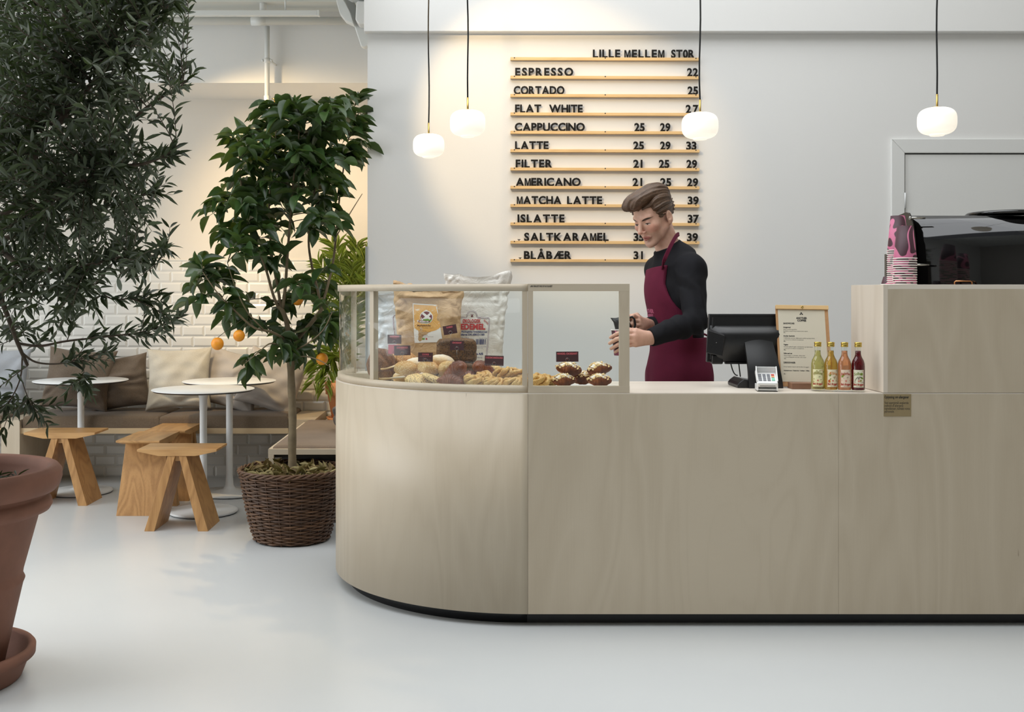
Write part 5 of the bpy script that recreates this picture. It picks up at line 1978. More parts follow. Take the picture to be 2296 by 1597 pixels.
def bottle(px, py, Y, name, lab, col, ink, art, word, group):
    x = gx(px, Y)
    b = thing('juice_bottle', lab, 'bottle', (x, Y, ZT), 0, group)
    s = 1.0
    out = [(0.0, 0.0008), (0.022, 0.0008), (0.0262, 0.004), (0.0268, 0.010), (0.0268, 0.100), (0.0262, 0.110), (0.0228, 0.123), (0.0165, 0.134), (0.0132, 0.141), (0.0124, 0.152), (0.0122, 0.180), (0.0122, 0.186)]
    inn = [(0.0108, 0.186), (0.0108, 0.152), (0.0118, 0.142), (0.015, 0.134), (0.0212, 0.122), (0.0246, 0.109), (0.0252, 0.100), (0.0252, 0.012), (0.0235, 0.007), (0.0, 0.006)]
    MB().lathe(out, (x, Y, ZT), 48).build('glass', M['bottle_glass'], b)
    ju = [(0.0, 0.0062), (0.0232, 0.0072), (0.0250, 0.012), (0.0250, 0.100), (0.0244, 0.109), (0.0210, 0.122), (0.0149, 0.1338), (0.0117, 0.142), (0.0107, 0.150), (0.0107, 0.1595), (0.0, 0.1595)]
    MB().lathe(ju, (x, Y, ZT), 48).build('juice', liquid(name, col, 1), b)
    cp_ = [(0.0131, 0.1745), (0.0140, 0.176), (0.0140, 0.1795), (0.0133, 0.1805), (0.0133, 0.184), (0.0140, 0.185), (0.0140, 0.1905), (0.0132, 0.1925), (0.0, 0.1930)]
    MB().lathe(cp_, (x, Y, ZT), 40).build('cap', M['gold_cap'], b)
    # paper label wrapped round the front, turned to where the photo shows its edge
    yaw = art[0]
    lw, l0, l1 = 0.0418, 0.0185, 0.0865
    rl_ = 0.0271

    def wrap(u_, v_, d=0.0):
        a = -PI / 2 + (u_ / rl_) + yaw
        return Vector((x + (rl_ + d) * math.cos(a), Y + (rl_ + d) * math.sin(a), ZT + v_))
    lb = MB().sheet([[wrap(-lw / 2 + lw * i / 16, l0 + (l1 - l0) * j / 2) for j in range(3)] for i in range(17)])
    lo = lb.build('label', art[1], b)
    pr = MB()

    def stroke(pts_, wd, mi, d=0.0004):
        for (xa, ya), (xb, yb) in zip(pts_[:-1], pts_[1:]):
            L = math.hypot(xb - xa, yb - ya) + 1e-9
            nx_, ny_ = -(yb - ya) / L * wd / 2, (xb - xa) / L * wd / 2
            pr.add([wrap(xa + nx_, ya + ny_, d), wrap(xa - nx_, ya - ny_, d), wrap(xb - nx_, yb - ny_, d), wrap(xb + nx_, yb + ny_, d)], [(0, 1, 2, 3)], mi)

    def blob(cx_, cy_, rx, ry, mi, rot=0.0, d=0.0005, n=14):
        vs = []
        for i in range(n):
            a = 2 * PI * i / n
            xx, yy = rx * math.cos(a), ry * math.sin(a)
            vs.append(wrap(cx_ + xx * math.cos(rot) - yy * math.sin(rot), cy_ + xx * math.sin(rot) + yy * math.cos(rot), d))
        pr.add(vs, [tuple(range(n))], mi)

    def word_(t_, cx_, y0_, size, wd, mi, bold=0.0, arch=0.0, d=0.0006):
        vs, fs = glyphs(t_, size, bold)
        xs_ = [v[0] for v in vs]
        k_ = wd / (max(xs_) - min(xs_))
        pr.add([wrap(cx_ - wd / 2 + (v[0] - min(xs_)) * k_, y0_ + v[1] + arch * math.cos((v[0] - min(xs_)) * k_ / wd * PI - PI / 2), d) for v in vs], fs, mi)
    e = 0.0018
    stroke([(-lw / 2 + e, l0 + 0.006), (lw / 2 - e, l0 + 0.006), (lw / 2 - e, l1 - e), (-lw / 2 + e, l1 - e), (-lw / 2 + e, l0 + 0.006)], 0.0005, 0)
    word_("Bie's Bryggeri", 0.0, l0 + 0.008, 0.0108, lw * 0.92, 0, 0.0004)
    word_('250 ml  dansk saft', 0.004, l0 + 0.0022, 0.0034, lw * 0.62, 1)
    word_(word, 0.0, l0 + 0.045, 0.0155, lw * 0.84, ink, 0.0002, 0.004)
    word_('saft', 0.006, l0 + 0.037, 0.006, 0.007, 1)
    blob(0.0, l0 + 0.0245, 0.0035, 0.0035, 3)
    art[2](stroke, blob, l0, lw)
    blob(lw * 0.36, l1 - 0.0045, 0.0022, 0.001, 0)
    pr.build('print', [M['ink_red'], M['black'], M['ink_green'], M['ink_pink'], M['ink_orange'], M['ink_olive']], lo)
    return b


M['bottle_glass'] = glass_mat('bottle_glass', (0.95, 0.97, 0.95, 1), 1.5)
M['gold_cap'] = plain('gold_cap', lin(206, 178, 92), 0.28, 1.0)
for k_, c_ in (('red', (172, 52, 40)), ('green', (120, 140, 44)), ('pink', (214, 130, 112)), ('orange', (206, 128, 48)), ('olive', (150, 142, 62))):
    M['ink_' + k_] = plain('ink_' + k_, lin(*c_), 0.7)
lab_y = plain('label_pale_yellow', lin(232, 226, 178), 0.6)
lab_c = plain('label_cream', lin(234, 222, 190), 0.6)
lab_p = plain('label_blush', lin(228, 206, 182), 0.6)
lab_w = plain('label_ivory', lin(226, 222, 196), 0.6)


def art_flower(stroke, blob, l0, lw):
    for (x, y) in ((-0.015, 0.03), (0.012, 0.027), (0.016, 0.018), (-0.012, 0.055), (0.015, 0.050), (0.008, 0.062), (-0.004, 0.062), (-0.016, 0.020)):
        for i in range(5):
            a = i * 1.257
            blob(x + 0.0013 * math.cos(a), l0 + y + 0.0013 * math.sin(a), 0.0011, 0.0008, 5)
    for i in range(5):
        stroke([(-0.012 + i * 0.004, l0 + 0.053), (-0.010 + i * 0.004, l0 + 0.061)], 0.0008, 5)


def art_apple(stroke, blob, l0, lw):
    blob(-0.013, l0 + 0.0225, 0.0045, 0.0062, 4)
    blob(-0.0145, l0 + 0.0235, 0.002, 0.004, 0, 0.2, 0.0007)
    blob(-0.009, l0 + 0.031, 0.004, 0.0016, 2, 0.7)
    blob(-0.010, l0 + 0.046, 0.005, 0.003, 2, 1.0)
    stroke([(0.002, l0 + 0.036), (0.010, l0 + 0.040), (0.017, l0 + 0.050)], 0.0012, 4)
    stroke([(0.010, l0 + 0.040), (0.015, l0 + 0.030), (0.012, l0 + 0.022)], 0.001, 4)
    blob(0.006, l0 + 0.033, 0.0015, 0.0028, 5)
    blob(0.014, l0 + 0.024, 0.0015, 0.0028, 5)


def art_rhubarb(stroke, blob, l0, lw):
    stroke([(-0.010, l0 + 0.036), (0.017, l0 + 0.026)], 0.0045, 4)
    stroke([(-0.016, l0 + 0.026), (0.006, l0 + 0.034)], 0.0038, 4)
    stroke([(-0.008, l0 + 0.0355), (0.015, l0 + 0.0268)], 0.0010, 0, 0.0007)
    blob(-0.013, l0 + 0.043, 0.006, 0.0036, 2, 0.9)
    blob(-0.009, l0 + 0.049, 0.005, 0.003, 5, 2.0)


def art_currant(stroke, blob, l0, lw):
    blob(0.010, l0 + 0.052, 0.006, 0.0038, 2, 0.8)
    blob(0.013, l0 + 0.036, 0.005, 0.0035, 2, -0.3)
    blob(0.008, l0 + 0.026, 0.0045, 0.003, 5, 1.1)
    stroke([(0.0, l0 + 0.040), (0.006, l0 + 0.026), (0.011, l0 + 0.017)], 0.0011, 0)
    for (x, y) in ((-0.003, .040), (-0.006, .037), (0.000, .0365), (0.004, .041), (-0.0015, .033), (0.009, .040), (-0.011, .031), (-0.013, .027), (-0.014, .021), (0.016, .020), (-0.009, .035)):
        blob(x, l0 + y, 0.0016, 0.0015, 1, 0, 0.0008)


G_ = 'juice bottles in a row'
bottle(1833.5, 876, 4.335, 'elderflower_juice', 'juice bottle with pale yellow drink, first in the row beside the menu', lin(226, 220, 140), 5, (R(-16), lab_y, art_flower), 'Hyldeblomst', G_)
bottle(1863, 877, 4.32, 'apple_juice', 'juice bottle with amber yellow drink and orange fruit label', lin(222, 178, 80), 4, (R(-2), lab_c, art_apple), 'Æble', G_)
bottle(1893.5, 878, 4.305, 'rhubarb_juice', 'juice bottle with peach pink drink and crossed rhubarb label', lin(228, 156, 112), 0, (R(-6), lab_p, art_rhubarb), 'Rabarber', G_)
bottle(1924, 879, 4.295, 'blackcurrant_juice', 'juice bottle with dark red drink standing next to the raised box', lin(104, 8, 22), 2, (R(-14), lab_w, art_currant), 'Solbær', G_)

# ------------------------------------------------------------------ paper cups on the raised box
M['cup_paper'] = plain('cup_paper_white', lin(232, 228, 222), 0.6)
cp = NT('cup_print')
cv = cp.coords()
wn = cp.noise(cv, 10.0, 0.0, 0.5, 1.0)
f_ = cp.math('ABSOLUTE', cp.math('SUBTRACT', wn, 0.5))
cp.base(cp.ramp(f_, [(0.0, lin(196, 108, 140)), (0.052, lin(196, 108, 140)), (0.056, lin(66, 32, 44)), (1.0, lin(66, 32, 44))]))
cp.set(Roughness=0.5)
M['cup_print'] = cp.m


def cup_mesh(mb, c, hgt=0.105, r0=0.030, r1=0.0435, only_rim=False, mi=(0, 1)):
    """upside-down cup: rim at the bottom"""
    if not only_rim:
        mb.lathe([(r1, 0.004), (r0, hgt), (r0 - 0.001, hgt), (r0 - 0.001, hgt - 0.006), (0, hgt - 0.006)], c, 40, mi[0])
    mb.lathe([(r1 - 0.001, 0.0), (r1 + 0.002, 0.0008), (r1 + 0.0025, 0.002), (r1 + 0.002, 0.0036), (r1 - 0.0012, 0.0042)], c, 40, mi[1])


def cup(c, lab, group, rot=0.0, hgt=0.105, k=1.0):
    t = thing('paper_cup', lab, 'paper cup', c, rot, group)
    mb = MB().lathe([(0.0435 * k, 0.003), (0.030 * k, hgt), (0.0285 * k, hgt), (0.0285 * k, hgt - 0.005), (0, hgt - 0.005)], (0, 0, 0), 40)
    me_o = mb.build('wall', M['cup_print'])
    rm_ = MB().lathe([(0.0425 * k, 0.0), (0.0455 * k, 0.0008), (0.046 * k, 0.002), (0.0455 * k, 0.0036), (0.0425 * k, 0.0042)], (0, 0, 0), 40).build('rim', M['cup_paper'])
    for o in (me_o, rm_):
        o.parent = t
    return t


def stack(px, Y, n, pitch, lab, group, k=1.0, jit=0.0, seed=1, hgt=0.105):
    r__ = random.Random(seed)
    base = None
    for i in range(n):
        pos_ = (gx(px, Y) + r__.uniform(-jit, jit), Y + r__.uniform(-jit, jit), ZH + 0.0002 + i * pitch)
        where = 'topmost' if i == n - 1 else ('lowest' if i == 0 else ORD[i] + ' from below' if i < len(ORD) else 'one of the upper rims')
        lb_ = 'upturned paper cup, %s in the %s' % (where, lab) if i < len(ORD) or i == n - 1 else 'upturned paper cup, %s below the top of the %s' % (ORD[n - 1 - i] if n - 1 - i < len(ORD) else 'mid', lab)
        if base is None:
            base = cup(pos_, lb_, group, r__.uniform(0, 6.28), hgt, k)
        else:
            dup(base, pos_, r__.uniform(0, 6.28), lb_)
    return base


stack(2029, 4.36, 12, 0.0093, 'front stack of printed cups', 'upturned cups in the front stack', 1.0, 0.0006, 3, 0.130)
stack(2013.5, 4.46, 18, 0.0081, 'tall rear stack of printed cups', 'upturned cups in the tall rear stack', 0.94, 0.0006, 5, 0.142)
cup((gx(1992, 4.50), 4.50, ZH + 0.0002), 'single small upturned pink paper cup at the end of the stacks', 'loose cup', 1.0, 0.034, 0.66)
# lettering on the topmost front cup
lt_ = [o for o in COL.objects if o.name.startswith('paper_cup') and 'topmost in the front' in o.get('label', '')][0]
tz = lt_.location.z
tm = MB()


def cupwrap(u_, v_):
    # u_ runs down the cup, v_ across
    zz = 0.092 - u_
    rr = 0.0435 + (0.030 - 0.0435) * zz / 0.120 + 0.0006
    a = -PI / 2 + v_ / rr - 0.12
    return Vector((lt_.location.x + rr * math.cos(a), lt_.location.y + rr * math.sin(a), tz + zz))


for t_, v0, wd in (('ANOTHER', 0.0008, 0.033), ('COFFEE', -0.0062, 0.027)):
    vs, fs = glyphs(t_, 0.0078, 0.0003)
    xs_ = [v[0] for v in vs]
    k_ = wd / (max(xs_) - min(xs_))
    tm.add([cupwrap((v[0] - min(xs_)) * k_ + (0.004 if t_ == 'COFFEE' else 0.0), v0 + v[1]) for v in vs], fs)
tm.add([cupwrap(0.006, 0.0096), cupwrap(0.006, 0.0099), cupwrap(0.030, 0.0099), cupwrap(0.030, 0.0096)], [(0, 1, 2, 3)])
lo_ = tm.build('lettering', plain('cup_pink_ink', lin(206, 120, 148), 0.5))
lo_.parent = lt_
lo_.matrix_parent_inverse = (Matrix.Translation(lt_.location) @ Matrix.Rotation(lt_.rotation_euler.z, 4, 'Z')).inverted()
tag(MB().box(gx(1987, 4.54), gx(1996, 4.54), 4.54, 4.56, ZH + 0.0004, ZH + 0.128).build('cup_holder', plain('dark_card', lin(84, 78, 70), 0.6), None, bevel=0.001), 'dark upright strip standing behind the cup stacks', 'holder')

# ------------------------------------------------------------------ espresso machine behind the raised box
YE = 4.66
em = thing('coffee_machine', 'glossy black coffee machine with rounded back behind the raised box', 'coffee machine', (2.4, 4.95, ZT))
zt_ = gz(480, YE)
xl_, xr_ = gx(2059, YE), 3.6
prof_ = [(YE + 0.0, ZT + 0.06), (YE - 0.004, 1.16), (YE - 0.006, gz(590, YE)), (YE + 0.004, gz(540, YE)), (YE + 0.022, gz(510, YE)), (YE + 0.046, gz(492, YE)), (YE + 0.078, gz(483, YE) + 0.002), (YE + 0.13, zt_ + 0.002), (YE + 0.22, zt_), (YE + 0.25, zt_ - 0.03), (YE + 0.25, ZT + 0.06)]
MB().prism(prof_, 'x', xl_, xr_, smooth=True).build('body', M['black_gloss'], em)
sidep = [(YE - 0.035, ZT + 0.02), (YE - 0.035, gz(600, YE)), (YE - 0.022, gz(540, YE)), (YE - 0.002, gz(505, YE)), (YE + 0.015, gz(488, YE)), (YE + 0.04, gz(476, YE)), (YE + 0.075, gz(473, YE)), (YE + 0.11, gz(475, YE)), (YE + 0.20, gz(479, YE)), (YE + 0.235, gz(490, YE)), (YE + 0.24, ZT + 0.02)]
sm_ = plain('machine_side', lin(52, 48, 44), 0.3, 0.7)
MB().prism(sidep, 'x', xl_ - 0.026, xl_ - 0.018).build('side_panel', sm_, em, bevel=0.002)
MB().prism(sidep, 'x', xr_ + 0.018, xr_ + 0.026).build('side_panel', sm_, em, bevel=0.002)
for py, dy in ((488.5, 0.008), (594.5, -0.030)):
    c = Vector((xl_ - 0.026, YE + dy + 0.005, gz(py, YE)))
    MB().tube([c + Vector((-0.006, 0, 0)), c + Vector((0.060, 0, 0))], 0.0048, 14).tube([c + Vector((-0.007, 0, 0)), c + Vector((-0.001, 0, 0))], 0.008, 14).build('standoff', M['steel'], em)
tl = MB().lathe([(0.0, 0.0), (0.17, 0.002), (0.178, 0.008), (0.17, 0.016), (0.12, 0.022), (0.0, 0.024)], (gx(2262, YE + 0.19), YE + 0.19, zt_ + 0.004), 56)
tl.build('top_tray', M['black_gloss'], em)
cu_ = NT('copper')
cu_.base(lin(214, 150, 104))
cu_.set(Roughness=0.25, Metallic=1.0)
gr = MB()
xa_, xb_ = gx(2141, 4.62), gx(2180, 4.62)
gr.tube([(xa_, 4.625, 1.29), (xa_ + 0.001, 4.625, ZH + 0.013), (xa_ + 0.006, 4.625, ZH + 0.017), (xb_ - 0.006, 4.625, ZH + 0.017), (xb_, 4.625, ZH + 0.013), (xb_ + 0.001, 4.625, 1.29)], 0.0035, 10)
gr.build('copper_handle', cu_.m, em)
for i in range(11):
    MB().lathe([(0.030, 0.0), (0.034, 0.052), (0.0325, 0.052), (0.028, 0.004), (0, 0.003)], (gx(2196 + i * 13.2, 4.64), 4.64 - 0.008 + 0.0, ZH - 0.0495), 20).build('x', M['white_plastic'], None) if False else None
# ================================================================== bread, pastry, flour bags in and behind the glass cases
ZF = ZT + 0.0065


def crust(name, stops, nscale=14.0, spots=None, sc=260.0, rough=0.55, top=None, bump=0.25, stripes=None):
    """baked crust: patchy browning, lighter where it stays pale near the base, optional seeds"""
    t = NT(name)
    v = t.coords()
    n = t.noise(v, nscale, 4.0, 0.6)
    f = n
    if top is not None:
        tc = t.n('ShaderNodeTexCoord')
        sx = t.n('ShaderNodeSeparateXYZ')
        t.l(tc.outputs['Generated'], sx.inputs[0])
        f = t.math('ADD', t.math('MULTIPLY', n, 0.75), t.math('MULTIPLY', t.math('SUBTRACT', sx.outputs['Z'], 0.35), top), clamp=True)
    c = t.ramp(f, stops)
    if spots is not None:
        vo = t.n('ShaderNodeTexVoronoi')
        vo.inputs['Scale'].default_value = sc
        t.l(v, vo.inputs['Vector'])
        c = t.mix(t.ramp(vo.outputs['Distance'], [(0.26, (1, 1, 1, 1)), (0.36, (0, 0, 0, 1))]), c, spots)
        t.bump(t.math('SUBTRACT', 1.0, vo.outputs['Distance']), bump, 0.002)
    else:
        t.bump(t.noise(v, 120, 4), bump, 0.002)
    t.base(c)
    t.set(Roughness=rough)
    t.p.inputs['Specular IOR Level'].default_value = 0.3
    return t.m


MC = {}
MC['sesame'] = crust('sesame_crust', [(0.25, lin(222, 186, 128)), (0.55, lin(206, 158, 96)), (0.85, lin(170, 112, 58))], 10, lin(240, 222, 178), 210, top=0.35)
MC['flour'] = crust('floured_crust', [(0.3, lin(216, 172, 112)), (0.5, lin(226, 196, 150)), (0.68, lin(240, 230, 214))], 22, top=0.5)
MC['dark'] = crust('dark_sourdough_crust', [(0.2, lin(160, 110, 66)), (0.5, lin(112, 70, 42)), (0.8, lin(66, 42, 32))], 26, lin(150, 112, 80), 150)
MC['oat'] = crust('seeded_crust', [(0.2, lin(206, 158, 98)), (0.6, lin(176, 118, 64)), (0.9, lin(120, 76, 42))], 24, lin(228, 196, 140), 170)
MC['rye'] = crust('rye_crumb', [(0.2, lin(128, 94, 58)), (0.5, lin(104, 74, 46)), (0.8, lin(72, 52, 36))], 40, lin(48, 34, 26), 130, bump=0.5)
MC['cookie'] = crust('cookie_dough', [(0.2, lin(236, 206, 146)), (0.6, lin(224, 188, 124)), (0.9, lin(196, 150, 88))], 20, lin(84, 54, 38), 170, top=0.2)
MC['croissant'] = crust('croissant_crust', [(0.15, lin(178, 108, 52)), (0.45, lin(128, 66, 30)), (0.75, lin(78, 38, 22))], 16, top=0.5, rough=0.32, bump=0.12)
MC['knot'] = crust('cardamom_dough', [(0.2, lin(236, 206, 142)), (0.5, lin(220, 176, 104)), (0.8, lin(172, 108, 50))], 26, lin(150, 104, 58), 300, top=0.3, rough=0.4)
MC['pale'] = crust('pale_biscuit', [(0.2, lin(240, 216, 162)), (0.8, lin(222, 186, 122))], 20)
al = NT('sugared_almond_crust')
av = al.coords()
atc = al.n('ShaderNodeTexCoord')
asx = al.n('ShaderNodeSeparateXYZ')
al.l(atc.outputs['Generated'], asx.inputs[0])
af = al.math('ADD', al.math('MULTIPLY', al.noise(av, 45, 4, 0.65), 0.9), al.math('MULTIPLY', al.math('SUBTRACT', asx.outputs['Z'], 0.5), 0.9), clamp=True)
ac = al.ramp(al.noise(av, 18, 3), [(0.25, lin(176, 104, 52)), (0.5, lin(112, 58, 30)), (0.75, lin(62, 32, 22))])
al.base(al.mix(al.ramp(af, [(0.60, (0, 0, 0, 1)), (0.72, (1, 1, 1, 1))]), ac, lin(240, 230, 212)))
al.set(Roughness=0.6)
al.bump(al.noise(av, 90, 4), 0.3, 0.003)
MC['almond'] = al.m
MC['flake'] = crust('almond_flake', [(0.2, lin(246, 226, 178)), (0.8, lin(226, 184, 116))], 60, rough=0.6)
MC['scoring'] = plain('burnt_score', lin(54, 36, 28), 0.8)


def sd_obj(f, lo, hi, res, name, mat):
    V, Q = sdf_mesh(f, lo, hi, res)
    return np_mesh(name, V, Q, mat, True)


def f_bun(P):
    d = s_ell(P, (0, 0, 0.024), (0.048, 0.042, 0.026))
    d = smin(d, s_ell(P, (0, 0, 0.012), (0.044, 0.038, 0.014)), 0.012)
    d = d + 0.0018 * vnoise(P, 45, 1) + 0.0008 * vnoise(P, 140, 2)
    return smax(d, -P[..., 2], 0.004)


def f_split(P):
    d = s_ell(P, (0, 0, 0.024), (0.052, 0.036, 0.026))
    a = P[..., 2] - 0.026 - 0.10 * P[..., 0] - 0.004 * vnoise(P, 30, 4)
    d = smax(d, -(0.0028 - np.abs(a) * 0.9 - np.maximum(0, P[..., 1] + 0.002) * 3), 0.003)
    d = d + 0.0022 * vnoise(P, 40, 3)
    return smax(d, -P[..., 2], 0.004)


def f_cookie(P):
    d = s_ell(P, (0, 0, 0.010), (0.052, 0.050, 0.013)) + 0.0026 * vnoise(P, 55, 5) + 0.0012 * vnoise(P, 130, 6)
    return smax(d, -P[..., 2], 0.003)


def f_loaf(P):
    d = s_ell(P, (0, 0, 0.066), (0.075, 0.080, 0.072))
    g = np.abs(P[..., 0] * 0.8 + P[..., 2] * 0.5 - 0.045 + 0.004 * vnoise(P, 25, 8))
    d = d + 0.007 * np.exp(-(g / 0.007) ** 2) - 0.004 * np.exp(-((g - 0.016) / 0.010) ** 2)
    d = d + 0.002 * vnoise(P, 40, 7) + 0.001 * vnoise(P, 120, 9)
    return smax(d, -P[..., 2], 0.006)


def f_rye(P):
    d = s_box(P, (0, 0, 0.05), (0.084, 0.05, 0.05), 0.020)
    d = d - 0.008 * (1 - (P[..., 0] / 0.084) ** 2) * (P[..., 2] > 0.05) * np.clip((P[..., 2] - 0.05) / 0.05, 0, 1)
    return d + 0.0022 * vnoise(P, 60, 10) + 0.0012 * vnoise(P, 160, 11)


def croiss(P, A=0.070, r0=0.036, span=1.05, seed=3, ridge=0.0042, nr=9.0):
    x, y, z = P[..., 0], P[..., 1] + A, P[..., 2] - r0 * 0.92
    ph = np.arctan2(x, y)
    rho = np.sqrt(x * x + y * y)
    t = ph / span
    r = r0 * np.clip(1 - 0.80 * np.abs(t) ** 1.6, 0.08, 1)
    saw = (np.abs(t) * nr * 0.5 + 0.10 * np.sin(3 * np.arctan2(z, rho - A))) % 1.0
    r = r + ridge * (1 - np.abs(t) * 0.6) * (saw - 0.5) * 1.3
    q = np.sqrt((rho - A) ** 2 + (z * 1.08) ** 2)
    d = q - r
    over = np.maximum(np.abs(t) - 1.0, 0) * A
    d = np.sqrt(np.maximum(d, 0) ** 2 + over ** 2) + np.minimum(d, 0) * (over <= 0)
    d = d + 0.0012 * vnoise(P, 70, seed)
    return smax(d * 0.85, -P[..., 2], 0.003)


B_ = {}
B_['sesame'] = sd_obj(f_bun, (-0.06, -0.06, -0.008), (0.06, 0.06, 0.066), 0.0026, 'crumb', MC['sesame'])
B_['flour'] = sd_obj(f_bun, (-0.06, -0.06, -0.008), (0.06, 0.06, 0.066), 0.0026, 'crumb', MC['flour'])
B_['split'] = sd_obj(f_split, (-0.06, -0.06, -0.008), (0.06, 0.06, 0.066), 0.0022, 'crumb', MC['flour'])
B_['cookie'] = sd_obj(f_cookie, (-0.06, -0.06, -0.006), (0.06, 0.06, 0.03), 0.0026, 'crumb', MC['cookie'])
B_['loaf'] = sd_obj(f_loaf, (-0.1, -0.1, -0.01), (0.1, 0.1, 0.15), 0.0036, 'crumb', MC['dark'])
B_['oat'] = B_['loaf'].copy()
B_['oat'].materials[0] = MC['oat']
B_['rye'] = sd_obj(f_rye, (-0.1, -0.07, -0.01), (0.1, 0.07, 0.12), 0.0034, 'crumb', MC['rye'])
B_['croissant'] = sd_obj(lambda P: croiss(P), (-0.09, -0.075, -0.006), (0.09, 0.045, 0.085), 0.0024, 'crumb', MC['croissant'])
B_['almond'] = sd_obj(lambda P: croiss(P, 0.075, 0.040, 0.95, 5, 0.0034, 7), (-0.095, -0.08, -0.006), (0.095, 0.05, 0.095), 0.0026, 'crumb', MC['almond'])
# cardamom knot: strands of dough wound into a ball
kn = MB()
for (p_, q_, R0, r0, tr, z_) in ((3, 4, 0.023, 0.0125, 0.0082, 0.024), (2, 5, 0.026, 0.011, 0.0072, 0.022)):
    n = 150
    pts_ = []
    for i in range(n + 1):
        t = 2 * PI * i / n
        rr = R0 + r0 * math.cos(q_ * t)
        pts_.append((rr * math.cos(p_ * t), rr * math.sin(p_ * t), z_ + r0 * 1.05 * math.sin(q_ * t)))
    kn.tube(pts_, [tr * (1 + 0.18 * math.sin(i * 0.9)) for i in range(n + 1)], 8, cap=False)
kn.sphere((0, 0, 0.023), (0.028, 0.028, 0.018), 18, 10)
KN = kn.build('crumb', MC['knot'])
B_['knot'] = KN.data
bpy.data.objects.remove(KN)
# almond flakes scattered over the upper side of an almond croissant
fl_ = MB()
rnd = random.Random(5)
av_ = B_['almond'].vertices
an_ = [v for v in av_ if v.normal.z > 0.25 and v.co.z > 0.03]
for v in rnd.sample(an_, min(52, len(an_))):
    nrm = v.normal.copy()
    nrm = (nrm + Vector((rnd.uniform(-.5, .5), rnd.uniform(-.5, .5), rnd.uniform(-.2, .4)))).normalized()
    u_ = nrm.orthogonal().normalized()
    u_.rotate(Matrix.Rotation(rnd.uniform(0, 6.28), 3, nrm))
    w_ = nrm.cross(u_)
    a_, b_ = rnd.uniform(0.006, 0.0095), rnd.uniform(0.004, 0.0055)
    c_ = v.co + nrm * 0.002
    ring = [c_ + u_ * a_ * math.cos(t) + w_ * b_ * math.sin(t) + nrm * 0.0014 * math.cos(2 * t) for t in [2 * PI * i / 9 for i in range(9)]]
    lo_r = [p - nrm * 0.0011 for p in ring]
    fl_.add(ring + lo_r, [tuple(range(9)), tuple(range(17, 8, -1))] + [(i, 9 + i, 9 + (i + 1) % 9, (i + 1) % 9) for i in range(9)])
FLK = fl_.build('almond_flakes', MC['flake'])
FLD = FLK.data
bpy.data.objects.remove(FLK)


def bake(kind, name, lab, cat, group, px, pyb, Y, rot=(0, 0, 0), sc=1.0, z=None):
    """pyb: where the photograph shows the underside; z overrides"""
    zz = gz(pyb, Y) if z is None else z
    o = bpy.data.objects.new(name, B_[kind])
    COL.objects.link(o)
    o.location = (gx(px, Y), Y, max(zz, ZF))
    o.rotation_euler = rot
    o.scale = (sc,) * 3 if isinstance(sc, (int, float)) else sc
    tag(o, lab, cat, group)
    if kind == 'almond':
        f = bpy.data.objects.new('almond_flakes', FLD)
        COL.objects.link(f)
        f.parent = o
    return o


G1, G2, G3, G4, G5 = 'buns in the curved case', 'loaves in the curved case', 'croissants in the curved case', 'cardamom knots', 'almond croissants in the flat case'
bake('loaf', 'sourdough_loaf', 'dark crusty sourdough loaf standing against the curved glass end', 'bread', G2, 857, 0, 4.745, (R(8), R(-6), R(30)), (0.86, 0.86, 1.02), ZF)
bake('oat', 'sourdough_loaf', 'seeded brown loaf with a dark score behind the SURDEJSBOLLE card', 'bread', G2, 905, 0, 4.80, (0, 0, R(-30)), (0.98, 0.85, 0.90), ZF)
bake('rye', 'rye_loaf', 'square seeded rye loaf stacked on another behind the CROISSANT card', 'bread', G2, 1023.5, 0, 4.68, (0, 0, R(3)), (1.0, 1.0, 0.97), ZF + 0.083)
bake('rye', 'rye_loaf', 'rye loaf lying under the upper rye loaf, mostly hidden by croissants', 'bread', G2, 1022, 0, 4.68, (0, 0, R(-2)), (1.02, 1.02, 0.82), ZF)
# lower row
bake('split', 'bread_roll', 'floured split roll lying in the lower row beside the dark loaf', 'bread roll', G1, 880, 0, 4.56, (0, 0, R(-12)), 1.12, ZF)
bake('flour', 'bread_roll', 'floured bun in the second row under the sesame buns by the loaf', 'bread roll', G1, 905, 0, 4.655, (0, 0, R(40)), 1.0, ZF)
bake('flour', 'bread_roll', 'floured bun in the second row under the COOKIE card', 'bread roll', G1, 958, 0, 4.62, (0, 0, R(90)), 1.0, ZF)
bake('flour', 'bread_roll', 'floured bun in the second row under the tilted sesame bun', 'bread roll', G1, 1003, 0, 4.58, (0, 0, R(130)), 1.0, ZF)
bake('cookie', 'cookie', 'pale chocolate chip cookie lying first after the split roll', 'cookie', 'cookies in the curved case', 938, 0, 4.47, (R(20), R(-4), R(20)), 1.12, ZF + 0.014)
bake('cookie', 'cookie', 'pale chocolate chip cookie leaning against the low croissant', 'cookie', 'cookies in the curved case', 973, 0, 4.445, (R(26), R(5), R(80)), 1.12, ZF + 0.017)
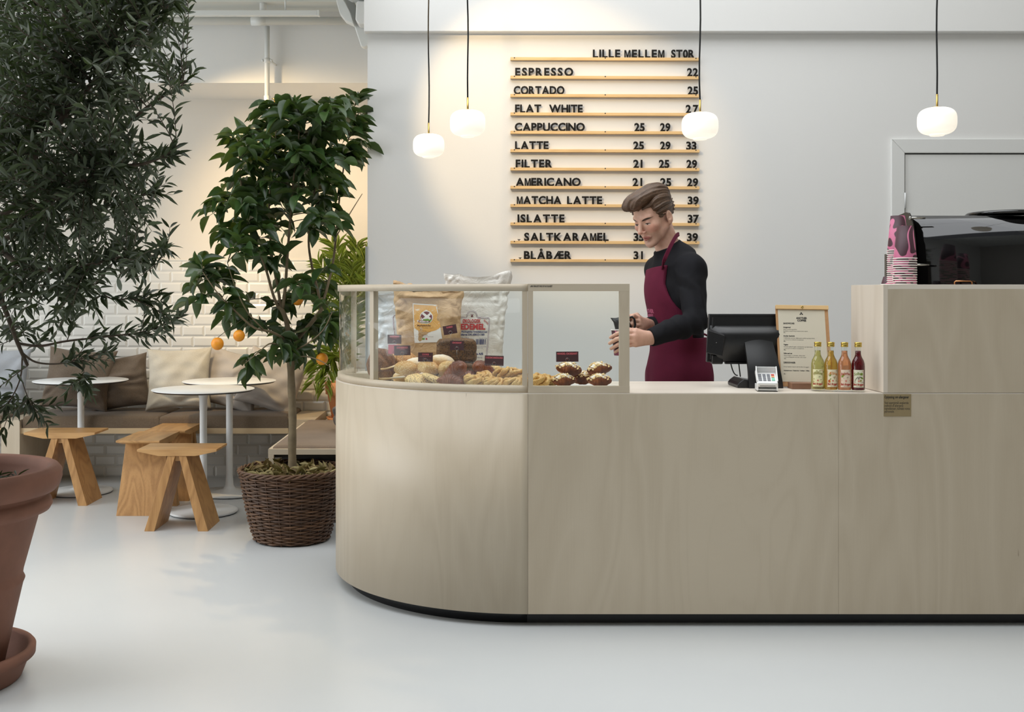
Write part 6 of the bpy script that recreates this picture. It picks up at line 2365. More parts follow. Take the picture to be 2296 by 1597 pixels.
# upper row
bake('split', 'bread_roll', 'floured split roll at the end of the upper row by the dark loaf', 'bread roll', G1, 878, 0, 4.60, (R(6), R(-8), R(8)), 0.86, ZF + 0.051)
bake('sesame', 'sesame_bun', 'sesame bun under the SURDEJSBOLLE card', 'bread roll', G1, 909, 0, 4.585, (R(14), R(-4), R(20)), 1.0, ZF + 0.046)
bake('sesame', 'sesame_bun', 'sesame bun under the COOKIE card', 'bread roll', G1, 958, 0, 4.555, (R(12), R(3), R(70)), 1.06, ZF + 0.047)
bake('sesame', 'sesame_bun', 'tilted sesame bun leaning beside the large croissant', 'bread roll', G1, 1003, 0, 4.52, (R(22), R(26), R(120)), 1.0, ZF + 0.046)
bake('flour', 'bread_roll', 'flour dusted bun behind the COOKIE card beside the seeded loaf', 'bread roll', G1, 934, 0, 4.67, (0, R(-6), R(10)), 1.05, ZF + 0.053)
bake('flour', 'bread_roll', 'large flour dusted bun on top in front of the rye loaf', 'bread roll', G1, 990, 0, 4.60, (0, R(8), R(30)), 1.12, ZF + 0.066)
# croissants
bake('croissant', 'croissant', 'large dark croissant on top of the pile before the rye loaf', 'croissant', G3, 1033, 0, 4.47, (R(18), R(-22), R(-52)), 0.98, ZF + 0.040)
bake('croissant', 'croissant', 'dark croissant behind the cardamom knots beside the large one', 'croissant', G3, 1076, 0, 4.54, (R(8), R(18), R(46)), 0.94, ZF + 0.038)
bake('croissant', 'croissant', 'dark croissant lying lowest against the front rail', 'croissant', G3, 1012, 0, 4.40, (R(4), R(4), R(-20)), 0.84, ZF)
bake('croissant', 'croissant', 'croissant underneath the pile behind the lowest one', 'croissant', G3, 1050, 0, 4.53, (0, 0, R(12)), 0.9, ZF)
# cardamom knots
for i, (px, Y, z, s_, lab) in enumerate(((1060, 4.385, 0.006, 1.06, 'cardamom knot lying against the lowest croissant'), (1105, 4.375, 0.0, 1.02, 'cardamom knot under the KARDEMOMMESNURRE card'), (1085, 4.46, 0.022, 0.86, 'cardamom knot behind the first one, below the rear croissant'),
                                       (1148, 4.36, 0.0, 0.98, 'cardamom knot at the front beside the wooden post'), (1130, 4.45, 0.032, 1.0, 'cardamom knot on top beside the KARDEMOMMESNURRE card'), (1158, 4.46, 0.030, 0.98, 'cardamom knot on top next to the wooden post'),
                                       (1176, 4.43, 0.0, 0.94, 'cardamom knot hidden behind the wooden post'), (1209, 4.40, 0.008, 1.04, 'cardamom knot just past the post in the flat case'), (1228, 4.46, 0.0, 1.02, 'cardamom knot beside the almond croissants'), (1120, 4.52, 0.0, 1.0, 'cardamom knot at the rear under the card'), (1160, 4.53, 0.0, 1.0, 'cardamom knot at the rear by the post'))):
    bake('knot', 'cardamom_knot', lab, 'pastry', G4, px, 0, Y, (R(10 * math.sin(i * 2.1)), R(12 * math.cos(i * 1.7)), R(47 * i)), s_, ZF + z)
bake('cookie', 'biscuit', 'pale biscuit, upper of two behind the KARDEMOMMESNURRE card', 'biscuit', 'pale biscuits', 1108, 0, 4.70, (0, 0, 0), (0.5, 0.5, 0.9), ZF + 0.05)
bake('cookie', 'biscuit', 'pale biscuit, lower of two behind the KARDEMOMMESNURRE card', 'biscuit', 'pale biscuits', 1110, 0, 4.70, (0, 0, R(70)), (0.52, 0.52, 2.0), ZF)
# almond croissants
bake('almond', 'almond_croissant', 'sugared almond croissant on top under the MANDEL CROISSANT card', 'croissant', G5, 1275, 0, 4.47, (R(-4), R(6), R(-14)), 0.80, ZF + 0.040)
bake('almond', 'almond_croissant', 'sugared almond croissant on top nearest the end post', 'croissant', G5, 1343, 0, 4.47, (R(-4), R(-6), R(18)), 0.80, ZF + 0.040)
bake('almond', 'almond_croissant', 'almond croissant at the bottom below the MANDEL CROISSANT card', 'croissant', G5, 1263, 0, 4.40, (0, 0, R(10)), 0.74, ZF + 0.003)
bake('almond', 'almond_croissant', 'almond croissant at the bottom near the end post', 'croissant', G5, 1345, 0, 4.40, (0, 0, R(-12)), 0.74, ZF + 0.003)
bake('almond', 'almond_croissant', 'almond croissant underneath between the two upper ones', 'croissant', G5, 1306, 0, 4.50, (0, 0, R(180)), 0.78, ZF + 0.003)
pla = MB().lathe([(0, 0.0005), (0.075, 0.0005), (0.082, 0.004), (0.11, 0.008), (0.112, 0.010), (0.105, 0.0105), (0.078, 0.0065), (0.0, 0.005)], (0, 0, 0), 56)
plo = pla.build('plate', plain('white_porcelain', lin(240, 240, 240), 0.15))
plo.location = (gx(1312, 4.47), 4.47, ZT)
plo.scale = (1.25, 0.85, 0.7)
tag(plo, 'white plate under the almond croissants in the flat case', 'plate')

# ------------------------------------------------------------------ price cards on wire holders
M['card'] = plain('aubergine_card', lin(74, 36, 44), 0.5)
M['card_pink'] = plain('pink_card', lin(214, 112, 134), 0.55)
M['card_ink'] = plain('card_pink_ink', lin(226, 104, 116), 0.55)
M['wire'] = plain('steel_wire', lin(190, 186, 180), 0.25, 1.0)


def card(px, py, wpx, hpx, Y, text, sub, price, lab, tilt=0.0, mat='card', base=None):
    k_ = Y / F
    c = at(px, py, Y)
    t = thing('price_card', lab, 'price card', (c.x, c.y, c.z), 0, 'price cards on wire stands')
    Rm = Matrix.Translation(c) @ Matrix.Rotation(R(tilt), 4, 'Y')
    w_, h_ = wpx * k_ / 2, hpx * k_ / 2
    MB().box(-w_, w_, 0.0, 0.0007, -h_, h_, 0, Rm).build('card', M[mat], t)
    ink = M['card_ink'] if mat == 'card' else M['black']
    tx = MB()
    def wr(txt, dx, dz, size, wd, bold):
        f = facing((0, 0, 0))
        vs, fs = glyphs(txt, size, bold)
        xs_ = [v[0] for v in vs]
        k2 = wd / (max(xs_) - min(xs_))
        tx.add([Rm @ Vector((dx - wd / 2 + (v[0] - min(xs_)) * k2, -0.0005, dz + v[1])) for v in vs], fs)
    if text:
        wr(text, 0, h_ * 0.42, h_ * 0.50, 2 * w_ * (0.90 if len(text) > 12 else 0.68 if len(text) > 8 else 0.46), h_ * 0.02)
    if sub:
        wr(sub, 0, h_ * 0.10, h_ * 0.26, 2 * w_ * (0.8 if len(sub) > 14 else 0.35), 0.0)
    if price:
        wr(price, 0.0, -h_ * 0.55, h_ * 0.34, h_ * 0.34, 0.0)
    if tx.v:
        tx.build('lettering', ink, t)
    wi = MB()
    rr = h_ * 0.36
    cc = Vector((0, -0.0015, -h_ * 0.62))
    for q in range(2):
        wi.tube([Rm @ (cc + Vector((rr * math.cos(a), -0.0012 * q, rr * math.sin(a)))) for a in [-PI / 2 + 2 * PI * i / 24 for i in range(25)]], 0.00055, 5, cap=False)
    foot = Vector((c.x + 0.001, Y + 0.0, base if base is not None else c.z - h_ - 0.05))
    wi.tube([Rm @ (cc + Vector((0, -0.0006, -rr))), foot], 0.00055, 5)
    wi.build('wire_stand', M['wire'], t)
    return t


card(884.5, 761, 31, 20.5, 4.70, 'SURDEJSBRØD', 'hvede', '60,-', 'aubergine price card lettered SURDEJSBRØD above the dark loaf', 0.5, base=1.03)
card(883.5, 783.5, 26, 21, 4.66, None, None, None, 'pink card half hidden behind the SURDEJSBOLLE card', 1, 'card_pink', base=0.985)
card(902, 786, 36.5, 22, 4.60, 'SURDEJSBOLLE', 'med sesam', '14,-', 'aubergine price card lettered SURDEJSBOLLE in front of the seeded loaf', -1.5, base=0.995)
card(954, 801, 33, 20.5, 4.53, 'COOKIE', 'med chokolade og nødder', '18,-', 'aubergine price card lettered COOKIE over the sesame buns', 1.0, base=0.99)
card(1009, 739.5, 30.5, 20, 4.62, 'RUGBRØD', None, '50,-', 'tilted aubergine price card lettered RUGBRØD high above the rye loaf', -10, base=1.085)
card(1024.5, 775, 31, 21, 4.52, 'CROISSANT', None, '28,-', 'aubergine price card lettered CROISSANT in front of the rye loaf', 0.8, base=1.02)
card(1108, 809, 42.5, 22.5, 4.40, 'KARDEMOMMESNURRE', None, '30,-', 'wide aubergine price card lettered KARDEMOMMESNURRE above the cardamom knots', 1.6, base=0.955)
card(1272, 800, 50, 23, 4.40, 'MANDEL CROISSANT', None, '38,-', 'aubergine price card lettered MANDEL CROISSANT in the flat case', -0.5, base=0.99)


# ------------------------------------------------------------------ flour bags behind the case
class Bag:
    """paper sack: u across (-1..1 on the front), v height 0..1"""
    def __init__(self, px0, px1, Y, ztop, depth, topx=None, seed=1, crumple=0.008, lean=0.0, flat=None, squash=0.55):
        self.x0, self.x1 = gx(px0, Y), gx(px1, Y)
        self.Y, self.zt, self.d = Y, ztop, depth
        self.tx = topx
        self.seed, self.cr, self.lean, self.flat, self.sq = seed, crumple, lean, flat, squash

    def pts(self, a, v):
        """a: angles around, -pi/2 is the front middle; v: heights; arrays of one shape"""
        cxm = (self.x0 + self.x1) / 2
        hw = (self.x1 - self.x0) / 2
        hd = self.d / 2
        t0, t1 = (self.tx if self.tx else (self.x0, self.x1))
        e = 0.30
        ca, sa = np.cos(a), np.sin(a)
        ux = np.sign(ca) * np.abs(ca) ** e
        uy = np.sign(sa) * np.abs(sa) ** e
        k_ = np.maximum(0.0, (v - self.sq) / (1 - self.sq))
        x = (cxm + ux * hw) * (1 - k_ ** 1.3) + ((t0 + t1) / 2 + ux * (t1 - t0) / 2) * k_ ** 1.3
        y = self.Y + uy * hd * (1 - 0.82 * k_ ** 1.4) + self.lean * v
        z = ZT + 0.0006 + (self.zt - ZT) * v
        P = np.stack([x, y, z], -1).astype(np.float32)
        n1, n2, n3 = vnoise(P, 13, self.seed), vnoise(P, 31, self.seed + 3), vnoise(P, 70, self.seed + 5)
        am = self.cr * (0.35 + 1.2 * v)
        if self.flat:
            fx0, fx1, fz0, fz1 = self.flat
            c01 = lambda q: np.clip(q, 0, 1)
            ins = c01((x - fx0) / 0.03 + 1) * c01((fx1 - x) / 0.03 + 1) * c01((z - fz0) / 0.03 + 1) * c01((fz1 - z) / 0.03 + 1)
            am = am * (1 - 0.75 * ins * (uy < 0))
        dd = am * (1.5 * np.abs(n1) - 0.4 + 0.9 * np.abs(n2) + 0.35 * n3)
        x = x + ux * dd * 0.6
        y = y + np.where(np.abs(uy) > 0.2, uy, 0) * dd + 0.4 * am * n1
        top = np.maximum(0, v - 0.9) / 0.1
        z = z + top * (0.02 * n1 + 0.012 * n2)
        return np.stack([x, y, z], -1)

    def mesh(self, na=120, nv=70):
        s_ = np.arange(na) / na * 4
        side = s_.astype(int)
        f = (s_ - side) * 2 - 1
        a = np.array([-PI / 2, 0, PI / 2, PI])[side] + np.arctan(f) * 0.999
        A, V = np.meshgrid(a, np.arange(nv + 1) / nv, indexing='ij')
        return MB().sheet([list(map(tuple, row)) for row in self.pts(A, V)], close_u=True)

    def front(self, x, z, off=0.0012):
        """point on the front face at world x, z"""
        if not hasattr(self, 'tab'):
            a = np.linspace(-PI + 1e-3, -1e-3, 400)
            self.vs = np.linspace(0, 1, 240)
            A, V = np.meshgrid(a, self.vs, indexing='ij')
            self.tab = self.pts(A, V)
        v = (z - ZT - 0.0006) / (self.zt - ZT)
        j = int(min(239, max(0, round(v * 239))))
        xs_ = np.maximum.accumulate(self.tab[:, j, 0])
        y = float(np.interp(x, xs_, self.tab[:, j, 1]))
        return Vector((x, y - off, z))


def paper(name, col, col2, rough=0.7, bump=0.35, sc=26, trans=0.0, lines=False):
    t = NT(name)
    v = t.coords()
    n = t.noise(v, sc, 5.0, 0.65, 0.4)
    t.base(t.ramp(n, [(0.3, col2), (0.65, col)]))
    t.set(Roughness=rough)
    t.bump(t.math('ABSOLUTE', t.math('SUBTRACT', t.noise(v, 16, 4, 0.6, 1.0), 0.5)), bump, 0.02)
    return t.m


M['kraft'] = paper('kraft_paper', lin(198, 164, 122), lin(182, 146, 104), 0.65, 0.5)
M['white_paper'] = paper('white_sack_paper', lin(226, 222, 214), lin(216, 211, 202), 0.5, 0.45)
M['poly_white'] = paper('white_plastic_film', lin(222, 226, 230), lin(206, 212, 220), 0.22, 0.5)


class Print:
    """flat shapes and lettering laid on a bag's front"""
    def __init__(self, bag, Y, ang=0.0, org=(0, 0)):
        self.b, self.Y, self.mb = bag, Y, MB()

    def p(self, px, py, off=0.0012):
        return self.b.front(gx(px, self.Y), gz(py, self.Y), off)

    def quadgrid(self, c00, c10, c11, c01, mi, nx=10, ny=12, off=0.0012):
        g = []
        for i in range(nx + 1):
            row = []
            for j in range(ny + 1):
                a, b = i / nx, j / ny
                x = (c00[0] * (1 - a) + c10[0] * a) * (1 - b) + (c01[0] * (1 - a) + c11[0] * a) * b
                y = (c00[1] * (1 - a) + c10[1] * a) * (1 - b) + (c01[1] * (1 - a) + c11[1] * a) * b
                row.append(self.p(x, y, off))
            g.append(row)
        self.mb.sheet([list(reversed(r_)) for r_ in g], mi)

    def poly(self, pts_, mi, off=0.0018):
        self.mb.add([self.p(x, y, off) for x, y in pts_], [tuple(range(len(pts_)))], mi)

    def line(self, pts_, wd, mi, off=0.0016):
        for (xa, ya), (xb, yb) in zip(pts_[:-1], pts_[1:]):
            L = math.hypot(xb - xa, yb - ya) + 1e-9
            nx_, ny_ = -(yb - ya) / L * wd / 2, (xb - xa) / L * wd / 2
            n = max(1, int(L / 6))
            for q in range(n):
                a, b = q / n, (q + 1) / n
                ax, ay, bx_, by_ = xa + (xb - xa) * a, ya + (yb - ya) * a, xa + (xb - xa) * b, ya + (yb - ya) * b
                self.poly([(ax + nx_, ay + ny_), (ax - nx_, ay - ny_), (bx_ - nx_, by_ - ny_), (bx_ + nx_, by_ + ny_)], mi, off)

    def text(self, t_, px0, px1, py, hpx, mi, bold=0.0, off=0.0020, slope=0.0):
        vs, fs = glyphs(t_, 1.0, bold)
        xs_ = [v[0] for v in vs]
        k_ = (px1 - px0) / (max(xs_) - min(xs_))
        hh = hpx / CAPH
        self.mb.add([self.p(px0 + (v[0] - min(xs_)) * k_, py - v[1] * hh + slope * (v[0] - min(xs_)) * k_, off) for v in vs], fs, mi)


inks = [plain('print_white', lin(232, 228, 222), 0.6), plain('print_orange', lin(222, 168, 92), 0.6), plain('print_plum', lin(116, 56, 62), 0.6), plain('print_green', lin(112, 158, 62), 0.6), plain('print_red', lin(190, 52, 54), 0.6), plain('print_blue', lin(48, 58, 110), 0.6), plain('print_mauve', lin(150, 130, 140), 0.6), plain('print_gold', lin(232, 186, 118), 0.6), plain('print_brown', lin(96, 56, 40), 0.6)]
# brown paper bag
YBr = 4.96
bag = Bag(893, 1031, YBr, gz(650, YBr), 0.11, (gx(887, YBr), gx(1037, YBr)), 2, 0.010, 0.0, (gx(926, YBr), gx(994, YBr), gz(768, YBr), gz(678, YBr)), 0.5)
bb = thing('flour_bag', 'brown paper flour bag with orange windmill label standing behind the breads', 'flour bag', (gx(962, YBr), YBr, ZT), 0, 'flour bags behind the case')
bag.mesh().build('bag', M['kraft'], bb)
rl_ = MB()
n = 60
g = []
for i in range(n + 1):
    u_ = i / n
    x = gx(882, YBr) + (gx(1034, YBr) - gx(882, YBr)) * u_
    zt2 = gz(630, YBr) - 0.034 * min(1, u_ * 2.2) + 0.004 * math.sin(u_ * 31)
    row = []
    for j in range(13):
        a = 2 * PI * j / 12
        rr = 0.014 + 0.003 * math.sin(u_ * 40 + j)
        row.append(Vector((x, YBr + 0.016 * math.cos(a), zt2 - 0.012 + rr * math.sin(a) + 0.002 * math.sin(u_ * 57 + j * 2))))
    g.append(row)
rl_.sheet(g)
rl_.build('rolled_top', M['kraft'], bb)
pr = Print(bag, YBr)
pr.quadgrid((926, 680), (980, 683.5), (993.5, 766), (925 + 6, 768), 0)
pr.mb.build('label', inks, bb)
pr = Print(bag, YBr)
# orange field with its curved lower edge
fld = []
for i in range(13):
    a = i / 12
    fld.append((a, 0.0))
g = []
for i in range(13):
    a = i / 12
    xt, yt = 928 + (977.5 - 928) * a, 682.5 + 3.2 * a
    xb = 930.5 + (989.0 - 930.5) * a
    yb = 734 + 10.5 * (1 - (2 * a - 1) ** 2) ** 0.7 - 2 * a
    g.append([pr.p(xt + (xb - xt) * q / 8, yt + (yb - yt) * q / 8, 0.0016) for q in range(9)])
pr.mb.sheet([list(reversed(r_)) for r_ in g], 1)
for i in range(26):
    a = 2 * PI * i / 26
    c_, s_ = math.cos(a), math.sin(a)
    r1_ = 40
    x1, y1 = 957 + c_ * r1_, 711 + s_ * r1_
    x1 = max(929.5, min(982, x1))
    y1 = max(684.5, min(736, y1))
    pr.line([(957 + c_ * 15, 711 + s_ * 15), (x1, y1)], 1.3, 7, 0.0018)


def disc(cx_, cy_, r_, mi, off, n=28, a0=0, a1=2 * PI):
    pr.poly([(cx_ + r_ * math.cos(a0 + (a1 - a0) * i / n), cy_ + r_ * math.sin(a0 + (a1 - a0) * i / n)) for i in range(n)], mi, off)


disc(957, 711, 14.6, 0, 0.0020)
disc(957, 711, 12.8, 2, 0.0022)
pr.poly([(947.5, 719.5), (951, 716), (957, 714), (963, 715), (968.5, 717), (965, 721), (960, 723.5), (953, 723)], 3, 0.0024)
for (xa, ya, xb, yb, wd) in ((948.5, 702, 966, 715, 5.0), (966.5, 703, 948, 718, 5.0), (957, 710, 956, 719, 6.5)):
    pr.line([(xa, ya), (xb, yb)], wd, 0, 0.0026)
pr.poly([(947.5, 719.8), (952, 715.5), (958, 714.5), (964, 716), (968, 718), (963, 722), (957, 723.6), (951, 722.5)], 3, 0.0028)
pr.line([(940, 721), (964, 721)], 4.2, 2, 0.0032) if False else pr.line([(939.5, 720.5), (964.5, 720.5)], 4.0, 2, 0.0032)
pr.text('MØLLE', 942, 962, 721.9, 2.6, 0, 0.03, 0.0036)
pr.text('Mariagertoba', 937, 967, 731.3, 4.0, 8, 0.02)
pr.text('Formalet af økologisk hvede', 934, 972, 735.2, 1.5, 8, 0.0)
pr.text('2,5 kg', 949, 957, 742, 2.0, 8, 0.0)
pr.text('INGREDIENSER', 947, 960, 751.5, 1.8, 8, 0.0)
pr.text('100% dansk økologisk mel af hvede', 934, 973, 754.8, 1.5, 8, 0.0)
pr.poly([(948, 757), (953.5, 757), (953.5, 760.8), (948, 760.8)], 3)
disc(957.5, 759, 2.0, 4, 0.0020, 14)
pr.mb.build('print', inks, bb)

# white paper sack
YWb = 5.06
bag2 = Bag(990, 1126, YWb, gz(617, YWb), 0.10, (gx(1000, YWb), gx(1146, YWb)), 7, 0.011, 0.0, (gx(1000, YWb), gx(1104, YWb), gz(808, YWb), gz(690, YWb)), 0.35)
b2 = thing('flour_bag', 'white flour sack printed with red HVEDEMEL lettering', 'flour bag', (gx(1060, YWb), YWb, ZT), 0, 'flour bags behind the case')
bag2.mesh().build('bag', M['white_paper'], b2)
pr = Print(bag2, YWb)
arch = [(1000, 710.5), (1046, 711.5)] + [(1058.3 + 11.5 * math.cos(a), 709.5 - 11.8 * math.sin(a)) for a in [PI - PI * i / 14 for i in range(15)]] + [(1071, 711.8), (1096, 713), (1097, 720), (1094, 760), (1090, 806)]
pr.line(arch, 2.6, 6, 0.0016)
pr.line(arch, 0.9, 0, 0.0019)
pr.line([(1056, 704), (1061, 710)], 1.4, 2)
pr.line([(1061, 704), (1056, 710)], 1.4, 2)
disc(1058.5, 709, 1.8, 2, 0.0019, 10)
pr.text('ØKOLOGISK', 1037.5, 1078, 723.5, 8.0, 4, 0.035)
pr.text('HVEDEMEL', 1013, 1088, 737.8, 11.5, 4, 0.045)
pr.text('Formalet af økologiske hvedekorner', 1004, 1093, 744.5, 3.8, 5, 0.03, slope=0.008)
pr.text('Statskontrolleret DK-ØKO-100', 1006, 1086, 751.5, 4.0, 5, 0.03)
pr.text('Indhold pr. 100 g', 1022, 1051, 757.0, 2.2, 5, 0.0)
pr.text('Energi 1420 kJ / 340 kcal', 1040, 1062, 760, 1.8, 5, 0.0)
pr.text('1,5 g', 1056.5, 1062, 764, 1.8, 5, 0.0)
pr.text('72,0 g', 1056, 1062, 767.5, 1.8, 5, 0.0)
pr.text('Nettovægt 12,5 kg', 1074, 1091, 758, 1.8, 5, 0.0)
rb_ = random.Random(3)
x = 1067.5
while x < 1090.5:
    wd = rb_.choice((0.7, 1.1, 1.7))
    pr.line([(x, 759.5), (x - 0.6, 771.5)], wd, 5)
    x += wd + rb_.choice((0.7, 1.0, 1.4))
pr.text('opbevares tørt og køligt', 1069, 1090, 777, 1.6, 5, 0.0)
pr.text('produceret i Danmark', 1069, 1082, 780, 1.6, 5, 0.0)
pr.text('Mølle A/S', 1056, 1083, 794.5, 4.4, 5, 0.05)
pr.text('Svendborg', 1063, 1081, 801, 2.4, 5, 0.0)
M4t = [(1084, 719.5, 'EKSTRA')]
vs, fs = glyphs('EKSTRA', 1.0, 0.02)
k_ = 13.5 / max(v[0] for v in vs)
ca, sa = math.cos(R(46)), math.sin(R(46))
pr.mb.add([pr.p(1084 + (v[0] * k_) * ca + (v[1] * 3.0 / CAPH) * sa, 718 + (v[0] * k_) * sa - (v[1] * 3.0 / CAPH) * ca, 0.002) for v in vs], fs, 4)
pr.mb.build('print', inks, b2)

# glossy white sack on the other side of the brown one
YGb = 5.02
bag3 = Bag(846, 930, YGb, gz(652, YGb), 0.10, (gx(836, YGb), gx(930, YGb)), 13, 0.012, 0.0, None, 0.45)
b3 = thing('flour_bag', 'glossy white flour sack half hidden behind the brown bag', 'flour bag', (gx(880, YGb), YGb, ZT), 0, 'flour bags behind the case')
bag3.mesh(100, 60).build('bag', M['poly_white'], b3)
pr = Print(bag3, YGb)
pr.line([(900, 708), (886, 707), (883, 711), (885, 735), (889, 765)], 2.2, 6, 0.002)
pr.text('HVEDEMEL', 891, 920, 738, 5, 5, 0.04)
pr.mb.build('print', inks, b3)
# ================================================================== the barista
YPn = 5.22
fb = np.array([-0.96, -0.28, 0.0])
fb /= np.linalg.norm(fb)
lb3 = np.array([-fb[1], fb[0], 0.0])      # his left


def pp(px, py, dy=0.0):
    return np.array(at(px, py, YPn + dy), dtype=np.float64)


# head frame
ha, hp_, hr = R(48), R(26), R(3)
f0 = np.array([-math.sin(ha), -math.cos(ha), 0])
l0 = np.array([math.cos(ha), -math.sin(ha), 0])
u0 = np.array([0, 0, 1.0])
f1 = f0 * math.cos(hp_) - u0 * math.sin(hp_)
u1 = u0 * math.cos(hp_) + f0 * math.sin(hp_)
u2 = u1 * math.cos(hr) - l0 * math.sin(hr)
l2 = l0 * math.cos(hr) + u1 * math.sin(hr)
HR = np.stack([l2, f1, u2], 1)             # columns: left, forward, up
HC = pp(1464.0, 486.0, 0.0)
HS = 1.05                                  # head size


def hq(P):
    return (((P - HC.astype(np.float32)) @ HR.astype(np.float32)) / HS).astype(np.float32)


def sd_head(P):
    q = hq(P)
    A = np.abs(q)
    m = np.stack([A[..., 0], q[..., 1], q[..., 2]], -1)        # mirrored
    d = s_ell(q, (0, -0.012, 0.035), (0.075, 0.096, 0.086))
    d = smin(d, s_ell(q, (0, 0.040, -0.028), (0.058, 0.052, 0.078)), 0.030)
    d = smin(d, s_cone(m, (0.052, -0.004, -0.048), (0.018, 0.066, -0.098), 0.020, 0.015), 0.022)   # jaw
    d = smin(d, s_ell(q, (0, 0.078, -0.102), (0.021, 0.016, 0.016)), 0.014)                        # chin
    d = smin(d, s_ell(m, (0.042, 0.058, -0.020), (0.020, 0.022, 0.018)), 0.020)                    # cheekbone
    d = smin(d, s_cone(m, (0.012, 0.087, 0.024), (0.044, 0.070, 0.026), 0.0085, 0.0075), 0.012)    # brow
    d = smax(d, -s_ell(m, (0.031, 0.104, 0.004), (0.019, 0.018, 0.0125)), 0.010)                   # socket
    d = smin(d, s_ell(m, (0.0315, 0.0745, 0.003), (0.0135, 0.0125, 0.0115)), 0.004)               # lids
    d = smin(d, s_cone(q, (0, 0.088, 0.014), (0, 0.117, -0.028), 0.0068, 0.0102), 0.010)           # nose
    d = smin(d, s_ell(m, (0.0115, 0.103, -0.034), (0.0062, 0.0095, 0.0062)), 0.008)                # nostril wings
    d = smax(d, -s_ell(m, (0.0065, 0.108, -0.0425), (0.0032, 0.005, 0.003)), 0.002)
    d = smin(d, s_cone(m, (0.0, 0.0975, -0.0585), (0.021, 0.085, -0.0640), 0.0062, 0.003), 0.006)  # upper lip
    d = smin(d, s_cone(m, (0.0, 0.0955, -0.0715), (0.018, 0.084, -0.0680), 0.0070, 0.003), 0.005)  # lower lip
    d = smax(d, -s_cone(m, (0.0, 0.1035, -0.0650), (0.023, 0.089, -0.0660), 0.0016, 0.001), 0.003)
    e = s_ell(m, (0.0795, -0.014, -0.014), (0.0085, 0.019, 0.031))
    e = smax(e, -s_ell(m, (0.0895, -0.012, -0.008), (0.0085, 0.0105, 0.019)), 0.003)
    e = smax(e, -s_ell(m, (0.085, -0.004, -0.018), (0.006, 0.005, 0.006)), 0.003)
    e = smin(e, s_ell(m, (0.077, -0.006, -0.040), (0.006, 0.009, 0.010)), 0.006)
    d = smin(d, e, 0.007)
    return d * HS


NB = pp(1507, 572, 0.05)                   # base of the neck
NT_ = HC + HR @ np.array([0, -0.030, -0.062])
CH = pp(1516, 652, 0.05)
WA = pp(1519, 752, 0.05)
PE = pp(1524, 838, 0.06)
BR = np.stack([fb, lb3, u0], 1)
SL = pp(1537, 604, 0.05) + lb3 * 0.140 * np.array([0, 1, 1])
SR = NB - lb3 * 0.150 - u0 * 0.065
EL = pp(1559, 720, -0.20)
WL = pp(1458, 757, -0.29)
ER = pp(1500, 742, 0.20)
WR = pp(1447, 727, -0.04)


TRP = pp(1516, 572, 0.06)


def sd_torso(P):
    d = s_ell(P, CH, (0.118, 0.172, 0.185), BR)
    d = smin(d, s_ell(P, WA, (0.102, 0.148, 0.170), BR), 0.05)
    d = smin(d, s_ell(P, PE, (0.118, 0.165, 0.150), BR), 0.05)
    d = smin(d, s_cone(P, NB - u0 * 0.045 + lb3 * 0.03, SL, 0.052, 0.056), 0.05)
    d = smin(d, s_cone(P, NB - u0 * 0.055 - lb3 * 0.03, SR, 0.052, 0.050), 0.05)
    d = smin(d, s_ell(P, TRP, (0.050, 0.105, 0.050), BR), 0.05)
    return d


def sd_armL(P):
    d = s_cone(P, SL, EL, 0.053, 0.043)
    d = smin(d, s_cone(P, EL, EL + (WL - EL) * 0.35, 0.042, 0.042), 0.02)
    return smin(d, s_cone(P, EL + (WL - EL) * 0.35, WL, 0.042, 0.027), 0.01)


def sd_armR(P):
    d = s_cone(P, SR, ER, 0.050, 0.042)
    return smin(d, s_cone(P, ER, WR, 0.042, 0.027), 0.015)


def sd_arms(P):
    return np.minimum(sd_armL(P), sd_armR(P))


KN_L, KN_R = PE + lb3 * 0.085 + fb * 0.03 + np.array([0, 0, -0.42]), PE - lb3 * 0.085 + fb * 0.05 + np.array([0, 0, -0.42])
AN_L, AN_R = np.array([KN_L[0] + 0.03, KN_L[1], 0.09]), np.array([KN_R[0] + 0.02, KN_R[1] + 0.02, 0.09])


def sd_legs(P):
    d = s_cone(P, PE + lb3 * 0.085 - u0 * 0.02, KN_L, 0.092, 0.060)
    d = smin(d, s_cone(P, KN_L, AN_L, 0.058, 0.040), 0.02)
    e = s_cone(P, PE - lb3 * 0.085 - u0 * 0.02, KN_R, 0.092, 0.060)
    e = smin(e, s_cone(P, KN_R, AN_R, 0.058, 0.040), 0.02)
    d = smin(d, e, 0.01)
    for a in (AN_L, AN_R):
        d = smin(d, s_cone(P, a - u0 * 0.045, a - u0 * 0.055 + fb * 0.14, 0.036, 0.030), 0.02)
    return d


# ---- hands: palm plus five fingers each, wrapped round what they hold
CUPC = pp(1392, 766, -0.295)               # cup in the left hand
JUGC = pp(1401, 730, -0.20)                # black jug in the right hand


def chain(P, pts_, rs, d, k):
    for (a, b, ra, rb_) in zip(pts_[:-1], pts_[1:], rs[:-1], rs[1:]):
        d = smin(d, s_cone(P, a, b, ra, rb_), k)
    return d


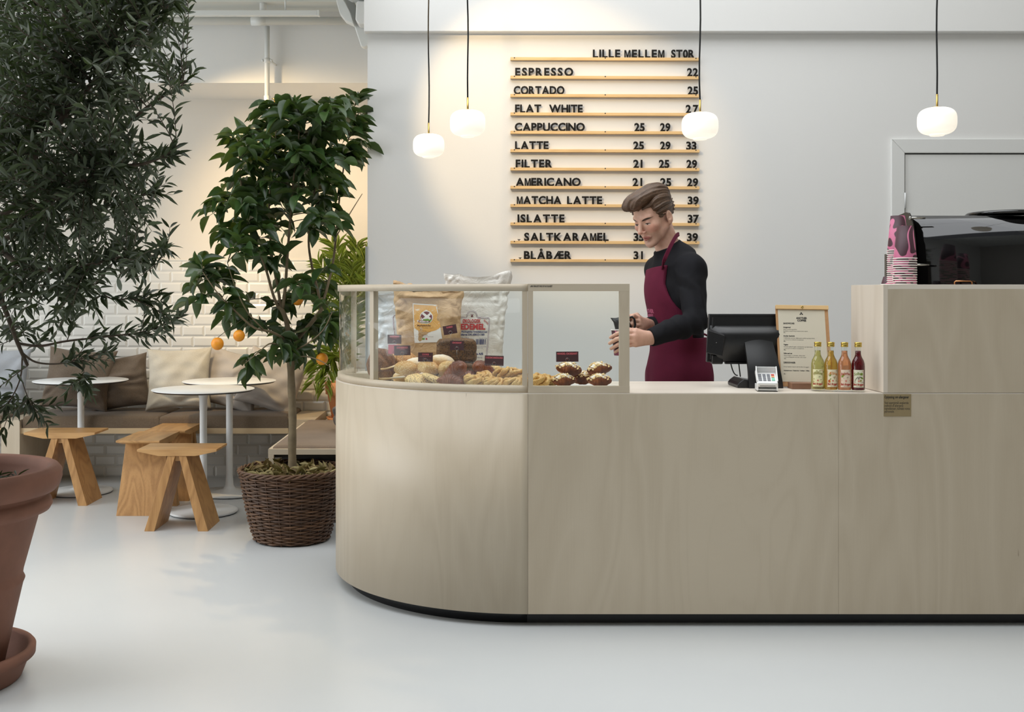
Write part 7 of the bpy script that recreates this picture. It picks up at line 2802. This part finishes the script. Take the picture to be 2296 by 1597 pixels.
def sd_handL(P):
    w_ = WL
    kn_ = [pp(1424, 746, -0.338), pp(1422, 755, -0.348), pp(1423, 764, -0.346), pp(1426, 772, -0.338)]
    d = s_cone(P, w_, kn_[0], 0.025, 0.0145)
    d = smin(d, s_cone(P, w_, kn_[1], 0.025, 0.0150), 0.014)
    d = smin(d, s_cone(P, w_, kn_[2], 0.025, 0.0148), 0.014)
    d = smin(d, s_cone(P, w_ + np.array([0, 0, -0.008]), kn_[3], 0.023, 0.0138), 0.014)
    tips = [((1404, 744, -0.354), (1385, 748, -0.346), (1369, 757, -0.318)), ((1402, 755, -0.362), (1382, 761, -0.351), (1367, 770, -0.322)),
            ((1404, 766, -0.359), (1386, 773, -0.347), (1370.5, 782, -0.320)), ((1408, 775, -0.350), (1392, 782, -0.340), (1379, 790, -0.320))]
    f = None
    for i, tp3 in enumerate(tips):
        r0 = (0.0104, 0.0107, 0.0102, 0.0090)[i]
        pts_ = [kn_[i]] + [pp(*t) for t in tp3]
        c = s_cone(P, pts_[0], pts_[1], r0 * 1.12, r0 * 1.0)
        c = smin(c, s_cone(P, pts_[1], pts_[2], r0 * 1.02, r0 * 0.92), 0.002)
        c = smin(c, s_cone(P, pts_[2], pts_[3], r0 * 0.92, r0 * 0.74), 0.002)
        f = c if f is None else np.minimum(f, c)
    d = smin(d, f, 0.006)
    th = s_cone(P, w_ + np.array([-0.02, 0.01, 0.012]), pp(1426, 742, -0.285), 0.018, 0.013)
    th = smin(th, s_cone(P, pp(1426, 742, -0.285), pp(1412, 740, -0.250), 0.0125, 0.0105), 0.004)
    th = smin(th, s_cone(P, pp(1412, 740, -0.250), pp(1398, 745, -0.236), 0.0105, 0.0085), 0.003)
    return smin(d, th, 0.010)


def sd_handR(P):
    w_ = WR
    kn_ = [pp(1431, 714, -0.138), pp(1431, 721.5, -0.150), pp(1433, 729, -0.150), pp(1436, 736, -0.142)]
    d = s_cone(P, w_, kn_[0], 0.024, 0.0135)
    for k_ in kn_[1:]:
        d = smin(d, s_cone(P, w_, k_, 0.024, 0.013), 0.012)
    tips = [((1420, 708, -0.165), (1414, 713, -0.185), (1416, 722, -0.178)), ((1421, 719, -0.180), (1416, 727, -0.196), (1421, 735, -0.190)),
            ((1424, 730, -0.182), (1419, 738, -0.195), (1425, 744, -0.186)), ((1428, 740, -0.170), (1424, 747, -0.180), (1430, 751, -0.172))]
    f = None
    for i, tp3 in enumerate(tips):
        r0 = (0.0100, 0.0102, 0.0097, 0.0085)[i]
        pts_ = [kn_[i]] + [pp(*t) for t in tp3]
        c = s_cone(P, pts_[0], pts_[1], r0 * 1.1, r0)
        c = smin(c, s_cone(P, pts_[1], pts_[2], r0, r0 * 0.9), 0.002)
        c = smin(c, s_cone(P, pts_[2], pts_[3], r0 * 0.9, r0 * 0.74), 0.002)
        f = c if f is None else np.minimum(f, c)
    d = smin(d, f, 0.006)
    th = s_cone(P, w_ + np.array([-0.015, 0.0, 0.012]), pp(1428, 707, -0.115), 0.016, 0.012)
    th = smin(th, s_cone(P, pp(1428, 707, -0.115), pp(1413, 709, -0.140), 0.0115, 0.0085), 0.004)
    return smin(d, th, 0.010)


def sd_neck(P):
    return s_cone(P, NT_, NB - u0 * 0.03, 0.054, 0.062)


def sd_body(P):
    d = smin(sd_head(P), sd_neck(P), 0.020)
    d = smin(d, sd_torso(P), 0.035)
    d = smin(d, sd_arms(P), 0.02)
    d = smin(d, sd_handL(P), 0.008)
    d = smin(d, sd_handR(P), 0.008)
    return smin(d, sd_legs(P), 0.03)


# ---- skin with brows, lashes, lips
sk_ = NT('skin')
tc = sk_.n('ShaderNodeTexCoord')
mp = sk_.n('ShaderNodeMapping')
Ri = Matrix([list(-HR[:, 0]), list(HR[:, 1]), list(HR[:, 2])])
mp.inputs['Rotation'].default_value = Ri.to_euler()
mp.inputs['Location'].default_value = -(Ri @ Vector(HC)) / HS
mp.inputs['Scale'].default_value = (1 / HS,) * 3
sk_.l(tc.outputs['Object'], mp.inputs['Vector'])
sx_ = sk_.n('ShaderNodeSeparateXYZ')
sk_.l(mp.outputs[0], sx_.inputs[0])
hx = sk_.math('ABSOLUTE', sx_.outputs['X'])
hy, hz = sx_.outputs['Y'], sx_.outputs['Z']
front = sk_.math('GREATER_THAN', hy, 0.045)


def ell_mask(cx_, cz_, rx, rz, ang=0.0, soft=0.5, bow=0.0):
    dx = sk_.math('SUBTRACT', hx, cx_)
    dz = sk_.math('SUBTRACT', hz, cz_)
    u_ = sk_.math('ADD', sk_.math('MULTIPLY', dx, math.cos(ang)), sk_.math('MULTIPLY', dz, math.sin(ang)))
    v_ = sk_.math('SUBTRACT', sk_.math('MULTIPLY', dz, math.cos(ang)), sk_.math('MULTIPLY', dx, math.sin(ang)))
    if bow:
        v_ = sk_.math('ADD', v_, sk_.math('MULTIPLY', sk_.math('MULTIPLY', u_, u_), bow))
    a = sk_.math('POWER', sk_.math('ABSOLUTE', sk_.math('DIVIDE', u_, rx)), 2.0)
    b = sk_.math('POWER', sk_.math('ABSOLUTE', sk_.math('DIVIDE', v_, rz)), 2.0)
    d = sk_.math('ADD', a, b)
    m = sk_.math('DIVIDE', sk_.math('SUBTRACT', 1.0 + soft * 0.5, d), soft, clamp=True)
    return sk_.math('MULTIPLY', m, front)


skn = sk_.noise(sk_.coords(), 55, 3)
col = sk_.ramp(skn, [(0.3, lin(205, 160, 138)), (0.7, lin(216, 173, 152))])
col = sk_.mix(sk_.math('MULTIPLY', ell_mask(0.043, -0.028, 0.024, 0.020, 0, 1.0), 0.45), col, lin(200, 130, 112))
col = sk_.mix(sk_.math('MULTIPLY', ell_mask(0.0, -0.034, 0.016, 0.012, 0, 1.0), 0.45), col, lin(202, 134, 116))
col = sk_.mix(sk_.math('MULTIPLY', ell_mask(0.02, -0.085, 0.05, 0.034, 0, 1.2), 0.30), col, lin(150, 118, 102))
col = sk_.mix(sk_.math('MULTIPLY', ell_mask(0.0, -0.065, 0.0215, 0.0095, 0, 0.5), 0.75), col, lin(176, 92, 88))
col = sk_.mix(ell_mask(0.0, -0.0652, 0.0225, 0.0012, 0, 0.7, 6.0), col, lin(96, 46, 44))
col = sk_.mix(sk_.math('MULTIPLY', ell_mask(0.0315, 0.007, 0.017, 0.009, -0.1, 0.9), 0.35), col, lin(160, 108, 92))
col = sk_.mix(ell_mask(0.0315, -0.0025, 0.0118, 0.0030, -0.08, 0.4, 10), col, lin(206, 196, 188))
col = sk_.mix(ell_mask(0.0300, -0.0022, 0.0050, 0.0034, 0, 0.4), col, lin(44, 36, 30))
col = sk_.mix(ell_mask(0.0320, 0.0012, 0.0135, 0.0021, -0.08, 0.6, 16), col, lin(44, 30, 24))
col = sk_.mix(ell_mask(0.0325, 0.0215, 0.0205, 0.0047, 0.12, 0.6, 6), col, lin(62, 42, 30))
sk_.base(col)
sk_.set(Roughness=0.48)
sk_.p.inputs['Subsurface Weight'].default_value = 0.12
sk_.p.inputs['Subsurface Radius'].default_value = (0.012, 0.004, 0.002)
M['skin'] = sk_.m

person = thing('person', 'person in black shirt and plum apron pouring from a black jug into a paper cup', 'person', (PE[0], PE[1], 0))
lo_ = np.array([WL[0] - 0.26, 4.80, -0.02])
hi_ = np.array([EL[0] + 0.14, 5.66, HC[2] + 0.17])
V, Q = sdf_mesh(sd_body, lo_, hi_, 0.0034)
V[:, 2] = np.maximum(V[:, 2], 0.001)
link_mesh('body', np_mesh('body', V, Q, M['skin'], True), person)

# ---- hair
def sd_hair(P):
    q = hq(P)
    x, y, z = q[..., 0], q[..., 1], q[..., 2]
    g_ = np.interp(y, [-0.12, -0.06, -0.030, -0.012, 0.010, 0.022, 0.036, 0.052, 0.10], [-0.085, -0.078, -0.062, 0.006, 0.008, -0.012, 0.012, 0.058, 0.074]).astype(np.float32)
    d = s_ell(q, (0, -0.014, 0.036), (0.0815, 0.104, 0.093))
    d = smax(d, (g_ - z) * 0.6, 0.006)
    t = s_ell(q, (0.004, 0.010, 0.108), (0.066, 0.088, 0.034))
    t = smin(t, s_ell(q, (-0.004, 0.078, 0.106), (0.056, 0.040, 0.031)), 0.02)
    t = smin(t, s_ell(q, (-0.022, 0.104, 0.098), (0.034, 0.026, 0.022)), 0.015)
    t = smin(t, s_ell(q, (0.0, -0.060, 0.085), (0.070, 0.060, 0.044)), 0.03)
    t = smin(t, s_ell(np.stack([np.abs(x), y, z], -1), (0.068, -0.010, 0.064), (0.020, 0.062, 0.040)), 0.02)
    t = smin(t, s_ell(q, (0.0, -0.098, 0.020), (0.055, 0.020, 0.060)), 0.02)
    d = smin(d, t, 0.014)
    # locks combed back and to the side
    th = np.arctan2(x + 0.25 * (y - 0.02) * (z > 0.05), z - 0.02)
    nz = vnoise(q * np.array([1.0, 0.35, 1.0], dtype=np.float32), 30, 4)
    ph = th * 20 + 2.4 * nz + y * 16
    d = d + 0.0030 * np.sin(ph) + 0.0012 * np.sin(ph * 2.6 + 1.3 + nz) + 0.0008 * vnoise(q * np.array([1, 0.25, 1], dtype=np.float32), 80, 6)
    return d * 0.75 * HS


hm = NT('brown_hair')
hv = hm.n('ShaderNodeMapping')
tcx = hm.n('ShaderNodeTexCoord')
hv.inputs['Rotation'].default_value = Ri.to_euler()
hv.inputs['Location'].default_value = -(Ri @ Vector(HC))
hm.l(tcx.outputs['Object'], hv.inputs['Vector'])
hs = hm.n('ShaderNodeMapping')
hs.inputs['Scale'].default_value = (1, 0.12, 1)
hm.l(hv.outputs[0], hs.inputs['Vector'])
hn = hm.noise(hs.outputs[0], 330, 4, 0.7)
hm.base(hm.ramp(hn, [(0.3, lin(54, 38, 27)), (0.55, lin(92, 67, 47)), (0.8, lin(130, 99, 72))]))
hm.set(Roughness=0.42)
hm.bump(hn, 0.5, 0.003)
V, Q = sdf_mesh(sd_hair, HC - 0.17, HC + 0.19, 0.0022)
link_mesh('hair', np_mesh('hair', V, Q, hm.m, True), person)


# ---- shirt
def wr(P, s1=9.0, s2=24.0, a1=0.006, a2=0.003, seed=2):
    return a1 * (np.abs(vnoise(P, s1, seed)) - 0.35) * 2 + a2 * vnoise(P, s2, seed + 1)


nax = (NT_ - NB)
nax = nax / np.linalg.norm(nax)
nax2 = np.array([-0.50, -0.05, 0.86])
nax2 /= np.linalg.norm(nax2)
cuL = (WL - EL) / np.linalg.norm(WL - EL)
cuR = (WR - ER) / np.linalg.norm(WR - ER)


def sd_shirt(P):
    a = sd_armL(P) - 0.0105
    # folds gathered at the elbow and along the forearm
    tf = ((P - EL.astype(np.float32)) @ cuL.astype(np.float32))
    a = a - 0.0045 * np.sin(tf * 95 + 3.0 * vnoise(P, 14, 3)) * np.exp(-((tf - 0.03) / 0.10) ** 2)
    a = smax(a, tf - np.linalg.norm(WL - EL) + 0.004, 0.004)
    b = sd_armR(P) - 0.010
    b = smax(b, (P - ER.astype(np.float32)) @ cuR.astype(np.float32) - np.linalg.norm(WR - ER) + 0.05, 0.004)
    d = sd_torso(P) - 0.011
    nk = s_cone(P, NT_, NB - u0 * 0.03, 0.0595, 0.070)
    nk = smax(nk, (P - pp(1503, 551, 0.0).astype(np.float32)) @ nax2.astype(np.float32), 0.003)
    d = smin(d, nk, 0.02)
    d = smin(d, a, 0.022)
    d = smin(d, b, 0.022)
    d = smax(d, -(P[..., 2] - (PE[2] - 0.06)), 0.004)
    return d + wr(P, 8, 22, 0.0045, 0.0020) - 0.002


cotton = NT('black_cotton')
cotton.base(cotton.ramp(cotton.noise(cotton.coords(), 10, 3), [(0.3, lin(22, 22, 25)), (0.7, lin(28, 28, 32))]))
cotton.set(Roughness=0.85)
cotton.p.inputs['Specular IOR Level'].default_value = 0.2
V, Q = sdf_mesh(sd_shirt, lo_, hi_, 0.0044)
link_mesh('shirt', np_mesh('shirt', V, Q, cotton.m, True), person)

# ---- apron
ZA = float(pp(1470, 599, -0.05)[2])        # top of the bib
ZW = WA[2] + 0.005


def sd_apron(P, off=0.023):
    q = (P - CH.astype(np.float32)) @ BR.astype(np.float32)
    t, s = q[..., 0], q[..., 1]
    z = P[..., 2]
    base = sd_torso(P)
    skirt_ = s_ell(P, PE - u0 * 0.20, (0.128, 0.172, 0.36), BR)
    base = smin(base, skirt_, 0.05)
    base = smin(base, smin(sd_legs(P), s_ell(P, PE, (0.118, 0.165, 0.150), BR), 0.05), 0.02)
    d = base - off - 0.0035 * vnoise(P, 9, 9) - 0.0025 * np.sin(s * 60 + 4 * vnoise(P, 6, 2)) * np.clip((ZW - z) / 0.3, 0, 1)
    inner = -(base - off + 0.013)
    d = smax(d, inner, 0.002)
    w_ = np.interp(z, [ZW - 0.03, ZW + 0.07, ZA - 0.08, ZA + 0.02], [0.40, 0.168, 0.104, 0.094]).astype(np.float32)
    d = smax(d, np.abs(s) - w_, 0.003)
    d = smax(d, np.where(z > ZW - 0.01, -t - 0.0, -t - 0.115), 0.003)
    d = smax(d, z - ZA - 0.10 * s, 0.003)
    d = smax(d, 0.56 - z, 0.003)
    return d * 0.8


ap = NT('plum_cotton')
an = ap.noise(ap.coords(), 700, 2, 0.6)
ap.base(ap.ramp(ap.math('ADD', ap.math('MULTIPLY', an, 0.5), ap.math('MULTIPLY', ap.noise(ap.coords(), 8, 3), 0.5)), [(0.35, lin(86, 24, 46)), (0.65, lin(106, 33, 58))]))
ap.set(Roughness=0.85)
ap.p.inputs['Specular IOR Level'].default_value = 0.2
ap.bump(an, 0.15, 0.001)
V, Q = sdf_mesh(sd_apron, lo_, hi_, 0.0036)
apo = link_mesh('apron', np_mesh('apron', V, Q, ap.m, True), person)
# stitched hem of the bib and the neck strap
def on_front(s, z, off=0.001):
    """point of the apron's outside at lateral s and height z"""
    o = CH + lb3 * s
    o[2] = z
    t = np.linspace(0.30, 0.0, 400)
    P = (o[None] + fb[None] * t[:, None]).astype(np.float32)
    d = sd_apron(P)
    i = int(np.argmax(d < 0)) if (d < 0).any() else 200
    return Vector(o + fb * (t[i] + off))


sp_ = [on_front(0.082, ZA - 0.006), Vector(pp(1489, 585, -0.125)), Vector(pp(1496, 568, -0.128)), Vector(pp(1504, 551, -0.112)), Vector(pp(1512, 536, -0.075)), Vector(pp(1519, 526, -0.02)), Vector(pp(1522, 526, 0.05)), Vector(pp(1516, 536, 0.11))]
fine = []
for i in range(len(sp_) - 1):
    p0, p1, p2, p3 = sp_[max(i - 1, 0)], sp_[i], sp_[i + 1], sp_[min(i + 2, len(sp_) - 1)]
    for q in range(6):
        t = q / 6
        fine.append(0.5 * (p1 * 2 + (p2 - p0) * t + (p0 * 2 - p1 * 5 + p2 * 4 - p3) * t * t + (p1 * 3 - p0 - p2 * 3 + p3) * t ** 3))
rb2 = MB()
g = []
for i in range(len(fine) - 1):
    p = fine[i]
    tn = (fine[i + 1] - fine[i]).normalized()
    nrm = Vector((0.30, -0.94, 0.15))
    sd = tn.cross(nrm).normalized() * 0.0085
    nn = sd.cross(tn).normalized() * 0.0022
    g.append([p - sd - nn, p + sd - nn, p + sd + nn, p - sd + nn, p - sd - nn])
rb2.sheet(g, smooth=False)
rb2.build('strap', ap.m, apo)
tie = MB()
bk_ = pp(1571, 752, 0.06)
tie.tube([bk_ + np.array([-0.01, -0.06, 0.005]), bk_ + np.array([0.012, -0.03, 0.006]), bk_ + np.array([0.03, -0.02, -0.002]), bk_ + np.array([0.04, -0.02, 0.004])], 0.005, 8)
tie.tube([bk_ + np.array([0.035, -0.02, 0.0]), bk_ + np.array([0.045, -0.02, -0.06]), bk_ + np.array([0.04, -0.02, -0.19])], 0.0045, 8)
tie.build('apron_tie', ap.m, apo)
lt2 = MB()
for t_, z_, wd in (('ANOTHER', gz(703, YPn - 0.1), 0.125), ('COFFEE', gz(715, YPn - 0.1), 0.105)):
    vs, fs = glyphs(t_, 0.0255, 0.0012)
    xs_ = [v[0] for v in vs]
    k_ = wd / (max(xs_) - min(xs_))
    # across the chest: his right is where the line begins
    lt2.add([on_front(-wd / 2 + (v[0] - min(xs_)) * k_ - 0.038, z_ + v[1], 0.0015) for v in vs], fs)
lt2.build('lettering', plain('apron_pink_print', lin(176, 84, 116), 0.7), apo)

# ---- trousers and shoes, below the counter
def sd_trousers(P):
    d = sd_legs(P)
    d = smin(d, s_ell(P, PE, (0.118, 0.165, 0.150), BR), 0.05) - 0.010
    d = smax(d, P[..., 2] - PE[2] - 0.06, 0.004)
    d = smax(d, 0.07 - P[..., 2], 0.004)
    return d + wr(P, 10, 24, 0.004, 0.002, 5)


V, Q = sdf_mesh(sd_trousers, np.array([lo_[0] + 0.2, 4.95, 0.0]), np.array([hi_[0], hi_[1], PE[2] + 0.1]), 0.007)
link_mesh('trousers', np_mesh('trousers', V, Q, plain('grey_chino', lin(140, 134, 124), 0.85), True), person)


def sd_shoes(P):
    d = np.full(P.shape[:-1], 1.0, dtype=np.float32)
    for a in (AN_L, AN_R):
        d = np.minimum(d, s_cone(P, a - u0 * 0.045, a - u0 * 0.050 + fb * 0.15, 0.044, 0.038))
    return smax(d, 0.002 - P[..., 2], 0.003)


V, Q = sdf_mesh(sd_shoes, np.array([lo_[0], 4.90, -0.02]), np.array([hi_[0], hi_[1], 0.16]), 0.006)
link_mesh('shoes', np_mesh('shoes', V, Q, M['black'], True), person)

# ---- what he holds
cz_ = gz(797, CUPC[1])
ch_ = gz(739, CUPC[1]) - cz_
hc_ = thing('paper_cup', 'pink and plum paper cup with white rim held in the hand', 'paper cup', (CUPC[0], CUPC[1], cz_))
MB().lathe([(0, 0.004), (0.0285, 0.004), (0.030, 0.0), (0.0425, ch_ - 0.003), (0.041, ch_ - 0.003), (0.029, 0.008), (0, 0.008)], (CUPC[0], CUPC[1], cz_), 40).build('wall', M['cup_print'], hc_)
MB().lathe([(0.0415, ch_ - 0.0042), (0.0448, ch_ - 0.0034), (0.0455, ch_ - 0.0018), (0.0448, ch_), (0.0412, ch_ - 0.0004)], (CUPC[0], CUPC[1], cz_), 40).build('rim', M['cup_paper'], hc_)
jz = gz(748, JUGC[1])
jt = gz(716, JUGC[1]) + 0.012
jg = thing('milk_jug', 'black milk jug with a spout held in the hand above the cup', 'jug', (JUGC[0], JUGC[1], jz))
Rj = Matrix.Translation((JUGC[0], JUGC[1], jz)) @ Matrix.Rotation(R(-14), 4, 'Y')
hj = jt - jz
nn = 40
g = []
for i in range(nn + 1):
    a = 2 * PI * i / nn
    row = []
    for (r_, z_) in ((0.0, 0.0), (0.034, 0.0), (0.038, 0.006), (0.038, hj * 0.35), (0.031, hj * 0.75), (0.031, hj), (0.0295, hj), (0.0295, hj * 0.75), (0.036, hj * 0.35), (0.034, 0.008), (0.0, 0.006)):
        lip = 0.016 * max(0, math.cos(a - PI)) ** 6 * max(0, (z_ / hj - 0.55) / 0.45)
        row.append(Rj @ Vector(((r_ + lip) * math.cos(a), (r_ + lip) * math.sin(a), z_ + lip * 0.5)))
    g.append(row)
MB().sheet(list(reversed(g))).build('body', plain('black_enamel', lin(24, 24, 25), 0.35), jg)
MB().tube([Rj @ Vector(p) for p in ((0.030, 0, hj * 0.85), (0.050, 0, hj * 0.86), (0.058, 0, hj * 0.70), (0.056, 0, hj * 0.35), (0.045, 0, hj * 0.15), (0.036, 0, hj * 0.18))], 0.005, 10).build('handle', M['black_plastic'], jg)
